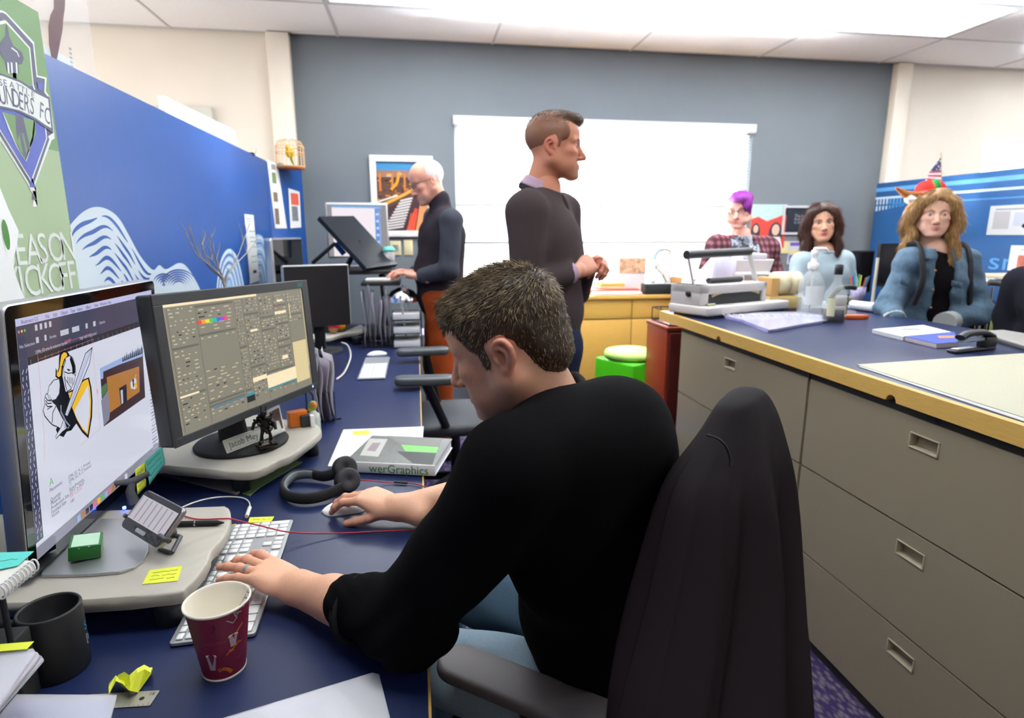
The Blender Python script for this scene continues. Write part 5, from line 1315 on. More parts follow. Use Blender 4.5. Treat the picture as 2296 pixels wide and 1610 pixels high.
head_d = np.sqrt(((hv[:,0])/.0765)**2+((hv[:,1]+.012)/.097)**2+((hv[:,2]-.040)/.083)**2)
idx = np.nonzero((head_d > 1.0))[0]; pick = g9.choice(idx,15000)
pp_ = hv[pick]+g9.normal(size=(15000,3))*.0012; nn_ = hn[pick]
def flowA(p):
    c = np.array([0.012,-.060,.095]); d = p-c  # crown whorl: hair runs away from it, forward on top
    d = d/np.maximum(np.linalg.norm(d,axis=1),1e-6)[:,None]
    d[:,2] -= .35*(p[:,2] < .06); d[:,1] += .75*np.clip((p[:,2]-.04)/.05,0,1); d[:,0] += .15*np.sin(p[:,1]*90)
    return d
def lenA(p):
    top = np.clip((p[:,2]-.02)/.09,0,1); fr = np.clip((p[:,1]+.02)/.1,0,1)
    return .006+.012*top+.002*top*fr
hair_strands(hb_,pp_,nn_,flowA,lenA,.00058,(hd,hl),lift=.30,jit=.20,M=Hs,seed=3)
# fringe tuft at the front
fr = np.nonzero((hv[:,1] > .060) & (hv[:,2] > .06))[0]; pk = g9.choice(fr,1400)
hair_strands(hb_,hv[pk],hn[pk],lambda p: np.tile(np.array([[.35,.8,.5]]),(len(p),1)),lambda p: np.full(len(p),.010),.0006,(hd,hl),lift=.8,jit=.25,M=Hs,seed=9,droop=.3)
hb_.build('hair',seat_man,world=True,label='short brown hair with lighter strands')
# eyelashes and brow hair seen in profile are part of the painted face

# office chair with the black jacket ---------------------------------------
och = thing('office_chair','black office chair the seated man sits on','chair',(.34,.97,0))
cf = Vector((-.78,.62,0)).normalized(); cr_ = Vector((cf.y,-cf.x,0))   # facing, right-hand side
cM = HM((.33,.98,0),cf,(0,0,1))
m_chf = S('chair_fabric',26,25,28,rough=.9); m_pad = S('arm_pad',104,98,100,rough=.55)
b = MB(); b.box((0,0,.44),(.50,.48,.07),m_chf,.03,M=cM,seg=4); b.build('seat',och,world=True)
b = MB(); b.tube([cM @ Vector((0,0,.41)),cM @ Vector((0,-.24,.42)),cM @ Vector((0,-.23,.70))],.022,m_black,8); b.build('back_support',och,world=True)
b = MB(); b.cyl(cM @ Vector((0,0,.10)),cM @ Vector((0,0,.41)),.028,m_black); b.build('gas_lift',och,world=True)
for i in range(5):
    a = i*2*PI/5+.3; b = MB(); b.tube([cM @ Vector((0,0,.12)),cM @ Vector((.30*math.cos(a),.30*math.sin(a),.075))],[.03,.018],m_black,8); leg_ = b.build('leg',och,world=True)
    b = MB(); b.lathe([(0,-.012),(.025,-.012),(.027,0),(.025,.012),(0,.012)],m_black,14,M=Matrix.Translation(cM @ Vector((.30*math.cos(a),.30*math.sin(a),.0285))) @ Matrix.Rotation(PI/2,4,'X')); b.build('caster',leg_,world=True)
# near armrest traced on its own height
A0,A1 = atZ(1012,1468,.665),atZ(1290,1580,.655); ad = (A1-A0).normalized(); aw = Vector((-ad.y,ad.x,0))
b = MB()
prof = []
bmx = bmesh.new()
L_ = (A1-A0).length+.10
b.prism([(p[0],p[1]) for p in rrect(-.02,-.042,L_,.042,.038,8)],-.024,0,m_pad,.010,M=HM(A0,aw,(0,0,1)) @ Matrix.Rotation(0,4,'Z') if False else frame_M(A0,ad,aw),smooth=True,seg=4)
b.build('arm_pad',och,world=True,label='grey near armrest pad')
b = MB(); mA = A0+ad*.14; b.tube([mA+Vector((0,0,-.024)),mA+Vector((0.03,.03,-.15)),cM @ Vector((-.24,.02,.43))],.018,m_black,8); b.build('arm_post',och,world=True)
b = MB(); B0 = cM @ Vector((.30,.12,.655)); b.prism(rrect(-.13,-.04,.13,.04,.036,6),-.022,0,m_pad,.008,M=frame_M(B0,cf,(-cf.y,cf.x,0)),smooth=True); b.build('arm_pad',och,world=True)
b = MB(); b.tube([cM @ Vector((.30,.1,.635)),cM @ Vector((.25,.02,.43))],.018,m_black,8); b.build('arm_post',och,world=True)

# black jacket over the chair back (cross sections lofted down, with hanging folds)
jm = mat('jacket_black',srgb(24,18,21),rough=.7,spec=.05,sheen=.0,bump=.05,bscale=900)
rows = [  # photo columns: left silhouette x, right silhouette x, row y, distance of the left/right side
    (885,1640,1700),(900,1622,1722),(930,1606,1737),(965,1588,1745),(1010,1556,1750),(1050,1533,1753),(1120,1517,1757),(1220,1497,1762),(1320,1474,1768),(1420,1450,1774),(1520,1432,1780),(1620,1418,1786),(1700,1405,1790)]
jb = MB(); NU = 72; ringsJ = []
for (yy,xl,xr2) in rows:
    t = (yy-885)/815.0
    Pl = atD(xl,yy,.86-.20*min(1,t*1.3)+.10*(1-min(1,t*5))); Pr = atD(xr2-18-55*t,yy,1.12-.17*t)
    z = (Pl.z+Pr.z)/2; Pl.z = z; Pr.z = z
    ax1 = (Pr-Pl)/2; cJ = (Pl+Pr)/2; n1 = Vector((ax1.y,-ax1.x,0)).normalized()
    th = .026+.034*min(1,t*4)+.012*t
    ring = []
    for i in range(NU):
        q = 2*PI*i/NU; cx_ = math.copysign(abs(math.cos(q))**.8,math.cos(q)); sy_2 = math.copysign(abs(math.sin(q))**.75,math.sin(q))
        fold = 1+min(1,t*2.2)*(.14*math.sin(3*q+1.2+t*1.5)+.30*math.sin(8*q+.9*math.sin(t*4))+.12*math.sin(15*q+2-t*3))
        ring.append(cJ+ax1*cx_*.955+n1*(th*sy_2*fold))
    ringsJ.append(ring)
vsj = [p for r_ in ringsJ for p in r_]; fsj = []
for j in range(len(ringsJ)-1):
    for i in range(NU): fsj.append((j*NU+i,j*NU+(i+1) % NU,(j+1)*NU+(i+1) % NU,(j+1)*NU+i))
top_c = sum(ringsJ[0],Vector())/NU+Vector((0,0,.004)); vsj.append(top_c); tc_i = len(vsj)-1
for i in range(NU): fsj.append((tc_i,(i+1) % NU,i))
jb.add(vsj,fsj,jm,True)
jk = thing('jacket','black jacket hung over the back of the seated man\'s chair','jacket',(.5,.85,.74))
jb.build('body',jk,world=True,sub=1)
b = MB(); rA,rB = ringsJ[4],ringsJ[9]; cA,cB = sum(rA,Vector())/NU,sum(rB,Vector())/NU; aA = (rA[0]-rA[NU//2])*.36
for c_ in (cA,cB): c_.z = c_.z
vb = []
for c_ in (cA,cB):
    n_ = Vector((aA.y,-aA.x,0)).normalized()*.012; vb += [c_-aA-n_,c_+aA-n_,c_+aA+n_,c_-aA+n_]
b.add(vb,[(3,2,1,0),(4,5,6,7),(0,1,5,4),(1,2,6,5),(2,3,7,6),(3,0,4,7)],m_chf); b.build('backrest',och,world=True)
# seam piping over the shoulder and sleeve
def jpt(i,j,off=.002):
    p = ringsJ[j][i % NU]; c_ = sum(ringsJ[j],Vector())/NU; return p+(p-c_).normalized()*off
b = MB(); b.tube(spl([atD(1585,975,.86),atD(1612,985,.86),atD(1632,1010,.87),atD(1640,1060,.88),atD(1648,1200,.86)],6),.0016,S('seam_black',22,18,21,rough=.6),6); b.build('seam',jk,world=True)
# ================================================================== the people further back
def blob_hair(name,parent,prims,res,M,s=1.0,strands=0,flow=None,length=None,r=.0006,cols=None,seed=1,disp=None,lift=.2,droop=0.0,label=None,jit=.15):
    v,f,c = sdf_mesh(prims,res,disp=disp,margin=.006); b = MB(); Ms_ = M @ Matrix.Scale(s,4)
    b.add([Ms_ @ Vector(p) for p in v],[tuple(int(a) for a in q) for q in f],m_hair,True); b.col = [tuple(x) for x in c]
    if strands:
        n = surf_normals(v,f); g = np.random.RandomState(seed); pk = g.choice(len(v),strands)
        hair_strands(b,v[pk],n[pk],flow,length,r,cols,M=Ms_,seed=seed,lift=lift,droop=droop,jit=jit)
    return b.build(name,parent,world=True,label=label)
def shoe(par,p,d,col,s=1.0):
    b = MB(); d = Vector(d).normalized(); p = Vector(p)
    sdf_add(b,[cap(p-d*.05+Vector((0,0,.04)),p+d*.17+Vector((0,0,.032)),.042,.034,k=.02,col=col),cap(p+Vector((0,0,.05)),p+Vector((0,0,.11)),.042,.04,k=.03,col=col)],.009,m_cloth)
    b.v = [(x,y,max(z,.001)) for x,y,z in b.v]; return b.build('shoe',par,world=True)
def glasses(par,M,s,m,name='glasses',w=.001):
    b = MB()
    for e in (-1,1):
        pts = [M @ (Vector((e*.033+.019*math.copysign(abs(math.cos(q))**.7,math.cos(q)),.100-.004*abs(math.cos(q)),.001+.0135*math.copysign(abs(math.sin(q))**.7,math.sin(q))))*s) for q in np.linspace(0,2*PI,25)[:-1]]
        b.tube(pts,w*1.2,m,6,closed=True)
        b.tube([M @ (Vector(p)*s) for p in ((e*.052,.098,.006),(e*.074,.080,.008),(e*.080,.0,.006),(e*.080,-.018,-.006))],w*1.1,m,6)
    b.tube([M @ (Vector(p)*s) for p in ((-.015,.100,.004),(0,.1035,.007),(.015,.100,.004))],w,m,6)
    return b.build(name,par,world=True)

# ---------------------------------------------------------------- man in grey sweater, standing
YM = 2.2
skinB = srgb(206,138,110)
man = thing('person','tall standing man in dark grey v-neck sweater with hands clasped before the window','person',(.49,2.2,0))
hc = atY(1243,330,YM); fw = Vector((.955,-.24,-.03)); Hm = HM(hc,fw,(0,0,1)); HS = .98
hp = head_prims(skinB,jaw=1.04,nose=1.05,neck=.057,neck_dir=(0,-.28,-1),neck_len=.17,ear=False)+ear_prims(1,skinB)+ear_prims(-1,skinB)
hpt = face_paint(skinB,lips=srgb(186,110,98),brow=srgb(96,66,48),stub=mix(skinB,srgb(140,110,90),.5))
Ls,Rs = atY(1262,474,YM+.14),atY(1178,474,YM-.17); Nn = atY(1222,420,YM); Pp = atY(1230,800,YM)
Pp.z = .93
Re,Le = atY(1183,640,YM-.20),atY(1290,655,YM+.20)
Rw,Lw = atY(1296,607,YM-.10),atY(1318,600,YM+.10); kc = atY(1350,585,YM)
RhM = HM(Rw,kc-Rw+Vector((0,0,.02)),(.15,-.8,.55)); LhM = HM(Lw,kc-Lw+Vector((0.02,0,.005)),(.2,.8,.5))
rh = xform(hand_prims(skinB,-1,spread=.02,curl=((.75,.8,.5),(.8,.8,.5),(.8,.8,.5),(.8,.8,.5)),thumb=(.3,.9,-.1)),RhM,.98)
lh = xform(hand_prims(skinB,1,spread=.02,curl=((.9,.8,.5),(.9,.8,.5),(.9,.8,.5),(.9,.8,.5)),thumb=(.3,.9,-.1)),LhM,.98)
body = torso(Nn,Pp,Ls,Rs,col=skinB,grow=-.02)+limb(Rs,Re,Rw,.04,.036,.026,skinB)+limb(Ls,Le,Lw,.04,.036,.026,skinB)
skin_obj('body',man,[(xform(hp,Hm,HS),.0026,paint_x(hpt,Hm,HS)),(rh,.003),(lh,.003),(body,.014)])
nd = (Hm.to_3x3() @ Vector((0,-.28,-1))).normalized(); c0 = Hm @ (Vector((0,-.018,-.035))*HS)
fdir = Hm.to_3x3() @ Vector((0,1,0)); fdir = (fdir-nd*fdir.dot(nd)).normalized(); sdir = nd.cross(fdir).normalized()
gsw = srgb(74,64,66)
tz = torso(Nn,Pp,Ls,Rs,w=1.06,d=1.04,col=gsw,grow=.010,belly=.005)
q = ell(c0+nd*.158+fdir*.088,(.030,.036,.062),HM((0,0,0),fdir,-nd).to_3x3(),k=.008); q['sub'] = True; vq = q
tz += [cap(Rs,Re,.062,.052,k=.05,col=gsw),cap(Re,Re.lerp(Rw,.78),.052,.041,k=.02,col=gsw),cap(Ls,Le,.062,.052,k=.05,col=gsw),cap(Le,Le.lerp(Lw,.85),.052,.041,k=.02,col=gsw)]
tz.append(vq)
fd = noise_fn(22,.0032,6,(1,1,.45),12)
cloth_obj('sweater',man,tz,.0075,disp=lambda X,Y,Z: fd(X,Y,Z)-.004*np.sin(Z*60+X*30)*np.exp(-((Z-.98)/.08)**2),label='dark grey v-neck sweater')
# shirt collar (two leaves) and placket, cuff edge
cm_ = S('shirt_lilac',178,150,172,rough=.8); nd = (Hm.to_3x3() @ Vector((0,-.28,-1))).normalized(); c0 = Hm @ (Vector((0,-.018,-.035))*HS)
b = MB()
fdir = Hm.to_3x3() @ Vector((0,1,0)); fdir = (fdir-nd*fdir.dot(nd)).normalized(); sdir = nd.cross(fdir).normalized()
def colr(i,j):
    q = (i-.5)*2*PI*.985; k_ = abs(i-.5)*2   # q=0 at the nape, ends meet at the throat
    rad = .061+.014*j; dn = .082+.026*k_**2+(.034+.028*k_**4)*j
    return c0+nd*dn+(-fdir*math.cos(q)+sdir*math.sin(q))*rad
b.grid(colr,41,6,cm_); b.build('shirt_collar',man,world=True,label='lilac shirt collar',solid=.002)
sh_ = [p for p in torso(Nn,Pp,Ls,Rs,w=.98,d=1.0,col=srgb(178,150,172),grow=.004)[:2]]+[cap(c0+nd*.13,c0+nd*.20+fdir*.02,.060,.065,k=.02,col=srgb(178,150,172))]; cloth_obj('shirt',man,sh_,.008,label='lilac shirt under the sweater')
b = MB()
for e in (-1,1): b.tube(spl([c0+nd*.126-fdir*.070+sdir*e*.02,c0+nd*.134+sdir*e*.080,c0+nd*.168+fdir*.066+sdir*e*.038,c0+nd*.222+fdir*.088+sdir*e*.003],6),.007,S('rib_grey',48,42,46,rough=.95),6,flat=1.5)
b.build('neck_rib',man,world=True)
for (e_,w_) in ((Re,Rw),(Le,Lw)):
    b = MB(); p0 = e_.lerp(w_,.78); p1 = e_.lerp(w_,.88); b.tube([p0,p1],[.040,.037],cm_,18); b.build('shirt_cuff',man,world=True,label='lilac shirt cuff')
nv = srgb(36,42,66)
Lk,Rk = Pp+Vector((.04,.10,-.46)),Pp+Vector((.02,-.09,-.46)); Lf,Rf = Pp+Vector((.0,.11,-.84)),Pp+Vector((-.02,-.10,-.84))
tr = [cap(Pp+Vector((0,.08,.02)),Lk,.098,.072,k=.04,col=nv),cap(Lk,Lf,.072,.06,k=.03,col=nv),cap(Pp+Vector((0,-.08,.02)),Rk,.098,.072,k=.04,col=nv),cap(Rk,Rf,.072,.06,k=.03,col=nv),ell(Pp+Vector((0,0,.03)),(.125,.155,.12),k=.04,col=nv)]
cloth_obj('trousers',man,tr,.010,disp=noise_fn(20,.003,5,(1,1,.4),4),label='dark navy trousers')
for f_ in (Lf,Rf): shoe(man,(f_.x,f_.y,0),(1,-.1,0),srgb(40,30,26))
h1,h2 = srgb(72,52,38),srgb(132,104,76)
hp2 = [ell((0,-.013,.041),(.0775,.098,.084),k=.02,col=mix(h1,skinB,.30)),ell((0,.030,.092),(.052,.060,.030),k=.015,col=h1),ell((0,.068,.090),(.044,.030,.020),k=.012,col=h1)]
hp2 += [SUB((0,.105,-.018),(.066,.050,.090)),SUB((-.066,.085,-.02),(.04,.055,.085)),SUB((.066,.085,-.02),(.04,.055,.085)),SUB((0,.02,-.125),(.14,.105,.088)),SUB((-.085,-.012,-.022),(.03,.024,.04)),SUB((.085,-.012,-.022),(.03,.024,.04))]
for s in (-1,1): hp2 += [ell((s*.062,.030,.046),(.017,.026,.032),k=.01,col=mix(h1,skinB,.35)),cap((s*.067,.020,.03),(s*.0705,.016,-.004),.009,.006,k=.01,col=mix(h1,skinB,.35))]
blob_hair('hair',man,hp2,.003,Hm,HS,5200,lambda p: np.stack([p[:,0]*2,np.where(p[:,2] > .07,.9,.1),np.where(p[:,2] > .07,.35,-.8)],1),lambda p: .004+.012*np.clip((p[:,2]-.05)/.06,0,1),.0007,(h1,h2),lift=.35,label='short brown hair with swept up front')

# ---------------------------------------------------------------- older man at the standing desk
YO = 3.62
skinC = srgb(226,160,138)
old = thing('person','white haired older man in dark vest typing at a standing desk','person',(.12,YO,0))
hc = atY(958,408,YO); Hm = HM(hc,(-.90,-.22,-.38),(-.33,0,1)); HS = 1.0
hp = head_prims(skinC,jaw=1.0,nose=1.1,neck=.058,neck_dir=(0,.02,-1),neck_len=.16)
hpt = face_paint(skinC,lips=srgb(196,120,110),brow=srgb(170,150,136),stub=mix(skinC,srgb(190,170,160),.6))
Nn = atY(992,468,YO); Ls,Rs = atY(1012,495,YO-.17),atY(975,490,YO+.17); Pp = atY(990,665,YO); 
Le,Re = atY(1006,605,YO-.22),atY(960,600,YO+.2); Lw,Rw = atY(940,620,YO-.16),atY(925,612,YO+.10)
LhM = HM(Lw,atY(895,608,YO-.10)-Lw,(0,0,1)); RhM = HM(Rw,atY(893,606,YO+.04)-Rw,(0,0,1))
cu = ((.35,.4,.3),)*4
lh = xform(hand_prims(skinC,1,spread=.1,curl=cu),LhM,1.0); rh = xform(hand_prims(skinC,-1,spread=.1,curl=cu),RhM,1.0)
body = torso(Nn,Pp,Ls,Rs,col=skinC,grow=-.02)+limb(Ls,Le,Lw,.04,.036,.026,skinC)+limb(Rs,Re,Rw,.04,.036,.026,skinC)
skin_obj('body',old,[(xform(hp,Hm,HS),.0034,paint_x(hpt,Hm,HS)),(lh,.004),(rh,.004),(body,.016)])
glasses(old,Hm,HS,S('glasses_dark',40,34,40,rough=.3),w=.0012)
shc = srgb(64,66,74)
sl = [cap(Ls,Le,.066,.056,k=.03,col=shc),cap(Le,Le.lerp(Lw,.85),.056,.044,k=.02,col=shc),cap(Rs,Re,.066,.052,k=.03,col=shc),cap(Re,Re.lerp(Rw,.85),.052,.04,k=.02,col=shc),cap(Ls,Rs,.055,k=.03,col=shc)]
cloth_obj('shirt',old,sl,.010,disp=noise_fn(30,.003,5,seed=6),label='blue grey shirt with long sleeves')
vc = srgb(52,46,52)
vz_ = torso(Nn,Pp,Ls.lerp(Rs,.10),Rs.lerp(Ls,.10),w=1.03,d=1.12,col=vc,grow=.020,belly=.015)+[cap(Nn+Vector((-.01,0,.00)),Nn+Vector((-.02,0,.045)),.066,.064,k=.02,col=vc)]
cloth_obj('vest',old,vz_,.010,disp=noise_fn(34,.003,6,seed=9),label='dark brown grey knitted vest with shawl collar')
rc_ = srgb(158,70,34)
tr = [cap(Pp+Vector((0,-.08,.0)),Pp+Vector((-.02,-.09,-.42)),.10,.078,k=.03,col=rc_),cap(Pp+Vector((-.02,-.09,-.42)),Vector((Pp.x-.02,Pp.y-.1,.09)),.078,.062,k=.03,col=rc_),
      cap(Pp+Vector((0,.09,.0)),Pp+Vector((-.04,.10,-.42)),.10,.078,k=.03,col=rc_),cap(Pp+Vector((-.04,.10,-.42)),Vector((Pp.x-.04,Pp.y+.11,.09)),.078,.062,k=.03,col=rc_),ell(Pp,(.14,.17,.12),k=.04,col=rc_)]
cloth_obj('trousers',old,tr,.012,disp=noise_fn(24,.004,5,seed=2),label='rust orange trousers')
for e in (-1,1): shoe(old,(Pp.x-.03,Pp.y+.1*e,0),(-1,0,0),srgb(50,34,28))
hw_ = srgb(226,222,220)
hp2 = [ell((0,-.018,.038),(.0785,.094,.082),k=.02,col=hw_)]+[SUB((0,.105,.01),(.08,.068,.12)),SUB((0,.02,-.125),(.14,.105,.085)),SUB((-.085,-.0,-.022),(.03,.03,.035)),SUB((.085,-.0,-.022),(.03,.03,.035))]
blob_hair('hair',old,hp2,.004,Hm,HS,1500,lambda p: np.stack([p[:,0],-p[:,1]*0-.5,-np.ones(len(p))],1),lambda p: np.full(len(p),.010),.0009,(srgb(196,190,186),srgb(246,244,242)),lift=.2,label='short white hair')
b = MB(); wp = Lw.lerp(Le,.10); wd = (Lw-Le).normalized(); b.tube([wp-wd*.009,wp+wd*.009],.031,m_mblack,18); b.build('watch',old,world=True,label='black wrist band')

# ---------------------------------------------------------------- woman builder for the three behind the counter
def listener(label,Y,head_px,fwd,s,skin,shoulders,neck_px,col,up=(0,0,1),paint=None,feet=True,lips=srgb(200,110,110),arms=None,**kw):
    t = thing('person',label,'person',(atY(*neck_px,Y).x,Y,0))
    hc = atY(*head_px,Y); M = HM(hc,fwd,up)
    hp = head_prims(skin,neck=.050,neck_dir=(0,-.22,-1),neck_len=.17,female=True,ear=True,**kw)
    pt = face_paint(skin,lips=lips,**(paint or {}))
    return t,M,hp,pt
# short person with purple hair
skinD = srgb(238,178,160); Yp = 4.0
t,M,hp,pt = listener('person with purple swept hair, glasses and open red plaid shirt',Yp,(1655,472),(-.56,-.82,-.12),1.0,skinD,None,(1660,530),None,jaw=1.16,fat=.022,paint=dict(brow=srgb(110,70,60)),lips=srgb(206,120,110))
HS = 1.02; Nn = atY(1664,526,Yp); Rs,Ls = atY(1604,552,Yp),atY(1722,554,Yp+.03); Pp = Vector(((Ls.x+Rs.x)/2,Yp,.92))
Re,Le = atY(1570,650,Yp-.03),atY(1748,655,Yp); Rw,Lw = Re+Vector((.16,-.18,-.06)),Le+Vector((-.16,-.18,-.06))
body = torso(Nn,Pp,Ls,Rs,col=skinD,grow=-.02)+limb(Rs,Re,Rw,.042,.038,.026,skinD)+limb(Ls,Le,Lw,.042,.038,.026,skinD)
hnd = [xform(hand_prims(skinD,sd,curl=cu),HM(w_,d_,(0,0,1)),.92) for sd,w_,d_ in ((-1,Rw,Vector((.7,-.6,-.1))),(1,Lw,Vector((-.7,-.6,-.1))))]
skin_obj('body',t,[(xform(hp,M,HS),.0034,paint_x(pt,M,HS)),(hnd[0],.005),(hnd[1],.005),(body,.016)])
glasses(t,M,HS,S('glasses_brown',70,48,46,rough=.3),w=.0018)
def print_mat():
    m = bpy.data.materials.new('leaf_print'); m.use_nodes = True; nt = m.node_tree; b_ = nt.nodes['Principled BSDF']; b_.inputs['Roughness'].default_value = .85
    tc = nt.nodes.new('ShaderNodeTexCoord'); v = nt.nodes.new('ShaderNodeTexVoronoi'); v.inputs['Scale'].default_value = 26; n_ = nt.nodes.new('ShaderNodeTexNoise'); n_.inputs['Scale'].default_value = 30
    mx = nt.nodes.new('ShaderNodeMix'); mx.data_type = 'VECTOR'; mx.inputs[0].default_value = .12
    nt.links.new(tc.outputs['Object'],mx.inputs[4]); nt.links.new(n_.outputs['Color'],mx.inputs[5]); nt.links.new(tc.outputs['Object'],n_.inputs['Vector'])
    r = nt.nodes.new('ShaderNodeValToRGB'); r.color_ramp.interpolation = 'CONSTANT'; e = r.color_ramp.elements; e[0].color = (*srgb(40,42,52),1); e[1].position = .42; e[1].color = (*srgb(160,164,174),1)
    e2 = e.new(.75); e2.color = (*srgb(110,114,126),1)
    nt.links.new(mx.outputs[1],v.inputs['Vector']); nt.links.new(v.outputs['Color'],r.inputs[0]); nt.links.new(r.outputs[0],b_.inputs['Base Color']); return m
def plaid_mat():
    m = bpy.data.materials.new('red_plaid'); m.use_nodes = True; nt = m.node_tree; b_ = nt.nodes['Principled BSDF']; b_.inputs['Roughness'].default_value = .9
    tc = nt.nodes.new('ShaderNodeTexCoord'); sp = nt.nodes.new('ShaderNodeSeparateXYZ'); nt.links.new(tc.outputs['Object'],sp.inputs[0])
    outs = []
    for ax,fq in ((0,150),(2,135)):
        k = nt.nodes.new('ShaderNodeMath'); k.operation = 'MULTIPLY'; k.inputs[1].default_value = fq; sn = nt.nodes.new('ShaderNodeMath'); sn.operation = 'SINE'
        nt.links.new(sp.outputs[ax],k.inputs[0]); nt.links.new(k.outputs[0],sn.inputs[0]); outs.append(sn)
    ad = nt.nodes.new('ShaderNodeMath'); ad.operation = 'ADD'; nt.links.new(outs[0].outputs[0],ad.inputs[0]); nt.links.new(outs[1].outputs[0],ad.inputs[1])
    mr = nt.nodes.new('ShaderNodeMapRange'); mr.inputs[1].default_value = -2.0; mr.inputs[2].default_value = 2.0; nt.links.new(ad.outputs[0],mr.inputs[0])
    r = nt.nodes.new('ShaderNodeValToRGB'); e = r.color_ramp.elements; e[0].color = (*srgb(44,30,38),1); e[1].color = (*srgb(150,52,66),1); e2 = e.new(.5); e2.color = (*srgb(96,36,48),1); e3 = e.new(.93); e3.color = (*srgb(140,100,110),1)
    nt.links.new(mr.outputs[0],r.inputs[0]); nt.links.new(r.outputs[0],b_.inputs['Base Color']); return m
inn = torso(Nn,Pp,Ls,Rs,w=1.02,d=1.15,grow=.012,belly=.03,col=(.5,.5,.5))
cloth_obj('shirt',t,inn,.010,disp=noise_fn(25,.003,5,seed=2),label='grey and black leaf print shirt',m=print_mat())
out = torso(Nn,Pp,Ls,Rs,w=1.08,d=1.22,grow=.022,belly=.035,col=(.5,.5,.5))+[cap(Rs,Re,.066,.062,k=.06),cap(Re,Rw,.062,.05,k=.03),cap(Ls,Le,.066,.062,k=.06),cap(Le,Lw,.062,.05,k=.03)]
vcut = Vector(((Ls.x+Rs.x)/2-.035,Yp-.22,0)); q = sbox((vcut.x,vcut.y,1.05),(.10,.17,.50),rot=(0,0,-.1),k=.01); q['sub'] = True; out.append(q)
q = ell(Nn+Vector((0,-.05,.06)),(.09,.12,.10),k=.01); q['sub'] = True; out.append(q)
cloth_obj('overshirt',t,out,.010,disp=noise_fn(22,.005,5,seed=4),label='open red plaid overshirt',m=plaid_mat())
tr_ = [cap(Pp+Vector((e*.08,0,0)),Vector((Pp.x+e*.09,Yp,.08)),.10,.06,k=.03,col=srgb(40,42,54)) for e in (-1,1)]
cloth_obj('trousers',t,tr_,.014)
for e in (-1,1): shoe(t,(Pp.x+e*.09,Yp,0),(-.3,-1,0),srgb(30,30,34))
pu,pu2 = srgb(140,40,150),srgb(196,84,196); br = srgb(96,70,56)
hp2 = [ell((0,-.013,.041),(.0785,.098,.084),k=.02,col=br),ell((.015,.02,.085),(.075,.088,.045),k=.02,col=pu),ell((.062,.065,.045),(.028,.035,.045),rot=(.3,0,0),k=.02,col=pu),cap((.075,.055,.03),(.082,.050,-.02),.016,.006,k=.015,col=pu),cap((-.03,-.09,-.02),(-.05,-.09,-.09),.028,.014,k=.02,col=pu)]
hp2 += [SUB((0,.110,-.020),(.058,.045,.085)),SUB((0,.05,-.130),(.14,.10,.088)),SUB((-.07,.095,0),(.04,.05,.075)),SUB((-.085,-.0,-.022),(.03,.03,.035))]
Mx_ = M @ Matrix.Diagonal((-1,1,1,1))
def mirr(prims):
    o = []
    for p in prims:
        p = dict(p)
        for k_ in ('a','b','c'):
            if k_ in p: p[k_] = Vector((-p[k_].x,p[k_].y,p[k_].z))
        o.append(p)
    return o
blob_hair('hair',t,mirr(hp2),.0035,M,HS,2600,lambda p: np.stack([-np.ones(len(p))*.9,.5*np.ones(len(p)),-.5*np.ones(len(p))],1),lambda p: np.where(p[:,2] > .05,.03,.006),.0008,(pu,pu2),lift=.12,label='purple side swept hair')

# woman in pale blue sweater
skinE = srgb(224,170,142); Yq = 3.35
t,M,hp,pt = listener('woman with shoulder length brown hair in pale blue sweater at the counter',Yq,(1842,500),(-.42,-.88,-.02),.94,skinE,None,(1845,560),None,up=(-.10,0,1),paint=dict(brow=srgb(70,44,34),lid=srgb(120,80,70),iris=srgb(60,40,30)),lips=srgb(196,60,84))
HS = .92; Nn = atY(1848,562,Yq); Rs,Ls = atY(1797,590,Yq),atY(1892,586,Yq+.05); Pp = Vector(((Ls.x+Rs.x)/2,Yq+.02,.90))
Re,Le = atY(1772,680,Yq-.06),atY(1915,690,Yq); Rw,Lw = Re+Vector((.12,-.20,-.02)),Le+Vector((-.16,-.18,-.04))
body = torso(Nn,Pp,Ls,Rs,w=.85,col=skinE,grow=-.02)+limb(Rs,Re,Rw,.038,.034,.024,skinE)+limb(Ls,Le,Lw,.038,.034,.024,skinE)
hnd = [xform(hand_prims(skinE,sd,curl=cu),HM(w_,d_,(0,0,1)),.88) for sd,w_,d_ in ((-1,Rw,Vector((.7,-.6,-.1))),(1,Lw,Vector((-.7,-.6,-.1))))]
skin_obj('body',t,[(xform(hp,M,HS),.003,paint_x(pt,M,HS)),(hnd[0],.005),(hnd[1],.005),(body,.016)])
bc_ = srgb(164,180,188)
sw = torso(Nn,Pp,Ls,Rs,w=.98,d=1.05,grow=.014,col=bc_)+[cap(Rs,Re,.056,.054,k=.05,col=bc_),cap(Re,Rw,.056,.042,k=.03,col=bc_),cap(Ls,Le,.056,.054,k=.05,col=bc_),cap(Le,Lw,.056,.042,k=.03,col=bc_)]
cloth_obj('sweater',t,sw,.009,disp=noise_fn(22,.0035,5,seed=14),label='pale blue knitted sweater')
b = MB(); b.tube([Nn+Vector((.062*math.cos(q),.060*math.sin(q),-.020-.012*math.sin(q))) for q in np.linspace(0,2*PI,33)[:-1]],.009,S('rib_blue',168,184,192,rough=.95),8,closed=True); b.build('collar',t,world=True)
cloth_obj('trousers',t,[cap(Pp+Vector((e*.08,0,0)),Vector((Pp.x+e*.08,Yq,.08)),.09,.055,k=.03,col=srgb(34,36,46)) for e in (-1,1)],.014)
for e in (-1,1): shoe(t,(Pp.x+e*.08,Yq,0),(-.3,-1,0),srgb(30,30,34))
bw,bw2 = srgb(58,34,28),srgb(128,76,56)
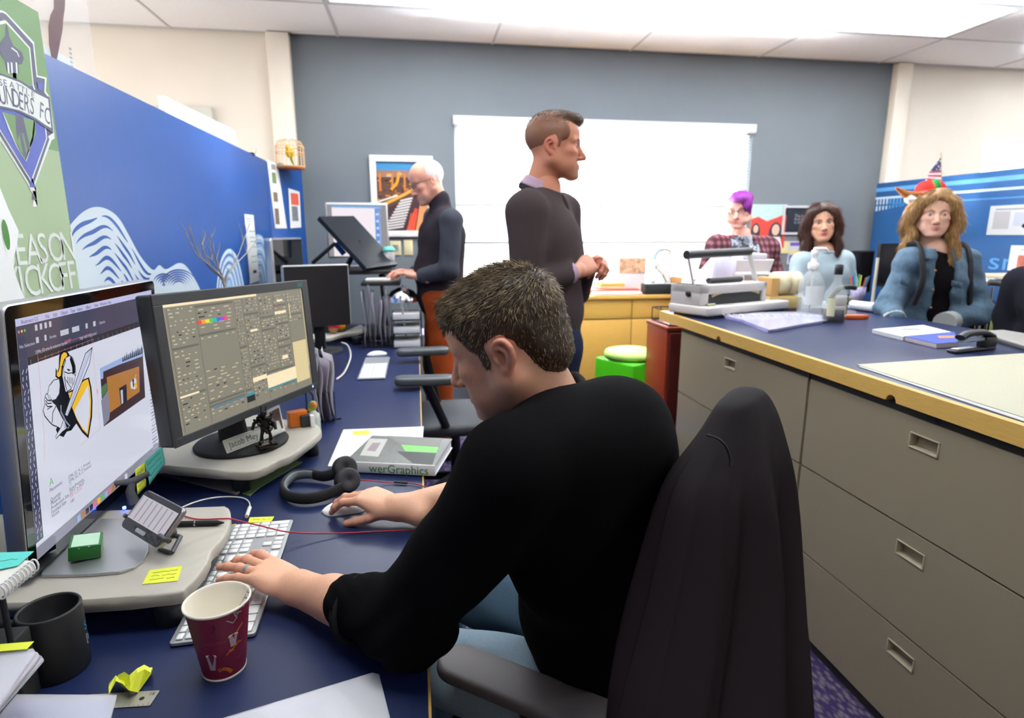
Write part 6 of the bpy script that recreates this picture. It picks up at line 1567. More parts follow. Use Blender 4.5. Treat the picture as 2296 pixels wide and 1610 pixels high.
def longhair(col,wid=1.0,drop=.17,part=0.0,wave=.0):
    o = [ell((0,-.018,.044),(.083,.102,.088),k=.02,col=col),ell((0,.01,.075),(.070,.085,.055),k=.02,col=col)]
    for e in (-1,1):
        pts = spl([(e*.060,.045,.070),(e*.088*wid,.022,.010),(e*.094*wid+e*wave,.008,-.050),(e*.085*wid,.014,-.100),(e*.096*wid+e*wave,.018,-.10-drop*.45),(e*.078*wid,.020,-.10-drop)],3)
        for i in range(len(pts)-1): o.append(cap(pts[i],pts[i+1],.030-.012*i/len(pts),k=.018,col=col))
        pts = spl([(e*.055,-.06,.03),(e*.08*wid,-.055,-.05),(e*.07*wid,-.055,-.11),(e*.075*wid,-.03,-.10-drop*.9)],3)
        for i in range(len(pts)-1): o.append(cap(pts[i],pts[i+1],.042-.014*i/len(pts),k=.03,col=col))
    o += [SUB((0,.120,.012),(.058,.066,.078),k=.012),SUB((0,.09,-.13),(.052,.06,.10),k=.01)]
    return o
def fl_down(p): return np.stack([np.sign(p[:,0])*(.35*(p[:,2] > .06))+.18*np.sin(p[:,2]*60+p[:,0]*20),.1*np.sin(p[:,2]*50),-np.ones(len(p))],1)
blob_hair('hair',t,longhair(bw,1.0,.12,wave=.006),.0035,M,HS,5000,fl_down,lambda p: np.full(len(p),.05),.0007,(bw,bw2),lift=.10,disp=noise_fn(60,.002,5,(1,1,.3),3),droop=.3,label='shoulder length brown hair')

# blonde woman in denim jacket
skinF = srgb(234,184,160); Yd = 2.68
t,M,hp,pt = listener('blonde woman in faded denim jacket with dark backpack straps',Yd,(2094,482),(-.55,-.82,-.02),.94,skinF,None,(2095,560),None,paint=dict(brow=srgb(150,112,80),iris=srgb(90,100,110),look=(-.4,0)),lips=srgb(206,120,118),jaw=.98)
HS = .93; Nn = atY(2098,556,Yd); Rs,Ls = atY(2038,588,Yd-.02),atY(2165,588,Yd+.04); Pp = Vector(((Ls.x+Rs.x)/2-.01,Yd+.03,.88))
Re,Le = atY(1992,690,Yd-.04),atY(2196,700,Yd-.02); Rw,Lw = atY(2005,716,Yd-.14),atY(2125,722,Yd-.17)
body = torso(Nn,Pp,Ls,Rs,w=.9,col=skinF,grow=-.02)+limb(Rs,Re,Rw,.038,.034,.024,skinF)+limb(Ls,Le,Lw,.038,.034,.024,skinF)
hnd = [xform(hand_prims(skinF,sd,curl=cu),HM(w_,d_,(0,0,1)),.88) for sd,w_,d_ in ((-1,Rw+Vector((.01,.0,-.02)),Vector((.6,.1,-.8))),(1,Lw+Vector((0,0,-.02)),Vector((-.5,.1,-.9))))]
skin_obj('body',t,[(xform(hp,M,HS),.003,paint_x(pt,M,HS)),(hnd[0],.005),(hnd[1],.005),(body,.016)])
bk = srgb(26,22,26)
cloth_obj('top',t,torso(Nn,Pp,Ls,Rs,w=.94,d=1.0,grow=.004,col=bk),.010,label='plain black top')
dn,dn2 = srgb(86,110,130),srgb(112,140,160)
jk_ = torso(Nn,Pp,Ls,Rs,w=1.04,d=1.12,grow=.020,col=dn)+[cap(Rs,Re,.058,.058,k=.05,col=dn),cap(Re,Rw,.060,.046,k=.03,col=dn),cap(Ls,Le,.058,.060,k=.05,col=dn),cap(Le,Lw,.062,.046,k=.03,col=dn)]
fx = Vector((-.42,-.90,0)).normalized(); vc_ = (Ls+Rs)/2+fx*.17; q = sbox((vc_.x-.005,vc_.y,.98),(.046,.14,.36),rot=(0,0,-.43),k=.012); q['sub'] = True; jk_.append(q)
q = ell(Nn+fx*.03+Vector((0,0,.04)),(.066,.066,.085),k=.01); q['sub'] = True; jk_.append(q)
cloth_obj('denim_jacket',t,jk_,.0075,disp=lambda X,Y,Z: noise_fn(30,.0035,6,seed=21)(X,Y,Z)-.0025*np.sin(Z*75+X*20),label='faded blue denim jacket',m=mat('denim',(.2,.3,.4),rough=.9,vcol=True,noise=.22,nscale=45,bump=.2,bscale=500))
# jacket collar leaves, chest pocket flaps, buttons, pale inner cuffs
m_dn = mat('denim_flat',dark(dn,.95),rough=.9,noise=.2,nscale=60)
pm_ = (Ls+Rs)/2
for e in (-1,1):
    sd = Vector((fx.y,-fx.x,0))*-1 if False else (Ls-Rs).normalized()
    b = MB(); o_ = Nn+fx*.055+sd*e*.052+Vector((0,0,.008))
    b.grid(lambda i,j: o_+sd*e*(.05*i+.012*j)+fx*(.05+.02*j-.035*i)+Vector((0,0,-.012-.052*j+.006*i)),4,5,m_dn); b.build('collar_leaf',t,world=True,solid=.004)
for (px_,py_,wd) in ((2146,628,.07),(2028,622,.05)):
    o_ = atY(px_,py_,Yd-.145); b = MB(); sd = (Ls-Rs).normalized()
    b.grid(lambda i,j: o_+sd*(i-.5)*wd+Vector((0,0,-.028*j-.014*i))+fx*.004,5,3,m_dn); b.build('pocket_flap',t,world=True,solid=.003)
for py_ in (607,650,690):
    o_ = atY(2098+(py_-600)*-.12,py_,Yd-.160); b = MB(); b.lathe([(0,0),(.006,0),(.006,.002),(0,.003)],S('button_copper',186,140,110,rough=.3,metal=.6),12,M=HM(o_,Vector((0,0,1)),fx)); b.build('button',t,world=True)
for w_,e_ in ((Rw,Re),(Lw,Le)):
    b = MB(); b.tube([w_.lerp(e_,.10),w_.lerp(e_,-.10)],[.050,.052],S('cuff_pale',176,180,178,rough=.9),16); b.build('cuff',t,world=True,label='pale turned back cuff')
for e,sh in ((-1,Rs),(1,Ls)):
    b = MB(); sd = (Ls-Rs).normalized(); i0 = sh-sd*e*.035*1
    b.tube(spl([i0+Vector((0,.05,.07)),i0+fx*.03+Vector((0,0,.088)),i0+fx*.105+Vector((0,0,.02)),i0+fx*.145+Vector((0,0,-.09)),i0+fx*.13+sd*e*.03+Vector((0,0,-.20))],5),.026,S('strap_black',26,24,30,rough=.8),8,flat=.35,up=tuple(fx)); b.build('backpack_strap',t,world=True)
bp = pm_-fx*.20+Vector((0.03,.0,-.18)); cloth_obj('backpack',t,[sbox(bp,(.15,.09,.22),rot=(0,0,-.43),k=.02,col=srgb(26,24,30),rad=.05)],.012)
cloth_obj('trousers',t,[cap(Pp+Vector((e*.085,0,0)),Vector((Pp.x+e*.085,Yd+.02,.08)),.092,.055,k=.03,col=srgb(34,40,56)) for e in (-1,1)],.014)
for e in (-1,1): shoe(t,(Pp.x+e*.085,Yd+.02,0),(-.3,-1,0),srgb(44,36,34))
bl1,bl2 = srgb(150,108,62),srgb(240,204,142)
blob_hair('hair',t,longhair(bl1,1.06,.22,wave=.014),.0035,M,HS,11000,fl_down,lambda p: np.full(len(p),.045),.0008,(bl1,bl2),lift=.07,disp=noise_fn(45,.004,5,(1,1,.5),7),droop=.3,label='long wavy blonde hair')

# person cut off by the right frame edge: dark jacket and cap
Ye = 2.15
ex = atY(2345,600,Ye).x
t = thing('person','person in dark jacket and cap cut off by the right frame edge','person',(ex,Ye,0))
hc = atY(2362,520,Ye); M = HM(hc,(-.9,-.3,-.1),(0,0,1)); HS = .95
hp = head_prims(skinF,neck_dir=(0,-.2,-1),neck_len=.16); Nn = atY(2378,612,Ye); Ls,Rs = Nn+Vector((.02,.18,-.06)),Nn+Vector((.02,-.18,-.06)); Pp = Vector((Nn.x+.05,Ye,.86))
Le,Re = Vector((Ls.x,Ls.y+.03,1.0)),Vector((Rs.x,Rs.y-.03,1.0)); Lw,Rw = Le+Vector((-.02,-.06,-.22)),Re+Vector((-.02,.06,-.22))
skin_obj('body',t,[(xform(hp,M,HS),.005,paint_x(face_paint(skinF),M,HS)),(torso(Nn,Pp,Ls,Rs,col=skinF,grow=-.02)+limb(Ls,Le,Lw,.04,.035,.026,skinF)+limb(Rs,Re,Rw,.04,.035,.026,skinF),.014),
    (xform(hand_prims(skinF,-1,curl=cu),HM(Rw,(0,0,-1),(-1,0,0)),.95),.006),(xform(hand_prims(skinF,1,curl=cu),HM(Lw,(0,0,-1),(-1,0,0)),.95),.006)])
cc = srgb(36,36,44)
cloth_obj('jacket',t,torso(Nn,Pp,Ls,Rs,grow=.016,col=cc)+[cap(Rs,Re,.068,.055,k=.04,col=cc),cap(Re,Rw,.055,.045,k=.03,col=cc),cap(Ls,Le,.068,.055,k=.04,col=cc),cap(Le,Lw,.055,.045,k=.03,col=cc)],.012,disp=noise_fn(25,.003,5))
cloth_obj('trousers',t,[cap(Pp+Vector((0,e*.085,0)),Vector((Pp.x,Ye+e*.09,.08)),.095,.06,k=.03,col=srgb(34,36,48)) for e in (-1,1)],.016)
for e in (-1,1): shoe(t,(Pp.x,Ye+.09*e,0),(-1,0,0),srgb(30,30,34))
b = MB(); sdf_add(b,xform([ell((0,-.012,.060),(.083,.103,.075),k=.01,col=srgb(38,38,42)),ell((0,.125,.045),(.062,.065,.012),rot=(-.15,0,0),k=.01,col=srgb(38,38,42)),SUB((0,0,-.03),(.2,.2,.06))],M,HS),.005,m_cloth); b.build('cap',t,world=True,label='dark cap')
# ================================================================== artwork and things on the blue partition
Mw = frame_M((BX+.0006,0,0),(0,1,0),(0,0,1))
def W(px,py): return hit(px,py,Mw)
def W1(x,y): return W(x/3.22,y/3.22)
def W2(x,y): return W(x/3.22,450+y/3.22)
m_wv = S('wave_white',206,218,226,rough=.5); m_wb = S('wave_blue',40,84,160,rough=.5)
A = Art(Mw.translation,(0,1,0),(0,0,1),.0003)
hump1 = [(480,240),(510,170),(600,80),(690,45),(780,65),(860,130),(930,250),(1000,380),(1060,460),(1110,500),(1150,465),(1200,495),(1290,450),(1350,480),(1420,590),(1470,700)]
o1 = [tuple(p)[:2] for p in spl([(*W2(x,y),0) for x,y in hump1],5)]
base1 = [W2(1480,900),W2(480,900)]
A.poly([(p[0],p[1]) for p in o1]+base1,m_wv); A.up()
cb1 = W2(820,1050)
for k in range(11):
    f = .07+.075*k
    seg_ = o1[2+k*2:len(o1)-28+k] if k < 8 else o1[6:40]
    pts = [(p[0]*(1-f)+cb1[0]*f,p[1]*(1-f)+cb1[1]*f+.006*math.sin(i*.45+k)) for i,p in enumerate(seg_)]
    n = len(pts)
    if n < 6: continue
    cut = [0,n//3+(k*5) % 7,2*n//3+(k*3) % 5,n-1]
    for a,b_ in zip(cut[:-1],cut[1:]):
        sg = pts[a:b_-1]; m_ = len(sg)
        if m_ > 3: A.line(sg,[.012*math.sin(PI*(i+.3)/m_)+.001 for i in range(m_)],m_wb)
for (cx_,cy_,r0_) in ((1290,620,120),(1180,600,70)):
    for k in range(6):
        pts = [W2(cx_+(r0_-16*k)*math.cos(q)*1.1,cy_-(r0_-16*k)*math.sin(q)) for q in np.linspace(.25,PI-.1,16)]
        A.line(pts,[.007*math.sin(PI*(i+.4)/16) for i in range(16)],m_wb)
for hp_,cc_2,nn_2 in (([(1560,640),(1590,440),(1640,350),(1690,370),(1730,460),(1780,700)],(1650,620),8),([(1790,700),(1830,300),(1870,245),(1910,290),(1945,450),(1960,700)],(1880,620),8)):
    o2 = [tuple(p)[:2] for p in spl([(*W2(x,y),0) for x,y in hp_],6)]
    A.k = 1; A.poly(o2,S('wave_pale_blue',150,180,214,rough=.5)); A.up()
    c_ = W2(*cc_2)
    for k in range(nn_2):
        f = .06+.105*k; A.line([(p[0]*(1-f)+c_[0]*f,p[1]*(1-f)+c_[1]*f) for p in o2],.010-.0006*k if k % 2 else .014,m_wv if k % 2 == 0 else m_wb)
A.b.build('wave_artwork',ptn,world=True,label='white line drawing of waves')
# soccer banner
bn = thing('banner','green soccer season banner with a blue crest hanging on the blue partition','banner',(BX+.004,1.5,1.2))
Mw2 = frame_M((BX+.006,0,0),(0,1,0),(0,0,1)); 
def V(x,y): return hit(x/3.22,y/3.22,Mw2)
zt = V(300,100)[1]; yr = V(400,900)[0]
b = MB(); b.box2((BX+.002,.95,.95),(BX+.005,yr,zt),S('banner_green',112,148,96,rough=.55)); b.build('cloth',bn,world=True)
b = MB(); b.box2((BX+.0051,.95,.95),(BX+.0055,yr-.001,V(450,1100)[1]),S('banner_pale_green',160,180,142,rough=.55)); b.build('lower_field',bn,world=True,label='paler green lower part')
A = Art(Mw2.translation,(0,1,0),(0,0,1),.0003)
bw_ = S('crest_white',222,226,222,rough=.5); bs_ = S('crest_slate',84,82,108,rough=.5); bb_ = S('crest_blue',74,88,176,rough=.5); bg_ = _m['banner_green']
def PV(pts,m): A.poly([V(*p) for p in pts],m)
def mpoly(pts,yc,m):  # symmetric polygon about axis Y=yc, pts on the right from top to bottom
    r_ = [V(*p) for p in pts]; A.poly(r_+[(2*yc-a,b_) for a,b_ in reversed(r_)],m)
yc_ = V(42,180)[0]
mpoly([(42,90),(245,305),(270,545),(335,560),(330,660),(358,700),(395,1000),(372,1012),(255,1330),(235,1492)],yc_,bw_); A.up()
mpoly([(42,104),(236,318),(262,555),(322,570),(318,665),(347,705),(382,960),(345,985),(355,1005),(245,1320),(228,1440)],yc_,bs_); A.up()
mpoly([(42,150),(215,345),(240,610),(250,640),(330,930),(338,1000),(235,1290),(214,1375)],yc_,bw_); A.up()
mpoly([(42,170),(205,350),(232,620),(240,640),(322,930),(330,1000),(228,1280),(210,1350)],yc_,bb_); A.up()
mpoly([(42,170),(205,350),(232,620),(100,640)],yc_,bg_); A.up()
PV([(262,590),(305,600),(300,655),(270,640)],bb_)
PV([(18,810),(245,870),(255,960),(210,1075),(180,1160),(120,1060)],bg_); A.line([V(18,810),V(60,930),(V(120,1060)),V(180,1160),V(230,1000),V(245,870)],.006,bw_); A.up()
# tower
PV([(35,180),(45,180),(62,265),(90,330),(150,375),(165,420),(150,465),(125,465),(132,530),(45,520),(30,440),(0,400),(-30,350),(0,300),(32,260)],bs_)
PV([(105,820),(158,835),(215,1085),(190,1080),(165,960),(150,960),(188,1130),(165,1130),(130,960),(120,1020),(108,940)],bs_); A.up()
for x in (50,75,110): A.line([V(x,450),V(x+5,530)],.006,bw_)
A.line([V(75,345),V(115,375),V(130,410)],.004,bw_)
A.up(); rib = [(-120,520),(0,530),(140,580),(260,660),(350,700),(378,960),(330,930),(250,870),(130,810),(0,780),(-120,780)]
PV(rib,bs_); A.up(); PV([(-120,540),(0,545),(135,595),(255,675),(338,715),(362,925),(325,905),(245,850),(130,795),(0,765),(-120,760)],bw_); A.up()
for ch,x,y,an_ in (('S',-18,612,-2),('E',14,616,-4),('A',58,626,-8),('T',104,640,-12),('T',136,652,-16),('L',174,672,-18),('E',212,690,-20)):
    q = V(x,y); A.text(ch,q[0],q[1],.022,bs_,ang=math.radians(an_),sx=1.3)
for ch,x,y,an_ in (('O',-60,738,0),('U',-14,742,-2),('N',34,748,-5),('D',80,762,-8),('E',124,778,-12),('R',160,792,-14),('S',203,810,-18),('F',272,842,-18),('C',306,866,-20)):
    q = V(x,y); A.text(ch,q[0],q[1],.062,bs_,ang=math.radians(an_),sx=.62)
A.up()
A.k = 2
def V2(x,y): return hit(x/3.22,450+y/3.22,Mw2)
for ch,x,y in (('S',35,480),('E',118,468),('A',200,462),('S',288,450),('O',358,442),('N',448,428),('K',60,712),('I',150,698),('C',190,694),('K',285,672),('O',360,664),('F',440,648),('F',500,634)):
    q = V2(x,y); A.text(ch,q[0],q[1],.108,bw_,sx=.86)
A.b.build('print',bn,world=True,label='blue white and grey crest with lettering')
# white cutout figure at the extreme left, standing in front of the banner
co = thing('cutout','white cardboard cutout with a small green emblem at the left edge','cutout',(BX+.05,1.5,.95))
Mc2 = frame_M((BX+.03,0,0),(0,1,0),(0,0,1))
pc = [hit(x/3.22,450+y/3.22,Mc2) for x,y in ((-300,-150),(-20,-90),(40,60),(115,220),(105,300),(75,430),(80,500),(100,560),(130,640),(190,760),(200,900),(-300,900))]
b = MB(); b.prism(pc,0,.006,m_white,M=Mc2); b.build('board',co,world=True)
A = Art(Mc2 @ Vector((0,0,.0062)),(0,1,0),(0,0,1),.0003); q = hit(28/3.22,450+285/3.22,Mc2); A.disc(q[0],q[1],.013,m_white,20,.048); A.up(); A.disc(q[0]-.001,q[1]+.012,.011,S('emblem_green',60,130,40),20,.034); A.b.build('emblem',co,world=True,label='green oval emblem')
def card(name,label,cat,px,X,m,parts=(),th=.002,group=None):
    """flat sheet on a plane x=X traced from its photo corners (tl, tr, br, bl)"""
    Mk = frame_M((X,0,0),(0,1,0),(0,0,1)); P = [hit(*p,Mk) for p in px]
    x0,x1,y0,y1 = min(p[0] for p in P),max(p[0] for p in P),min(p[1] for p in P),max(p[1] for p in P)
    x0,x1 = (P[0][0]+P[3][0])/2,(P[1][0]+P[2][0])/2; y1,y0 = (P[0][1]+P[1][1])/2,(P[2][1]+P[3][1])/2
    t = thing(name,label,cat,(X,(x0+x1)/2,y0),group=group)
    b = MB(); b.box2((X,x0,y0),(X+th,x1,y1),m); b.build('sheet',t,world=True)
    A = Art((X+th+.0002,x0,y0),(0,1,0),(0,0,1),.0003); wd,ht = x1-x0,y1-y0
    for (a,b_,c,d,mm) in parts: A.rect(a*wd,b_*ht,c*wd,d*ht,mm); A.up()
    if parts: A.b.build('print',t,world=True)
    return t
g_l = S('tick_green',120,176,140); 
card('paper_strip','tall white paper strip with green marks pinned over the waves','poster',((546,481),(571,481),(578,632),(562,634)),BX+.002,m_white,
     [(0.1,.93,.6,.94,g_l),(.1,.9,.8,.905,g_l),(.3,.75,1,.76,g_l),(.3,.66,1,.67,g_l),(.3,.6,1,.61,g_l),(.4,.52,1,.53,g_l),(.3,.38,1,.39,g_l),(.3,.30,1,.31,g_l),(.35,.14,.7,.18,m_black)])
ph_b = S('snap_brown',120,100,84,noise=.5,nscale=60); ph_g = S('snap_green',120,140,100,noise=.5,nscale=60)
# second poster on the angled end panel
eM = frame_M(e0+nn*.002,dd,(0,0,1)); P = [hit(x,y,eM) for x,y in ((646,422),(671,430),(675,510),(651,512))]
t = thing('poster','small white poster with red top on the partition end panel','poster',eM @ Vector((P[0][0],P[3][1],0)))
b = MB(); b.prism([P[0],P[1],P[2],P[3]],.0005,.002,m_white,M=eM); b.build('sheet',t,world=True)
A = Art(eM @ Vector((0,0,.0024)),dd,(0,0,1),.0003); lx,rx,ty,by = P[0][0]+.02,P[1][0]-.02,P[0][1]-.03,P[3][1]+.03
A.rect(lx,ty-(ty-by)*.38,rx,ty,S('poster_red',214,92,70)); A.rect(lx,by+(ty-by)*.1,rx-.02,ty-(ty-by)*.42,S('poster_ink',120,124,132,noise=.6,nscale=60)); A.b.build('print',t,world=True)
q = hit(630,372,eM); b = MB(); b.prism([(q[0]-.03,q[1]-.02),(q[0]+.03,q[1]-.02),(q[0]+.03,q[1]+.02),(q[0]-.03,q[1]+.02)],.0005,.002,S('tag_teal',130,160,160),M=eM); b.build('name_tag',label='small grey tag near the top of the end panel',cat='tag',world=True,loc=eM @ Vector((q[0],q[1],0)))
P = [hit(x,y,eM) for x,y in ((598,358),(622,368),(643,512),(617,512))]; t = thing('photo_strip','white strip of small photos on the partition end panel','photo',eM @ Vector((P[0][0],P[3][1],0)))
b = MB(); b.prism(P,.0005,.0015,m_white,M=eM); b.build('sheet',t,world=True)
A = Art(eM @ Vector((0,0,.0017)),dd,(0,0,1),.0003); lx,rx,ty,by = P[0][0]+.04,P[1][0]-.03,P[0][1],P[3][1]
for f0,f1_,mm in ((.05,.13,S('snap_grey',150,150,150)),(.17,.33,ph_g),(.46,.60,ph_b),(.70,.94,ph_b)): A.rect(lx,ty-(ty-by)*f1_,rx,ty-(ty-by)*f0,mm)
A.b.build('print',t,world=True)
# binder clips on the partition top
for (px_,py_),lb in (((556,340),'binder clip on the partition top left of the photo strip'),((604,353),'binder clip holding the top of the photo strip')):
    q = atX(px_,py_,BX-.03); b = MB(); b.box((BX-.03,q.y,1.845),(.07,.03,.02),m_black,.003)
    for e in (-1,1): b.tube([(BX-.03+e*.036,q.y-.01,1.84),(BX-.03+e*.045,q.y-.01,1.88),(BX-.03+e*.045,q.y+.01,1.88),(BX-.03+e*.036,q.y+.01,1.84)],.0012,m_chrome,5)
    b.build('binder_clip',label=lb,cat='clip',world=True,loc=(BX-.03,q.y,1.845))
# bird cage on the end panel
cgp_ = atY(650,345,4.42); cg = thing('bird_cage','small orange bird cage with a yellow bird on the partition end','bird cage',(cgp_.x,4.42,1.84))
m_cg = S('cage_orange',232,190,140,rough=.5); R_ = .092
zb_,zt_ = atY(650,374,4.42).z,atY(650,312,4.42).z
b = MB()
for i in range(22):
    a = 2*PI*i/22; b.tube([(cgp_.x+R_*math.cos(a),4.42+R_*math.sin(a),zb_),(cgp_.x+R_*math.cos(a),4.42+R_*math.sin(a),zt_-.05),(cgp_.x+R_*.8*math.cos(a),4.42+R_*.8*math.sin(a),zt_-.015),(cgp_.x+R_*.3*math.cos(a),4.42+R_*.3*math.sin(a),zt_)],.0018,m_cg,5)
for zz in (zb_,(zb_+zt_)/2,zt_-.05): b.tube([(cgp_.x+R_*math.cos(q),4.42+R_*math.sin(q),zz) for q in np.linspace(0,2*PI,25)[:-1]],.003,m_cg,5,closed=True)
b.build('wires',cg,world=True)
b = MB(); b.lathe([(0,zb_-.015),(R_,zb_-.015),(R_,zb_),(0,zb_)],S('cage_base',190,110,60),24,c=(cgp_.x,4.42,0)); b.build('base',cg,world=True)
b = MB(); sdf_add(b,[ell((cgp_.x,4.42,(zb_+zt_)/2),(.03,.02,.035),rot=(.4,0,0),k=.01,col=srgb(230,190,40)),ell((cgp_.x-.01,4.40,(zb_+zt_)/2+.035),(.015,.015,.015),k=.01,col=srgb(240,200,40)),cap((cgp_.x,4.42,(zb_+zt_)/2-.02),(cgp_.x+.02,4.42,zb_+.01),.01,.004,k=.01,col=srgb(120,150,50))],.004,m_cloth); b.build('bird',cg,world=True,label='yellow toy bird')
for e in (-1,1):
    b = MB(); b.tube([(cgp_.x+e*.04,4.42,zb_-.016),(cgp_.x+e*.05,4.42,1.8395)],.005,S('cage_base',190,110,60),6); b.build('foot',cg,world=True)
# things behind the partition, seen above it
q = atX(262,190,-1.25); b = MB(); b.lathe([(0,-.006),(.155,-.006),(.16,0),(.155,.006),(0,.006)],S('cork_disc',222,180,134,rough=.8,noise=.1,nscale=60),40,M=frame_M((-1.25,q.y,1.78),(0,1,0),(0,0,1))); b.cyl((-1.25,q.y,1.2005),(-1.25,q.y,1.65),.012,m_white,n=8)
b.build('round_board',label='round tan board leaning behind the blue partition',cat='board',world=True,loc=(-1.25,q.y,1.62))
pb = [atX(x,y,-1.12) for x,y in ((366,214),(528,292),(530,330),(372,262))]; b = MB()
b.add([(-1.12,pb[0].y,1.2),(-1.12,pb[1].y,1.2),(-1.12,pb[1].y,pb[1].z),(-1.12,pb[0].y,pb[0].z),(-1.145,pb[0].y,1.2),(-1.145,pb[1].y,1.2),(-1.145,pb[1].y,pb[1].z),(-1.145,pb[0].y,pb[0].z)],[(0,1,2,3),(7,6,5,4),(0,4,5,1),(1,5,6,2),(2,6,7,3),(3,7,4,0)],m_white)
b.build('foam_board',label='white foam board standing behind the blue partition',cat='board',world=True,loc=(-1.13,pb[0].y,1.2))
b = MB(); b.box2((-1.6,1.6,1.14),(-1.05,4.2,1.2),m_offw,.004); b.box2((-1.6,1.6,0),(-1.56,4.2,1.14),m_offw); b.box2((-1.1,1.6,0),(-1.06,4.2,1.14),m_offw); b.build('shelf_unit',label='low pale shelf unit behind the blue partition',cat='shelf',world=True,loc=(-1.3,2.9,0))
a1,a2 = atY(340,238,YB-.01),atY(478,262,YB-.01); b = MB(); b.box2((a1.x,YB-.05,a2.z-.2),(a2.x,YB-.001,a1.z),S('box_pale',214,214,204,rough=.5),.006); b.build('wall_box',label='pale wall mounted box on the cream wall above the partition',cat='box',world=True,loc=(a1.x,YB-.03,a2.z-.2))
# clear acrylic display on the partition at upper left
Mk = frame_M((BX-.05,0,0),(0,1,0),(0,0,1)); P = [hit(x,y,Mk) for x,y in ((186,-60),(183,168))]
ac = thing('acrylic_holder','clear acrylic holder with a maroon ribbon on top of the partition','holder',(BX-.05,P[0][0]-.1,1.845))
b = MB(); zt2 = P[0][1]+.15; b.box2((BX-.055,P[0][0]-.30,1.8455),(BX-.050,P[0][0],zt2),mat('acrylic',(.9,.92,.93),rough=.05,alpha=.15,spec=.8)); b.build('front_pane',ac,world=True)
b = MB(); b.box2((BX-.115,P[0][0]-.30,1.8455),(BX-.112,P[0][0]-.002,1.92),S('sheet_striped',224,226,224)); b.build('card',ac,world=True)
A = Art((BX-.049,0,0),(0,1,0),(0,0,1),.0002); mr = S('ribbon_maroon',84,34,44,rough=.5)
rl = [hit(x/3.22,y/3.22,Mk) for x,y in ((385,-60),(385,60),(360,110),(345,190),(350,320),(375,450))]; rr2 = [hit(x/3.22,y/3.22,Mk) for x,y in ((470,-60),(465,60),(455,130),(448,220),(425,340),(400,465))]
A.poly(rl+rr2[::-1],mr)
for i in range(5):
    q = hit((495+i*3)/3.22,(355+i*32)/3.22,Mk); A.rect(q[0],q[1],q[0]+.014,q[1]+.006,S('text_grey',150,150,156))
A.b.build('ribbon',ac,world=True,label='maroon ribbon')
# dried twigs in a pot behind the second monitor
tw = atZ(500,700,.95); tx,ty = -.82,atX(500,640,-.82).y
tg = thing('twig_bunch','bare dried twigs standing in a pot against the waves','twigs',(tx,ty,DZ)); m_tw = S('twig',168,160,150,rough=.8)
b = MB(); b.lathe([(0,0),(.04,0),(.055,.12),(.05,.12),(.04,.02),(0,.02)],m_mblack,20,c=(tx,ty,DZ+.0005)); b.build('pot',tg,world=True)
r7 = random.Random(8)
for (pp2) in (((505,650),(470,600),(440,560),(424,500)),((505,650),(480,590),(458,570),(450,540)),((505,650),(490,600),(478,560),(470,520)),((505,650),(520,600),(535,570),(560,500)),((505,650),(515,610),(560,560),(575,540)),((505,650),(488,612),(440,570),(420,530))):
    P = [atX(x,y,tx+.02*i) for i,(x,y) in enumerate(pp2)]; P = [Vector((tx,ty,DZ+.05))]+P
    b = MB(); S_ = spl(P,5); b.tube(S_,[.005*(1-i/len(S_)*.8) for i in range(len(S_))],m_tw,6)
    for k in range(4):
        i = r7.randint(len(S_)//2,len(S_)-2); p = S_[i]; q = p+Vector((r7.uniform(-.02,.02),r7.uniform(-.09,.09),r7.uniform(.03,.09))); b.tube([p,p.lerp(q,.5)+Vector((0,.01,0)),q],[.0022,.0016,.0006],m_tw,5)
    b.build('twig',tg,world=True)

# ================================================================== middle desk (second workplace)
# small silver computer with dark screen
a,b_ = atX(606,534,-.80),atX(676,526,-.72)
d1 = Vector((a.x,a.y,0)); c1 = Vector((b_.x,b_.y,0)); uu = (c1-d1).normalized(); Wd = (c1-d1).length
Mz = frame_M((d1.x,d1.y,.86),uu,(0,0,1)); hh_ = a.z-.86
im = thing('computer_display','small silver edged computer with switched off black screen by the end panel','monitor',(d1.x,d1.y,DZ))
b = MB(); b.prism(rrect(0,0,Wd,hh_,.02),-.04,0,m_alu,.004,M=Mz,smooth=True); b.build('housing',im,world=True)
b = MB(); b.prism(rrect(.03,.03,Wd-.01,hh_-.01,.008),.0005,.0015,m_bez,M=Mz); b.build('screen',im,world=True,label='black glossy screen')
b = MB(); mm_ = Mz @ Vector((Wd/2,0,-.02)); b.box((mm_.x,mm_.y,.797),(.06,.06,.132),m_alu,.004); b.box((mm_.x,mm_.y,.7345),(.2,.2,.007),m_alu,.003); b.build('stand',im,world=True)
# dark monitor of the second workplace
a,b_,c,d = atD(633,592,3.05),atD(783,584,3.12),atD(645,742,3.05),atD(785,712,3.12)
Mv = frame_M(c,(d-c)+(b_-a),(0,0,1)); w3 = ((b_-a).length+(d-c).length)/2; h3 = ((a-c).length+(b_-d).length)/2
Mv = frame_M((c+d)/2-((d-c)+(b_-a)).normalized()*w3/2,Vector(((b_-a).x,(b_-a).y,0)),(0,0,1))
m3 = thing('computer_monitor','switched off dark monitor with silver top edge at the second workplace','monitor',Mv.translation)
b = MB(); b.prism(rrect(0,0,w3,h3,.008),-.035,0,m_alu,.003,M=Mv,smooth=True); b.build('housing',m3,world=True,label='silver housing')
b = MB(); b.prism(rrect(.006,.0,w3-.006,h3-.006,.004),.0002,.002,S('screen_off',26,24,28,rough=.28,spec=.6),M=Mv); b.build('screen',m3,world=True,label='dark switched off screen')
mm_ = Mv @ Vector((w3/2,0,-.03)); zr3 = .80
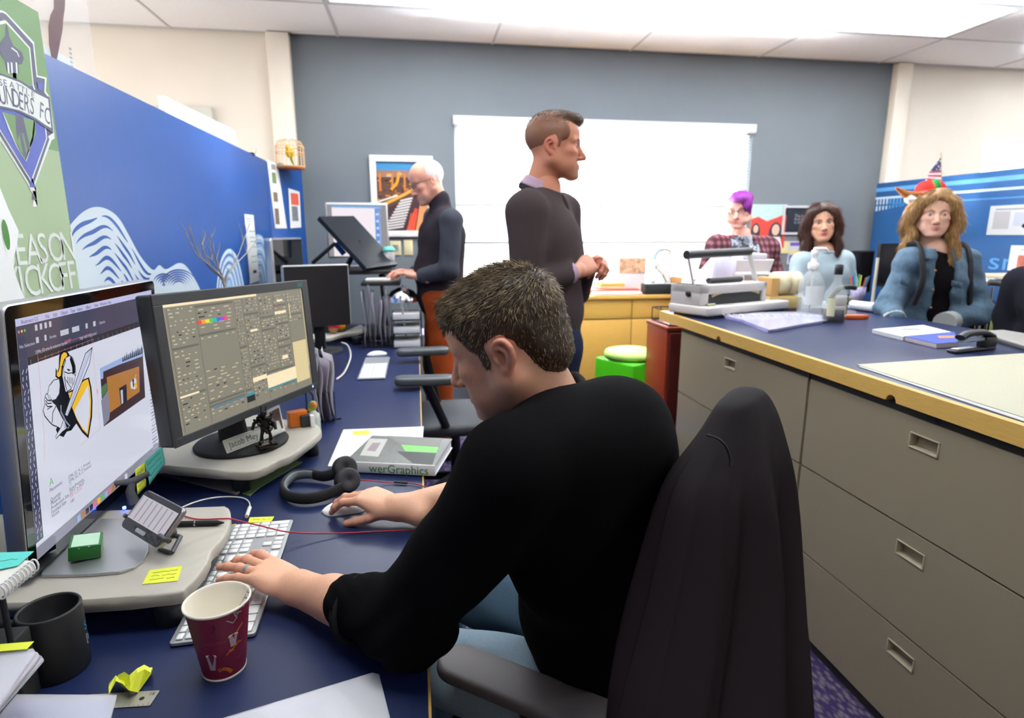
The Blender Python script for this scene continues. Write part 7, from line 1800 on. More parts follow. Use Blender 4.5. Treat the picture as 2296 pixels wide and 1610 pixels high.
b = MB(); b.box((mm_.x,mm_.y+.02,(mm_.z+zr3)/2+.03),(.05,.03,mm_.z-zr3+.06),m_mblack,.004); b.lathe([(0,0),(.11,0),(.11,.008),(0,.012)],m_mblack,28,c=(mm_.x,mm_.y,zr3+.0005)); b.build('stand',m3,world=True)
riser('beige monitor riser at the second workplace',[atZ(x,y,.80) for x,y in ((808,727),(822,735),(800,745),(770,748),(740,757),(690,760))],.80,[(-.85,2.9),(-.85,3.55),(-.45,3.64)],[(atZ(800,772,DZ).x,atZ(800,772,DZ).y),(-.80,3.0),(-.80,3.45),(-.5,3.05)],r=.024)
keyboard('small white keyboard at the second workplace',atZ(822,800,.74),atZ(872,800,.74),atZ(801,846,.74),atZ(864,848,.74),.7325,big=False,numpad=False)
q = atZ(845,791,.74); puff('white computer mouse above the small keyboard at the second workplace',(q.x,q.y,.7305),.11,.06,.02,.35)
# toys and clutter on riser three
def toy(name,label,cat,px,z,prims,res=.004):
    q = atZ(*px,z); b = MB(); sdf_add(b,xform(prims,Matrix.Translation((q.x,q.y,z))),res,m_cloth,tau=.003); return b.build(name,label=label,cat=cat,world=True,loc=(q.x,q.y,z))
toy('toy_figure','small toy figure head with red cap on the second workplace riser','toy',(748,748),.8005,[ell((0,0,.03),(.028,.028,.03),col=srgb(204,150,110)),ell((0,0,.05),(.033,.033,.022),col=srgb(206,40,60),k=.004),ell((.03,-.015,.045),(.02,.018,.006),col=srgb(206,40,60),k=.004)])
toy('toy_figure','yellow and orange toy under the dark monitor','toy',(765,742),.8005,[ell((0,0,.03),(.028,.02,.03),col=srgb(226,160,30)),ell((.01,0,.07),(.018,.018,.02),col=srgb(230,180,50),k=.01),ell((.035,.02,.05),(.012,.012,.02),col=srgb(200,50,50),k=.004)])
toy('toy_figure','dark toy car under the dark monitor','toy',(725,728),.8005,[ell((0,0,.02),(.05,.03,.02),col=srgb(50,54,52)),ell((0,0,.04),(.03,.022,.018),col=srgb(90,94,90),k=.01)])
cable('power_cable','white power cable looped behind the near monitor',[atZ(*p) for p in ((755,850,.735),(772,835,.74),(786,800,.75),(780,775,.77),(765,768,.79))],.004,m_offw)
b = MB(); q = atZ(750,858,DZ); b.box((q.x-.03,q.y+.1,DZ+.05),(.025,.05,.10),m_white,.006,rot=(0,.0,.2)); b.build('power_adapter',label='white power adapter standing behind the near monitor',cat='adapter',world=True,loc=(q.x-.03,q.y+.1,DZ))
m_slv2 = mat('sleeve_haze',srgb(206,196,210),rough=.22,alpha=.72,spec=.7)
def sheetstand(label,base,ang,n,w_,h_,gap,group=None):
    """wire stand holding upright clear sleeves"""
    t = thing('file_sorter',label,'file sorter',base); Rz = Matrix.Translation(Vector(base)) @ Matrix.Rotation(ang,4,'Z')
    r_ = random.Random(int(abs(base[0])*1000))
    L_ = gap*n
    b = MB()
    for s_ in (-1,1): b.tube([Rz @ Vector((-.02,s_*w_*.35,.003)),Rz @ Vector((L_+.02,s_*w_*.35,.003))],.003,m_mblack,6)
    for i in range(n+1): b.tube([Rz @ Vector((i*gap,-w_*.35,.004)),Rz @ Vector((i*gap,-w_*.35,.10)),Rz @ Vector((i*gap,w_*.35,.10)),Rz @ Vector((i*gap,w_*.35,.004))],.002,m_mblack,6)
    b.build('wire_frame',t,world=True)
    for i in range(n):
        h2_ = h_*r_.uniform(.72,1.0); ph_ = r_.uniform(0,6); b = MB()
        b.grid(lambda a_,c_: Rz @ Vector(((i+.5)*gap+.010*math.sin(a_*5+ph_)*c_+.006*math.sin(c_*7+ph_),(a_-.5)*w_*(.96-.10*c_*c_),.006+c_*h2_)),9,8,m_slv2 if i % 3 else S('sleeve_white',214,208,216,rough=.3)); b.build('sleeve',t,world=True,solid=.0015)
    return t
q = atZ(722,925,DZ); sheetstand('wire stand of clear plastic sleeves behind the near monitor',(q.x-.03,q.y-.06,DZ+.0005),.35,4,.20,.26,.018)
q = atZ(862,762,DZ); sheetstand('wire sorter of tall clear sleeves beyond the small keyboard',(q.x-.11,q.y-.18,DZ+.0005),.1,6,.20,.36,.028)
sheet('paper_sheet','white and violet papers lying under the far wire sorter',((770,758),(962,735),(955,750),(850,765)),.7325,S('paper_lilac',206,200,232),.002,'paper')
# trays with paper and a silver bowl lamp at the far end
for i,(z,lb) in enumerate(((.76,'bottom'),(.84,'middle'),(.92,'top'))):
    q0,q1 = atY(892,700,3.52),atY(942,700,3.52); t = thing('letter_tray',lb+' black letter tray filled with paper near the standing desk','tray',((q0.x+q1.x)/2,3.52,z-.02))
    b = MB(); b.box2((q0.x-.03,3.42,z-.028),(q1.x,3.68,z-.022),m_mblack,.002); b.build('tray',t,world=True)
    b = MB(); b.box2((q0.x-.025,3.425,z-.0215),(q1.x-.004,3.67,z+.012),m_paper,.001); b.build('paper_stack',t,world=True)
rk2 = thing('tray_rack','thin black rods carrying the three letter trays','rack',(q0.x,3.55,DZ))
for (x,y) in ((q0.x-.035,3.415),(q1.x+.005,3.415),(q0.x-.035,3.685),(q1.x+.005,3.685)): b = MB(); b.cyl((x,y,DZ+.0005),(x,y,.92),.003,m_mblack,n=6); b.build('rod',rk2,world=True)
q = atY(903,668,3.55); lm = thing('desk_lamp','polished silver dome desk lamp above the letter trays','lamp',(q.x,3.55,.933))
b = MB(); b.lathe([(.092,0),(.088,.03),(.066,.06),(.028,.08),(0,.084)],m_chrome,28,c=(q.x,3.55,q.z-.02)); b.build('lamp_shade',lm,world=True)
b = MB(); b.tube(spl([(q.x,3.55,q.z+.06),(q.x+.01,3.55,q.z+.075),(q.x+.03,3.53,q.z+.02),(q.x+.03,3.51,.934)],5),.005,m_chrome,8); b.build('stem',lm,world=True)
b = MB(); b.tube([atZ(912,770,.735),atZ(898,662,1.02) if False else atY(898,662,3.35)],.006,m_white,8); b.build('white_rod',label='thin white rod leaning by the far wire sorter',cat='rod',world=True,loc=atZ(912,770,.735))

# ---------------------------------------------------------------- standing desk workplace of the older man
PZ = atY(800,603,3.9).z; x0,x1 = atY(690,600,3.90).x,atY(890,600,3.70).x
sdk = thing('standing_desk_converter','black standing desk riser platform before the older man','desk riser',(x0/2+x1/2,3.90,DZ))
b = MB(); b.box2((x0,3.69,PZ-.022),(x1-.03,4.21,PZ),m_mblack,.004); b.build('platform',sdk,world=True)
b = MB(); b.box2((x1-.20,3.50,PZ-.075),(x1+.02,3.80,PZ-.055),m_mblack,.004); b.build('keyboard_tray',sdk,world=True)
for sx in (x0+.04,x1-.10):
    b = MB(); b.tube([(sx,3.75,DZ+.03),(sx,4.15,PZ-.03)],.014,m_black,8); b.tube([(sx,4.15,DZ+.03),(sx,3.75,PZ-.03)],.014,m_black,8); b.build('scissor_leg',sdk,world=True)
b = MB(); b.box2((x0,3.71,DZ+.0005),(x1-.03,4.21,DZ+.028),m_mblack,.004); b.build('base',sdk,world=True)
b = MB(); b.box2((x1-.18,3.55,PZ-.055),(x1+.01,3.68,PZ-.040),m_offw,.003); b.build('keyboard',label='keyboard under the older man\'s hands',cat='keyboard',world=True,loc=(x1-.1,3.61,PZ-.055))
# monitor with bright desktop
YT = 4.12; P = [atY(x,y,YT) for x,y in ((728,452),(848,459),(866,548),(752,548))]
Mo_ = frame_M((P[0].x+.02,YT,P[0].z-.36),(1,.12,0),(0,0,1)); ow = (P[1].x-P[0].x)+.04; oh = .355
om = thing('computer_monitor','silver rimmed monitor with pale document screen at the standing desk','monitor',(P[0].x+.2,YT,PZ))
sl_ = Matrix.Rotation(0,4,'X')
b = MB(); b.prism(rrect(-.02,0,ow,oh,.008),-.03,0,m_alu,.003,M=Mo_,smooth=True); b.build('housing',om,world=True)
A = Art(Mo_ @ Vector((0,0,.0005)),Mo_.to_3x3() @ Vector((1,0,0)),(0,0,1),.0005)
A.rect(-.01,.01,ow-.01,oh-.012,glow('desk_grey',150,146,150,.6)); A.up(); A.rect(.02,.01,ow-.05,oh-.03,glow('desk_doc',216,208,214,.8)); A.rect(.02,oh-.035,ow-.04,oh-.018,glow('desk_bar',120,160,206,.7)); A.rect(ow-.085,.01,ow-.05,oh-.035,glow('desk_blue',70,130,206,.7)); A.up()
for i in range(6): A.rect(ow-.078,.05+.045*i,ow-.062,.065+.045*i,glow('desk_icon',190,210,230,.7))
A.b.build('screen',om,world=True,label='lit screen with document and blue palette')
b = MB(); b.box((Mo_ @ Vector((ow/2,.0,-.03)))[:],(.05,.03,.20),m_alu,.004); b.box((P[0].x+.02+ow/2,YT+.03,PZ+.006),(.2,.16,.01),m_alu,.004); b.build('stand',om,world=True)
# tilted drawing tablet, seen from behind
T1,T2,T3,T4 = atY(715,484,3.77),atY(795,484,3.97),atY(893,600,3.85),atY(800,600,3.67)
tb_ = thing('drawing_tablet','large black drawing tablet tilted on the standing desk','tablet',T4)
T1 = atY(716,485,3.75); T2 = atY(793,484,4.01); T3 = atY(892,592,3.89); T4 = T1+(T3-T2)
nt_ = (T2-T1).cross(T3-T2).normalized()*.028
b = MB(); b.add([T1,T2,T3,T4,T1+nt_,T2+nt_,T3+nt_,T4+nt_],[(0,1,2,3),(7,6,5,4),(0,4,5,1),(1,5,6,2),(2,6,7,3),(3,7,4,0)],S('tablet_black',16,20,30,rough=.3)); b.build('body',tb_,world=True)
b = MB(); cT = (T1+T2+T3+T4)/4; b.tube([cT,Vector((cT.x-.10,cT.y,PZ+.004))],.012,m_black,8); b.tube([cT+Vector((0,.1,0)),Vector((cT.x-.10,cT.y+.1,PZ+.004))],.012,m_black,8); b.build('stand_leg',tb_,world=True)
# monitor arm braces and blue post
b = MB(); b.tube([atY(752,545,3.95),atY(700,590,3.95)],.012,m_black,8); b.tube([atY(752,545,3.95),atY(772,570,3.95)],.018,m_blue,8); b.build('folding_arm',label='black folding arm behind the drawing tablet',cat='arm',world=True,loc=atY(700,590,3.95))
q = atY(873,585,3.90); tm = thing('tumbler','clear tumbler with teal lid on the standing desk','tumbler',(q.x,3.90,PZ)); ht_ = atY(873,552,3.90).z-PZ
b = MB(); b.lathe([(0,0.0005),(.030,0.0005),(.038,ht_*.8),(.036,ht_*.8),(.028,.006),(0,.006)],mat('tumbler_clear',(.85,.86,.88),rough=.1,alpha=.6,spec=.9),24); b.build('cup',tm)
b = MB(); b.lathe([(0,ht_),(.03,ht_*.97),(.040,ht_*.82),(.040,ht_*.78),(0,ht_*.78)],S('teal_lid',90,190,176,rough=.4),24); b.build('lid',tm)
# framed construction picture and wall plates
fr0,fr1,fr2 = atY(827,347,YB-.03),atY(970,350,YB-.03),atY(866,531,YB-.03)
FW = fr1.x-fr0.x; FZ0 = fr2.z; FZ1 = (fr0.z+fr1.z)/2
pf = thing('picture_frame','white framed colourful bridge construction picture on the slate wall','picture',(fr0.x+FW/2,YB-.02,FZ0))
b = MB(); t_ = .045
for lo,hi in (((fr0.x,FZ0),(fr1.x,FZ0+t_)),((fr0.x,FZ1-t_),(fr1.x,FZ1)),((fr0.x,FZ0+t_),(fr0.x+t_,FZ1-t_)),((fr1.x-t_,FZ0+t_),(fr1.x,FZ1-t_))): b.box2((lo[0],YB-.03,lo[1]),(hi[0],YB-.001,hi[1]),m_white,.003)
b.build('frame',pf,world=True)
A = Art((fr0.x+t_,YB-.012,FZ0+t_),(1,0,0),(0,0,1),.0006); pw,phh = FW-2*t_,FZ1-FZ0-2*t_
def fc(*c): return S('pic_%d_%d_%d' % c,*c,rough=.4)
A.rect(0,0,pw,phh,fc(92,60,50)); A.up(); A.rect(0,phh*.88,pw,phh,fc(50,130,180)); A.rect(0,phh*.78,pw,phh*.88,fc(150,110,90)); A.rect(0,phh*.70,pw,phh*.78,fc(70,44,40)); A.up()
r8 = random.Random(21)
for i in range(60): x,y = r8.random()*pw,phh*(.42+.40*r8.random()); A.rect(x,y,min(pw,x+.01+.03*r8.random()),y+.004+.012*r8.random(),r8.choice([fc(214,120,40),fc(60,40,40),fc(190,170,160),fc(120,70,46),fc(230,160,50)]))
for i in range(4): A.rect(pw*(.05+.24*i),phh*.58,pw*(.09+.24*i),phh*.84,fc(206,120,50))
A.up(); A.line([(pw*.28,phh*.60),(pw*.40,phh*.70),(pw*.46,phh*.86)],.020,fc(232,150,30)); A.line([(0,phh*.34),(pw*.5,phh*.52),(pw,phh*.72)],.022,fc(222,160,60)); A.line([(0,phh*.42),(pw*.4,phh*.52)],.012,fc(214,214,210)); A.up()
A.poly([(0,0),(pw,0),(pw,phh*.62),(pw*.1,phh*.30),(0,phh*.3)],fc(64,38,44)); A.up()
for i in range(11): y = phh*(.02+.042*i); A.line([(pw*(.10+.035*i),y),(pw*(.50+.02*i),y+.022)],.012,fc(216,212,208))
A.poly([(pw*.55,0),(pw*.72,0),(pw*.80,phh*.32),(pw*.74,phh*.34)],fc(214,60,40)); A.poly([(pw*.74,0),(pw,0),(pw,phh*.5),(pw*.84,phh*.40)],fc(206,140,90)); A.up()
for i in range(5): A.line([(pw*(.58+.03*i),0),(pw*(.66+.028*i),phh*.26)],.006,fc(230,90,60))
A.b.build('picture',pf,world=True,label='orange and blue construction scene')
for (x0_,y0_,x1_,y1_),lb in (((874,540,900,572),'cream wall socket plate below the framed picture'),((905,538,926,572),'cream blank wall plate right of the socket plate')):
    a,c = atY(x0_,y0_,YB),atY(x1_,y1_,YB); t = thing('wall_plate',lb,'wall plate',((a.x+c.x)/2,YB-.004,c.z)); b = MB(); b.box2((a.x,YB-.007,c.z),(c.x,YB-.0005,a.z),S('plate_cream',214,204,160,rough=.4),.002); b.build('plate',t,world=True)
    if x0_ == 874: b = MB(); b.box2((a.x+.02,YB-.009,c.z+.03),(c.x-.02,YB-.0072,a.z-.03),m_alu); b.build('socket',t,world=True)

# second office chair with the two arm pads seen beyond the seated man
c2 = thing('office_chair','empty dark office chair with two grey arm pads at the desk edge','chair',(.16,3.25,0))
def armp(px0,px1,z,ww=.045):
    p0,p1 = atZ(*px0,z),atZ(*px1,z); u = (p1-p0).normalized(); L_ = (p1-p0).length; b = MB(); b.prism(rrect(0,-ww,L_,ww,ww*.8,6),-.035,0,S('arm_pad2',76,80,84,rough=.45),.012,M=frame_M(p0,u,(-u.y,u.x,0)),smooth=True,seg=3); b.build('arm_pad',c2,world=True,label='grey arm pad'); return p0,p1
a0,a1 = armp((888,783),(1006,778),.80); b0,b1 = armp((884,845),(1020,842),.78)
b = MB(); b.tube([atZ(955,795,.77),Vector((.10,3.2,.42))],.02,m_black,8); b.build('arm_post',c2,world=True)
b = MB(); b.tube([atZ(955,860,.745),Vector((.13,2.80,.42))],.022,m_black,8); b.build('arm_post',c2,world=True)
s0 = Vector((.17,2.98,0)); b = MB(); b.box((s0.x,s0.y,.445),(.48,.50,.06),S('seat_slate',58,60,68,rough=.6),.028,seg=4); b.build('seat',c2,world=True)
b = MB(); b.box((s0.x+.26,s0.y,.72),(.04,.42,.42),m_chf,.018,seg=3); b.tube([(s0.x+.1,s0.y,.42),(s0.x+.27,s0.y,.45),(s0.x+.28,s0.y,.6)],.02,m_black,8); b.build('backrest',c2,world=True)
b = MB(); b.cyl((s0.x,s0.y,.1),(s0.x,s0.y,.42),.026,m_black)
b.build('gas_lift',c2,world=True)
for i in range(5):
    a = i*2*PI/5; b = MB(); b.tube([(s0.x,s0.y,.12),(s0.x+.28*math.cos(a),s0.y+.28*math.sin(a),.06)],[.028,.018],m_black,8); b.lathe([(0,-.011),(.024,-.011),(.026,0),(.024,.011),(0,.011)],m_black,12,M=Matrix.Translation((s0.x+.28*math.cos(a),s0.y+.28*math.sin(a),.0265)) @ Matrix.Rotation(PI/2,4,'X')); b.build('leg',c2,world=True)
# ================================================================== things on the counter
def CTp(x,y,z=None): return atZ(x,y,(z if z is not None else CT))
# comb binding machine
Aq,Bq = CTp(1589,716),CTp(1767,697); uu = (Bq-Aq).normalized(); Lb = (Bq-Aq).length; vv = Vector((-uu.y,uu.x,0))
Mb_ = frame_M((Aq.x,Aq.y,CT+.0005),uu,vv); m_bm = S('binder_grey',208,202,200,rough=.45); m_bd = S('binder_dark',44,46,46,rough=.4)
bmn = thing('binding_machine','grey comb binding machine with dark lever on the counter corner','binding machine',Mb_.translation)
dp = .24; zt_ = vz(Aq.x,Aq.y,640)-CT-.005; bl_ = Lb*.80
b = MB(); b.box2((-.02,-.005,.012),(Lb,dp,.055),m_bm,.008,M=Mb_); b.box2((.0,.01,0),(Lb-.02,dp-.02,.012),m_bd,M=Mb_); b.build('base',bmn,world=True)
b = MB()
b.box2((-.01,.05,.055),(.05,dp,zt_),m_bm,.006,M=Mb_); b.box2((bl_-.03,.05,.055),(bl_,dp,zt_),m_bm,.006,M=Mb_)
b.box2((.05,.09,.055),(bl_-.03,dp,zt_-.02),m_bm,.002,M=Mb_); b.box2((-.01,.05,zt_-.045),(bl_,dp,zt_),m_bm,.006,M=Mb_); b.build('housing',bmn,world=True)
b = MB(); b.box2((.05,.062,.058),(bl_-.03,.088,zt_-.047),m_bd,M=Mb_); b.build('comb_window',bmn,world=True,label='dark comb opening')
b = MB()
for i in range(40):
    f = i/39; x = .08+f*(bl_-.14); z = .10+.022*math.sin(f*PI)**.7; b.box((x,.056,z),(.005,.012,.012),S('comb_cream',206,190,150),M=Mb_)
b.build('comb',bmn,world=True,kind='stuff')
b = MB(); b.tube([Mb_ @ Vector((.11,.11,zt_+.014)),Mb_ @ Vector((bl_*.72,.11,zt_+.014))],.017,m_bd,10,flat=.8); b.build('front_grip',bmn,world=True,label='dark ribbed grip')
ztop = vz(Aq.x,Aq.y,573)-CT
b = MB(); b.tube([Mb_ @ Vector((-.045,.12,ztop)),Mb_ @ Vector((bl_*.86,.12,ztop+.01))],.021,m_bd,12); b.build('lever',bmn,world=True,label='long dark lever bar')
for xx,e in ((-.035,0),(bl_*.86,1)):
    b = MB(); b.tube([Mb_ @ Vector((xx,.12,ztop)),Mb_ @ Vector((xx+(.045 if not e else .05),.10,(.11 if not e else zt_-.02)))],.007 if not e else .013,m_bm,8); b.build('lever_arm',bmn,world=True)
b = MB(); b.lathe([(0,-.006),(.014,-.006),(.014,.006),(0,.006)],m_black,14,M=Mb_ @ Matrix.Translation((-.014,.12,.11)) @ Matrix.Rotation(PI/2,4,'Y')); b.build('knob',bmn,world=True)
b = MB(); b.box2((bl_-.06,.13,zt_+.0005),(bl_-.03,.15,zt_+.003),S('badge_red',190,80,70),M=Mb_); b.build('badge',bmn,world=True)
b = MB(); b.box2((.03,.03,.0555),(.08,.05,.066),S('guide_cream',200,196,160),.002,M=Mb_); b.build('paper_guide',bmn,world=True)
# side table with printer behind the machine
b = MB(); b.box2((1.75,3.08,.93),(2.14,3.44,.96),m_grey,.003)
for x in (1.76,2.09):
    for y in (3.1,3.39): b.box2((x,y,0),(x+.04,y+.04,.93),m_grey)
b.build('side_table',label='small grey side table behind the counter carrying the printer',cat='table',world=True,loc=(2.0,3.2,0))
pr = thing('printer','white printer with paper standing behind the binding machine','printer',(1.97,3.15,.9605)); m_prn = S('printer_white',214,206,210,rough=.45)
z1_ = atY(1700,582,3.1).z; xL,xR_ = atY(1640,600,3.1).x,atY(1740,600,3.1).x
b = MB(); b.box2((xL-.06,3.13,.9605),(xR_,3.42,z1_-.07),m_prn,.015); b.prism([(0,0),(xR_-xL+.03,0),(xR_-xL+.05,.07),(.06,.07)],0,.26,m_prn,.006,M=frame_M((xL-.03,3.41,z1_-.072),(1,0,0),(0,0,1))); b.build('body',pr,world=True)
b = MB(); b.box2((xL+.10,3.16,z1_-.002),(xR_-.02,3.3,z1_+.03),S('printer_lid',222,218,230,rough=.4),.006); b.build('lid',pr,world=True)
b = MB(); b.box2((xL+.10,3.125,z1_-.14),(xR_-.02,3.1295,z1_-.085),S('printer_slot',150,142,142,rough=.5),.002); b.build('slot',pr,world=True)
b = MB(); b.grid(lambda i,j: Vector((xL-.10+i*.15,3.12-.03*math.sin(i*4),.97+j*(z1_-.95)+.02*math.sin(i*6))),10,4,S('paper_violet',214,208,230)); b.build('paper_feed',pr,world=True,solid=.004,label='pale curled papers')
# tape dispenser
q = CTp(1762,700); tp = thing('tape_dispenser','tan tape dispenser with two rolls between machine and sanitiser bottle','tape dispenser',(q.x+.05,q.y+.13,CT)); m_tan = S('tape_tan',206,178,112,rough=.5)
s_w = .17; zt3 = vz(q.x+.05,q.y+.13,622)-CT
b = MB(); b.box2((-.085,-.04,.0005),(.10,.10,zt3*.42),m_tan,.006); b.box2((-.085,-.04,zt3*.42),(-.04,.10,zt3),S('tape_wood',196,150,90,rough=.5),.004); b.build('body',tp)
for xx in (-.03,.045):
    b = MB(); b.lathe([(.028,0),(.062,0),(.062,.06),(.028,.06),(.028,0)],S('tape_roll',226,214,178,rough=.35),28,M=Matrix.Translation((xx,.03,zt3*.42+.064)) @ Matrix.Rotation(PI/2,4,'Y')); b.build('tape_roll',tp)
# sanitiser bottle
q = CTp(1813,704); zt4 = vz(q.x,q.y,556)-CT; sb = thing('sanitizer_bottle','large clear pump bottle of sanitiser with white label','bottle',(q.x,q.y,CT+.0005))
m_clr = mat('clear_plastic',(.80,.84,.86),rough=.08,alpha=.30,spec=1.0); r_ = .062; hb = zt4*.66
b = MB(); b.lathe([(0,0),(r_,0),(r_,hb*.70),(r_*.92,hb*.80),(r_*.55,hb*.95),(r_*.30,hb),(r_*.30,hb+.01)],m_clr,36,sy=.75); b.build('body',sb)
b = MB(); b.add([(r_*1.01*math.cos(a),r_*.76*math.sin(a),z) for z in (.05,hb*.66) for a in np.linspace(-2.5,-.5,12)],[(i,i+1,13+i,12+i) for i in range(11)],S('label_white',222,226,226,rough=.4),True); b.build('label',sb,label='white label')
b = MB(); b.lathe([(.022,hb+.005),(.026,hb+.012),(.026,hb+.035),(.014,hb+.045),(.012,hb+.07),(.016,hb+.075),(.016,zt4-.012),(0,zt4-.008)],m_white,20); b.tube([(-.005,0,zt4-.008),(.05,-.01,zt4-.006),(.062,-.012,zt4-.016)],[.012,.009,.006],m_white,10); b.build('pump',sb)
b = MB(); b.cyl((0,0,.01),(0,0,hb),.005,m_white,n=8); b.build('dip_tube',sb)
# dark spirit bottle
q = CTp(1868,722); zt5 = vz(q.x,q.y,592)-CT; wb = thing('glass_bottle','part filled dark glass liquor bottle with cream labels and black cap','bottle',(q.x,q.y,CT+.0005)); k_ = zt5
r_ = .048
b = MB(); b.lathe([(0,0),(r_,0),(r_,k_*.42),(r_*.92,k_*.52),(r_*.55,k_*.62),(r_*.34,k_*.70),(r_*.32,k_*.84)],mat('bottle_glass',(.86,.92,.90),rough=.05,alpha=.2,spec=1.0),32); b.build('body',wb)
b = MB(); b.lathe([(0,.004),(r_-.004,.004),(r_-.004,k_*.22),(0,k_*.22)],S('liquor_dark',34,12,20,rough=.3),28); b.build('liquor',wb,label='dark red liquor')
b = MB(); b.lathe([(r_*.35,k_*.82),(r_*.37,k_*.82),(r_*.37,k_*.985),(0,k_)],m_black,20); b.build('cap',wb,label='black cap')
for a0_,a1_,z0_,z1_2,cc2 in ((-2.9,-2.2,.03,k_*.42,(206,204,170)),(-1.25,-.35,.03,k_*.44,(198,196,164))):
    b = MB(); b.add([(r_*1.012*math.cos(a),r_*1.012*math.sin(a),z) for z in (z0_,z1_2) for a in np.linspace(a0_,a1_,8)],[(i,i+1,9+i,8+i) for i in range(7)],S('label_cream%d' % cc2[0],*cc2,rough=.5),True)
    if a0_ > -2:
        for s__ in range(5): b.tube([(r_*1.02*math.cos(a),r_*1.02*math.sin(a),z0_+.02+.018*s__+.01*math.sin(a*14+s__)) for a in np.linspace(a0_+.15,a1_-.15,9)],.0012,m_black,4)
    b.build('label',wb,label='cream label')
# violet printed pages and clear covers
pts = [CTp(*p) for p in ((1624,714),(1700,707),(1790,706),(1852,716),(1843,725),(1790,733),(1722,746),(1700,738),(1660,722))]
vp = thing('paper_stack','violet printed pages in clear covers beside the binding machine','paper',pts[0])
b = MB(); b.prism([(p.x,p.y) for p in pts],CT+.0005,CT+.012,S('violet_print',186,176,226,rough=.35,noise=.35,nscale=18)); b.build('pages',vp,world=True)
c_ = sum(pts,Vector())/len(pts); b = MB(); b.prism([((p.x-c_.x)*1.06+c_.x+.01,(p.y-c_.y)*1.06+c_.y) for p in pts],CT+.0125,CT+.014,m_slv); b.build('clear_cover',vp,world=True)
b = MB()
for i in range(16):
    p = pts[0].lerp(pts[3],i/16.0)+Vector((0,.02,0)); b.box((p.x,p.y,CT+.016),(.010,.022,.002),m_white,rot=(0,0,.3))
b.build('binding_teeth',vp,world=True,kind='stuff',label='row of white comb teeth')
# orange cutter, paper roll, pens, dark grey desk phone, clip box
q0,q1 = CTp(1893,716),CTp(1948,716); uu = (q1-q0).normalized(); t = thing('box_cutter','orange box cutter lying behind the liquor bottle','knife',q0)
b = MB(); b.prism([(0,-.012),((q1-q0).length-.03,-.014),((q1-q0).length,0),((q1-q0).length-.03,.014),(0,.012)],.0005,.022,S('cutter_orange',214,96,34,rough=.4),.004,M=frame_M(q0,uu,(-uu.y,uu.x,0)),smooth=True); b.build('handle',t,world=True)
b = MB(); b.prism([(-.05,-.008),(0,-.010),(0,.010),(-.05,.008)],.006,.008,m_alu,M=frame_M(q0,uu,(-uu.y,uu.x,0))); b.build('blade',t,world=True)
q0,q1 = CTp(1910,682,CT+.03),CTp(1962,688,CT+.03); b = MB(); b.tube([Vector((q0.x,q0.y,CT+.026)),Vector((q1.x,q1.y,CT+.026))],.025,m_paper,16); b.build('paper_roll',label='white paper roll at the far side of the counter',cat='paper roll',world=True,loc=q0)
q = CTp(1950,682); pcx,pcy = q.x-.01,q.y+.09; pc_ = thing('pen_cup','patterned cup holding coloured pens on the counter','pen cup',(pcx,pcy,CT+.0005))
pcx = pcx
b = MB(); b.lathe([(0,0),(.034,0),(.040,.09),(.038,.09),(.033,.005),(0,.005)],S('cup_lilac',190,180,216,rough=.5,noise=.4,nscale=60),20); b.build('cup',pc_)
for i,c_ in enumerate(((60,170,90),(220,190,60),(40,150,190),(220,110,60),(150,60,140),(70,190,110),(230,90,90),(50,110,190))):
    a = i*.8; b = MB(); b.tube([(pcx+.015*math.cos(a),pcy+.015*math.sin(a),CT+.012),(pcx+.05*math.cos(a),pcy+.045*math.sin(a),CT+.145+.01*(i % 3))],.004,S('pen_%d' % i,*c_,rough=.4),6)
    b.build('pen',label=['green','yellow','teal','orange','purple','light green','red','blue'][i]+' pen standing in the patterned pen cup',cat='pen',world=True,loc=(pcx,pcy,CT+.012))
q = CTp(1905,690); dph = thing('desk_stapler','grey electric stapler with dark arched arm behind the liquor bottle','stapler',(q.x+.03,q.y+.11,CT+.0005))
b = MB(); b.box2((-.05,-.03,0),(.06,.06,.05),S('phone_grey',170,160,158,rough=.5),.01); b.build('base',dph)
b = MB(); b.tube(spl([(-.07,0,.04),(-.03,0,.085),(.03,0,.10),(.08,0,.095)],5),.014,m_bd,10); b.build('arm',dph)
q = CTp(1905,714); b = MB(); b.box((q.x,q.y+.04,CT+.0165),(.09,.05,.032),m_clr,.003); b.build('clip_box',label='small clear box beside the orange cutter',cat='box',world=True,loc=(q.x,q.y+.04,CT))
# notebooks
def slab(name,label,cat,px,z0,th,m,m2=None,parts=None):
    P = [CTp(x,y,z0+th) for x,y in px]; t = thing(name,label,cat,P[0]); b = MB(); b.prism([(p.x,p.y) for p in P],z0,z0+th,m,.0008); b.build('pages',t,world=True)
    return t,P
t,P = slab('notebook','white notebook with faint logo on the counter','notebook',((1956,738),(2070,728),(2137,745),(2025,755)),CT+.0005,.016,S('book_white',214,214,216,rough=.4))
b = MB(); c_ = (P[0]+P[1]+P[2]+P[3])/4; b.tube([c_+Vector((.04*math.cos(q),.03*math.sin(q),.0009)) for q in np.linspace(.3,2.6,12)],.0015,S('logo_grey',160,160,164),4); b.build('logo',t,world=True)
t,P = slab('book','blue covered book with orange mark next to the white notebook','book',((2027,755),(2139,745),(2150,768),(2100,772)),CT+.0005,.015,S('book_edge',190,176,180,rough=.5))
b = MB(); b.prism([(p.x,p.y) for p in P],CT+.0157,CT+.0175,S('book_blue',70,92,180,rough=.35)); b.build('cover',t,world=True,label='blue cover')
A = Art(Vector((0,0,CT+.0177)),(1,0,0),(0,1,0),.0003); oo = [CTp(x,y,CT+.0177) for x,y in ((2103,753),(2140,753),(2140,757),(2106,758))]; A.poly([(p.x,p.y) for p in oo],S('mark_orange',240,130,80)); A.b.build('mark',t,world=True,label='orange mark')
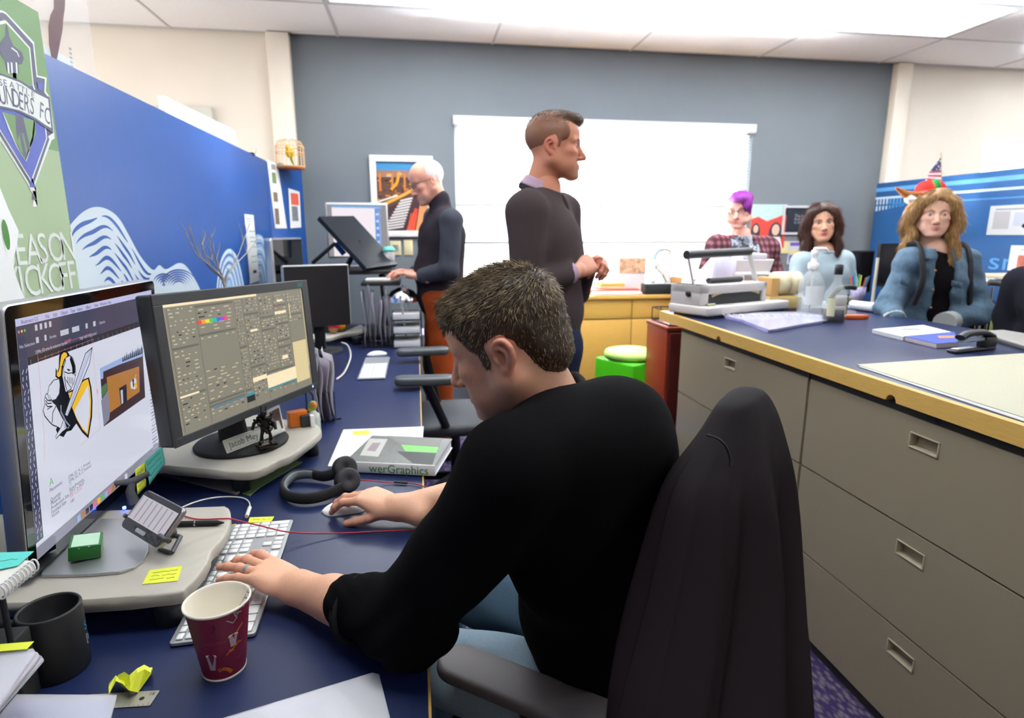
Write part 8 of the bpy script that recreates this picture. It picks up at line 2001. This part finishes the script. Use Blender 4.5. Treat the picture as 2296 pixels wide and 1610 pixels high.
# stapler
s0_,s1_ = CTp(2133,792),CTp(2222,782); uu = (s1_-s0_).normalized(); L_ = (s1_-s0_).length; Mst = frame_M((s0_.x,s0_.y,CT+.0005),uu,(-uu.y,uu.x,0))
stp = thing('stapler','black desk stapler with open jaw beside the blue book','stapler',s0_)
b = MB(); b.box2((0,-.018,0),(L_,.018,.010),m_black,.004,M=Mst); b.box2((L_*.72,-.018,.008),(L_,.018,.045),m_black,.006,M=Mst); b.build('base',stp,world=True)
b = MB(); b.tube(spl([Mst @ Vector(p) for p in ((L_*.95,0,.045),(L_*.7,0,.062),(L_*.35,0,.062),(L_*.16,0,.050))],5),[.018]*16,m_black,8,flat=.6); b.build('arm',stp,world=True)
b = MB(); b.box2((L_*.18,-.010,.033),(L_*.72,.010,.045),S('magazine_steel',150,166,186,rough=.3,metal=.5),.002,M=Mst); b.box2((L_*.06,-.012,.0105),(L_*.5,.012,.014),m_alu,.001,M=Mst); b.build('magazine',stp,world=True,label='steel staple magazine')
# grey laptop, cutting mat, steel strip
P = [CTp(x,y,CT+.02) for x,y in ((2190,742),(2290,738),(2400,760),(2310,778))]; lt = thing('laptop','closed grey laptop at the right end of the counter','laptop',P[0])
P[1] = Vector((2.295,P[1].y,P[1].z)) if P[1].x > 2.3 else P[1]
b = MB(); b.prism([(min(p.x,2.3),p.y) for p in P],CT+.0005,CT+.012,m_bd,.002); b.build('base',lt,world=True)
b = MB(); b.prism([(min(p.x,2.3),p.y) for p in P],CT+.0125,CT+.02,S('laptop_grey',158,154,148,rough=.4),.002); b.build('lid',lt,world=True)
a,c,d = CTp(1921,820),CTp(2296,806),CTp(2296,948)
b = MB(); b.prism([(a.x,a.y),(2.27,c.y+.10),(2.27,.45),(d.x,.45)],CT+.0005,CT+.004,S('mat_sage',182,178,154,rough=.6,noise=.06,nscale=200)); b.build('cutting_mat',label='pale sage cutting mat covering the right end of the counter',cat='cutting mat',world=True,loc=(a.x+.3,1.0,CT))
b = MB(); b.prism([(a.x-.012,a.y-.02),(a.x-.002,a.y-.02),(d.x-.004,.45),(d.x-.036,.45)],CT+.0005,CT+.003,m_alu); b.build('straight_edge',label='long steel straight edge between cutting mat and oak edge',cat='ruler',world=True,loc=(a.x-.02,1.0,CT))
# ================================================================== behind the counter
# wire basket and red bag on the mahogany cabinet
r0x = 1.331; wbk = thing('wire_basket','black wire basket on top of the mahogany cabinet','basket',(r0x+.2,3.16,.8825))
b = MB()
for zz in (.887,.96):
    b.tube([(r0x+.02,3.03,zz),(r0x+.38,3.03,zz),(r0x+.38,3.29,zz),(r0x+.02,3.29,zz)],.004,m_mblack,6,closed=True)
for i in range(8):
    for yy in (3.03,3.29): b.tube([(r0x+.02+.051*i,yy,.887),(r0x+.02+.051*i,yy,.96)],.003,m_mblack,5)
b.build('wires',wbk,world=True)
toyp = [ell((0,0,.03),(.10,.05,.03),k=.02,col=srgb(214,40,60)),ell((-.07,-.01,.05),(.04,.03,.03),k=.02,col=srgb(226,60,80)),ell((.06,.0,.05),(.05,.04,.03),k=.02,col=srgb(238,200,204))]
b = MB(); sdf_add(b,xform(toyp,Matrix.Translation((r0x+.14,3.12,.892))),.005,m_cloth,disp=noise_fn(70,.003,5)); b.build('red_bag',label='crumpled red and white bag in the wire basket',cat='bag',world=True,loc=(r0x+.14,3.12,.892))
# window sill group on the maple cabinet
ZC = .9305
def sillx(px,y=4.42): return atY(px,640,y).x
# letter S
sx0_,sz1_ = atY(1463,555,4.42),atY(1463,630,4.42); b = MB(); M_s = frame_M((atY(1461,640,4.42).x,4.42,ZC),(1,0,0),(0,0,1)); hS = atY(1480,552,4.42).z-ZC
tmp = MB(); tmp.text('S',S('letter_teal',70,110,116,rough=.5),hS*1.36,Matrix.Identity(4),depth=.028,sx=.80)
mnx = min(v[0] for v in tmp.v); mnz = min(v[1] for v in tmp.v); lts = thing('letter_sign','teal edged marquee letter S on the maple cabinet','letter',(M_s.translation.x+.05,4.42,ZC))
b.add([M_s @ Vector((v[0]-mnx,v[1]-mnz,v[2])) for v in tmp.v],tmp.f,_m['letter_teal']); b.build('rim',lts,world=True)
tmp = MB(); tmp.text('S',m_white,hS*1.30,Matrix.Identity(4),sx=.78); b = MB(); b.add([M_s @ Vector((v[0]-mnx+.004,v[1]-mnz+.005,.0292)) for v in tmp.v],tmp.f,m_white)
b.build('face',lts,world=True,label='pale letter face')
for i in range(7):
    f = i/6; b = MB(); p = M_s @ Vector((.03+.05*math.sin(f*6.2+1.2)+.04,.05+f*(hS-.1),.030)); b.lathe([(.006,0),(.005,.008),(0,.011)],S('bulb',240,236,220,rough=.2),8,M=frame_M(p,(1,0,0),(0,0,1))); b.build('bulb',lts,world=True)
t = thing('tiny_lamp','thin dark stand in front of the marquee letter','stand',(sillx(1467,4.34),4.34,ZC)); b = MB(); x_ = sillx(1467,4.34); b.tube([(x_,4.34,ZC+.001),(x_,4.34,ZC+.14)],.004,m_bd,6); b.box((x_+.02,4.34,ZC+.006),(.09,.05,.01),m_bd,.002); b.build('stand',t,world=True)
a,c = atY(1388,578,4.45),atY(1446,620,4.45); t = thing('photo_print','small framed photo of a street market standing under the window','photo',(a.x,4.45,ZC))
b = MB(); b.box2((a.x,4.445,ZC+.001),(c.x,4.45,a.z),S('holder_clear',220,222,226,rough=.2)); b.build('holder',t,world=True)
b = MB(); b.box2((a.x+.003,4.440,c.z+.03),(c.x-.003,4.4448,a.z-.003),S('market_photo',206,160,130,rough=.4,noise=.6,nscale=40)); b.build('picture',t,world=True)
def sbx(label,x0,y0,x1,yb,m,name,cat,Y=4.36,dz=0,dep=.16,rot=0,bev=.003):
    a,c = atY(x0,y0,Y),atY(x1,y0,Y); z = a.z; b = MB(); b.box2((a.x,Y,ZC+dz+.0005),(c.x,Y+dep,max(z,ZC+dz+.004)),m,bev); b.build(name,label=label,cat=cat,world=True,loc=(a.x,Y,ZC+dz))
    return z
sbx('white papers along the front of the maple cabinet',1333,657,1440,660,m_paper,'paper_stack','paper',Y=4.24,dep=.2)
ra_ = [(sillx(1320,4.3),4.32),(sillx(1442,4.3),4.36),(sillx(1440,4.3),4.5),(sillx(1330,4.3),4.5)]
b = MB(); b.prism(ra_,ZC+.022,ZC+.030,S('folder_red',226,60,40,rough=.4)); b.build('folder',label='bright red folder on the white papers under the window',cat='folder',world=True,loc=(ra_[0][0],4.3,ZC+.02))
for i,(c_,lb) in enumerate((((226,200,160),'tan'),((236,160,60),'orange'),((240,220,180),'cream'))):
    b = MB(); b.box2((sillx(1345+i*2,4.4),4.40,ZC+.031+.02*i),(sillx(1402-i,4.4),4.52,ZC+.050+.02*i),S('sill_book%d' % i,*c_,rough=.5),.002); b.build('book',label=lb+' book in the small stack on the red folder',cat='book',world=True,loc=(sillx(1345,4.4),4.40,ZC+.031+.02*i))
sbx('black flat box on the maple cabinet under the letter',1447,637,1534,660,m_bd,'storage_box','box',Y=4.24,dep=.09)
q = atY(1515,628,4.44); b = MB(); b.box((q.x,4.45,ZC+.06),(.10,.008,.115),S('cardboard',196,156,104,rough=.7),.001,rot=(.2,.15,0)); b.build('cardboard_piece',label='tilted piece of cardboard right of the marquee letter',cat='cardboard',world=True,loc=(q.x,4.45,ZC))
# wall posters right of the window
def wallcard(name,label,cat,x0,y0,x1,y1,m,parts=(),frame=None):
    a,c = atY(x0,y0,YB),atY(x1,y1,YB); t = thing(name,label,cat,((a.x+c.x)/2,YB-.004,c.z)); w_,h_ = c.x-a.x,a.z-c.z
    b = MB(); b.box2((a.x,YB-.006,c.z),(c.x,YB-.0005,a.z),m); b.build('sheet',t,world=True)
    A = Art((a.x,YB-.0065,c.z),(1,0,0),(0,0,1),.0004)
    for pl,mm in parts: A.poly([(p[0]*w_,p[1]*h_) for p in pl],mm); A.up()
    if parts: A.b.build('print',t,world=True)
    if frame:
        b = MB(); f_ = .018
        for lo,hi in (((a.x-f_,c.z-f_),(c.x+f_,c.z)),((a.x-f_,a.z),(c.x+f_,a.z+f_)),((a.x-f_,c.z),(a.x,a.z)),((c.x,c.z),(c.x+f_,a.z))): b.box2((lo[0],YB-.016,lo[1]),(hi[0],YB-.0005,hi[1]),frame)
        b.build('frame',t,world=True)
    return t,A,w_,h_
def ov(cx_,cy_,rx,ry,n=14): return [(cx_+rx*math.cos(2*PI*i/n),cy_+ry*math.sin(2*PI*i/n)) for i in range(n)]
red = S('nun_red',206,70,62); blk = S('nun_dark',60,52,64); skn = S('nun_skin',214,180,160); wht = S('nun_white',222,222,226)
wallcard('poster','poster of two veiled figures before red peaks right of the window','poster',1686,458,1756,556,S('poster_sky',176,204,204),[([(0,0),(1,0),(1,.75),(.95,.78),(.72,.70),(.45,.62),(.2,.72),(0,.66)],red),
    (ov(.15,.36,.13,.22),blk),(ov(.72,.30,.20,.30),blk),(ov(.15,.44,.07,.09),skn),(ov(.72,.42,.11,.13),skn),([(.5,0),(.95,0),(.86,.26),(.6,.26)],wht),([(.02,0),(.3,0),(.24,.26),(.08,.26)],wht)])
t,A,w_,h_ = wallcard('framed_quote','dark framed quote in thin silver frame beside the red poster','picture',1760,466,1834,521,S('quote_dark',40,44,52,rough=.3),(),frame=S('frame_silver',190,190,194,rough=.4))
A = Art((t.location.x-w_/2,YB-.0068,t.location.z),(1,0,0),(0,0,1),.0004)
for i,s_ in enumerate(('The best way to','find your voice','is to use it')): A.text(s_,w_*.28,h_*(.62-.13*i),.034,S('quote_text',150,154,160))
A.b.build('lettering',t,world=True)
wallcard('wall_note','yellow paper note on the slate wall below the red poster','note',1752,541,1767,568,S('note_cream',214,206,160))
pu_ = S('calendar_purple',110,90,170); wallcard('calendar','purple and white calendar sheet behind the pale blue sweater','calendar',1769,541,1812,592,S('cal_white',196,196,206),[([(0.05,.80),(.95,.80),(.95,.95),(.05,.95)],pu_),([(0.05,.45),(.95,.45),(.95,.62),(.05,.62)],S('cal_yellow',214,206,150)),([(0.05,.05),(.95,.05),(.95,.40),(.05,.40)],pu_)])
# monitors, shelves and chair by the right partition
def dmon(label,x0,y0,x1,Y,ang=.0):
    a,c = atY(x0,y0,Y),atY(x1,y0,Y); h_ = .30; t = thing('computer_monitor',label,'monitor',((a.x+c.x)/2,Y,.75)); w_ = max(c.x-a.x,.12)
    Mq = frame_M((a.x,Y,a.z-h_),(math.cos(ang),math.sin(ang),0),(0,0,1)); b = MB(); b.prism(rrect(0,0,w_,h_,.006),-.03,0,m_mblack,.003,M=Mq); b.build('housing',t,world=True)
    b = MB(); b.prism([(.01,.012),(w_-.01,.012),(w_-.01,h_-.01),(.01,h_-.01)],.0003,.001,S('screen_black',24,22,26,rough=.25),M=Mq); b.build('screen',t,world=True)
    b = MB(); mm = Mq @ Vector((w_/2,0,-.02)); b.box((mm.x,mm.y+.01,(mm.z+.753)/2+.02),(.04,.02,mm.z-.753+.04),m_mblack); b.box((mm.x,mm.y,.756),(.2,.14,.01),m_mblack,.003); b.build('stand',t,world=True)
b = MB(); b.box2((2.75,3.55,.72),(3.78,4.2,.75),m_grey,.002)
for x in (2.78,3.7): b.box2((x,3.6,0),(x+.04,4.15,.72),m_grey)
b.build('desk',label='grey desk in the far corner behind the women',cat='desk',world=True,loc=(3.2,3.9,0))
dmon('black monitor in the far corner right of the pale blue sweater',1912,562,1962,3.9)
dmon('black monitor next to the blonde woman\'s shoulder',1976,546,2034,3.8)
b = MB(); p = atY(1965,605,3.7); b.tube([(p.x,3.7,.7505),(p.x,3.7,atY(1965,578,3.7).z)],.010,S('rod_cream',200,190,170),8); b.build('rod',label='pale upright rod between the two corner monitors',cat='rod',world=True,loc=(p.x,3.7,.75))
MR = frame_M((RPX-.001,0,0),(0,-1,0),(0,0,1))
def rcard(name,label,cat,x0,y0,x1,y1,m,parts=()):
    p,q = hit(x0,y0,MR),hit(x1,y1,MR); t = thing(name,label,cat,(RPX-.002,-(p[0]+q[0])/2,q[1])); w_,h_ = q[0]-p[0],p[1]-q[1]
    b = MB(); b.prism([(p[0],q[1]),(q[0],q[1]),(q[0],p[1]),(p[0],p[1])],0,.002,m,M=MR); b.build('sheet',t,world=True)
    A = Art(MR @ Vector((p[0],q[1],.0024)),(0,-1,0),(0,0,1),.0004)
    for (a,b_,c,d,mm) in parts: A.rect(a*w_,b_*h_,c*w_,d*h_,mm); A.up()
    if parts: A.b.build('print',t,world=True)
gl_ = S('print_grey',150,150,156)
rcard('document_sheet','pale document in clear sleeve pinned on the right blue partition','document',2222,462,2330,527,S('doc_pale',206,208,212),[(.12,.84,.9,.9,gl_),(.1,.2,.42,.8,S('doc_text',176,174,178)),(.5,.3,.85,.75,S('doc_seal',186,190,206))])
rcard('photo_card','white card with portrait photo low on the right blue partition','photo',2268,550,2340,611,m_white,[(.25,.05,.9,.62,S('portrait',190,110,96,noise=.4,nscale=30)),(.3,.82,.8,.86,gl_)])
b = MB(); p0_,p1_ = atX(2212,612,3.6),atX(2296,622,3.6); b.box2((3.5,2.3,p0_.z-.03),(3.795,p0_.y,p0_.z),S('shelf_cream',206,190,160,rough=.5),.003); b.build('wall_shelf',label='cream shelf on the right blue partition',cat='shelf',world=True,loc=(3.6,2.9,p0_.z-.03))
b = MB(); b.box2((3.44,2.25,0),(3.79,3.3,.02),m_dk); 
for z in (.35,.7,.93): b.box2((3.44,2.25,z),(3.79,3.3,z+.02),m_dk)
for y in (2.25,2.77,3.28): b.box2((3.44,y,0),(3.79,y+.02,.93),m_dk)
b.build('shelf_unit',label='dark shelf unit under the right blue partition',cat='shelf',world=True,loc=(3.55,2.8,0))
r9 = random.Random(5)
for i in range(9):
    bn_,c_ = [('mauve',(150,120,160)),('cream',(214,204,180)),('brown',(110,74,60)),('tan',(186,150,110)),('violet',(96,70,140)),('grey',(130,130,134)),('rust',(176,90,50)),('olive',(110,114,60)),('pink',(214,150,160))][i]; y = 2.32+.1*i+(.06 if i > 3 else 0); z0_ = .7205 if i % 2 else .3705
    b = MB(); b.box((3.56,y,z0_+.08),(.2,.07,.15+.02*(i % 3)),S('clutter%d' % i,*c_,rough=.6),.004)
    bb = [v[2] for v in b.v]; dz_ = z0_-min(bb); b.v = [(v[0],v[1],v[2]+dz_) for v in b.v]
    b.build('storage_box',label=bn_+' box on the '+('upper' if i % 2 else 'lower')+' shelf of the dark shelf unit',cat='box',world=True,loc=(3.56,y,z0_),group='boxes in the dark shelf unit')
# polished metal chair
YY = 2.75; mc_ = thing('metal_chair','polished metal chair with dark seat behind the blonde woman','chair',(atY(2240,700,YY).x,YY,0)); m_pm = S('polished_metal',190,190,190,rough=.2,metal=1.0)
tl,tr_2 = atY(2210,633,YY),atY(2268,640,YY)
b = MB(); b.tube(spl([Vector((tl.x,YY,tl.z-.05)),tl,tl.lerp(tr_2,.5)+Vector((0,0,.008)),tr_2,Vector((tr_2.x,YY,tr_2.z-.05))],6),.016,m_pm,10,flat=1.3); b.build('back_rail',mc_,world=True)
for p in (tl,tr_2):
    b = MB(); b.tube([Vector((p.x,YY,p.z-.04)),Vector((p.x-.01,YY,.62)),Vector((p.x-.02,YY+.03,.0015))],.014,m_pm,10); b.build('leg',mc_,world=True)
for p in (tl,tr_2):
    b = MB(); b.tube([Vector((p.x+.24,YY-.05,.60)),Vector((p.x+.25,YY-.06,.0015))],.014,m_pm,10); b.build('leg',mc_,world=True)
b = MB(); b.box(((tl.x+tr_2.x)/2+.13,YY-.03,.62),(.34,.36,.03),m_mblack,.012); b.build('seat',mc_,world=True)
for f in (.3,.6):
    p = tl.lerp(tr_2,f); b = MB(); b.tube([p+Vector((0,0,-.02)),Vector((p.x,YY,.63))],.007,m_pm,8); b.build('back_bar',mc_,world=True)
# moose plush with cap, small flag
YM2 = 3.72; _o = (cap,ell)
cap = lambda a,b,ra,rb=None,**k: _o[0](a,b,ra*1.22,None if rb is None else rb*1.22,**k)
ell = lambda c,r,rot=None,**k: _o[1](c,tuple(v*1.22 for v in r),rot,**k); mx_ = atY(2072,480,YM2)
ms = thing('plush_toy','mounted moose plush head with tan antlers wearing a red and green cap','plush toy',(mx_.x,YM2+.1,mx_.z-.1))
tan,tn2,wh_ = srgb(190,120,70),srgb(150,92,52),srgb(226,220,214)
pz = [ell(atY(2068,492,YM2+.06),(.075,.07,.11),k=.03,col=tan),ell(atY(2046,486,YM2),(.05,.05,.045),k=.02,col=wh_),ell(atY(2046,475,YM2),(.04,.04,.05),k=.02,col=tan),ell(atY(2042,495,YM2-.02),(.022,.02,.02),k=.01,col=srgb(60,40,34)),
      cap(atY(2060,440,YM2+.05),atY(2030,436,YM2+.03),.026,.020,k=.01,col=tn2),cap(atY(2030,436,YM2+.03),atY(2010,422,YM2+.03),.018,.008,k=.01,col=tn2),cap(atY(2030,436,YM2+.03),atY(2024,424,YM2+.03),.012,.006,k=.008,col=tn2),
      cap(atY(2038,447,YM2+.02),atY(2058,452,YM2+.04),.022,.016,k=.01,col=wh_)]
b = MB(); sdf_add(b,pz,.005,m_cloth); b.build('head',ms,world=True)
ce = atY(2086,424,YM2+.06); b = MB()
sdf_add(b,[ell(ce,(.075,.075,.052),k=.005,col=srgb(214,50,46)),ell(ce+Vector((-.02,-.055,.006)),(.022,.034,.046),k=.003,col=srgb(30,130,70)),ell(ce+Vector((-.06,-.03,-.03)),(.05,.04,.012),k=.008,col=srgb(214,90,90)),SUB(ce+Vector((0,0,-.09)),(.12,.12,.05))],.005,m_cloth,tau=.002); b.build('cap',ms,world=True,label='red and green cap')
b = MB(); b.tube([atY(2075,500,YM2+.1),Vector((RPX-.002,YM2+.2,atY(2075,500,YM2+.1).z))],.02,S('mount_wood',120,80,50),8); b.build('mount',ms,world=True)
f0,f1 = atY(2111,440,YM2+.1),atY(2110,342,YM2+.1); fl = thing('small_flag','small striped flag with blue starred corner on a thin pole','flag',f0)
cap,ell = _o
b = MB(); b.tube([f0,f1],.0035,S('pole_gold',190,170,120),6); b.build('pole',fl,world=True)
A_ = [atY(x,y,YM2+.1) for x,y in ((2110,352),(2111,382),(2085,385))]; B_ = [atY(x,y,YM2+.1) for x,y in ((2085,385),(2111,382),(2112,418),(2073,410))]
b = MB(); b.add([p for p in A_],[(0,1,2)],S('flag_blue',60,66,110)); b.build('canton',fl,world=True,solid=.002,label='dark blue starred corner')
b = MB(); nS = 7
for i in range(nS):
    p = [B_[0].lerp(B_[3],i/nS),B_[1].lerp(B_[2],i/nS),B_[1].lerp(B_[2],(i+1)/nS),B_[0].lerp(B_[3],(i+1)/nS)]; b.add(p,[(0,1,2,3)],S('flag_red',190,70,80) if i % 2 == 0 else m_white)
b.build('stripes',fl,world=True,solid=.002,label='red and white stripes')
b = MB()
for i in range(12):
    u_,v2 = r9.random(),r9.random(); u_,v2 = (u_,v2) if u_+v2 < 1 else (1-u_,1-v2); p = A_[0]+(A_[1]-A_[0])*u_+(A_[2]-A_[0])*v2; b.box((p.x,p.y-.002,p.z),(.006,.001,.006),m_white)
b.build('stars',fl,world=True,kind='stuff')
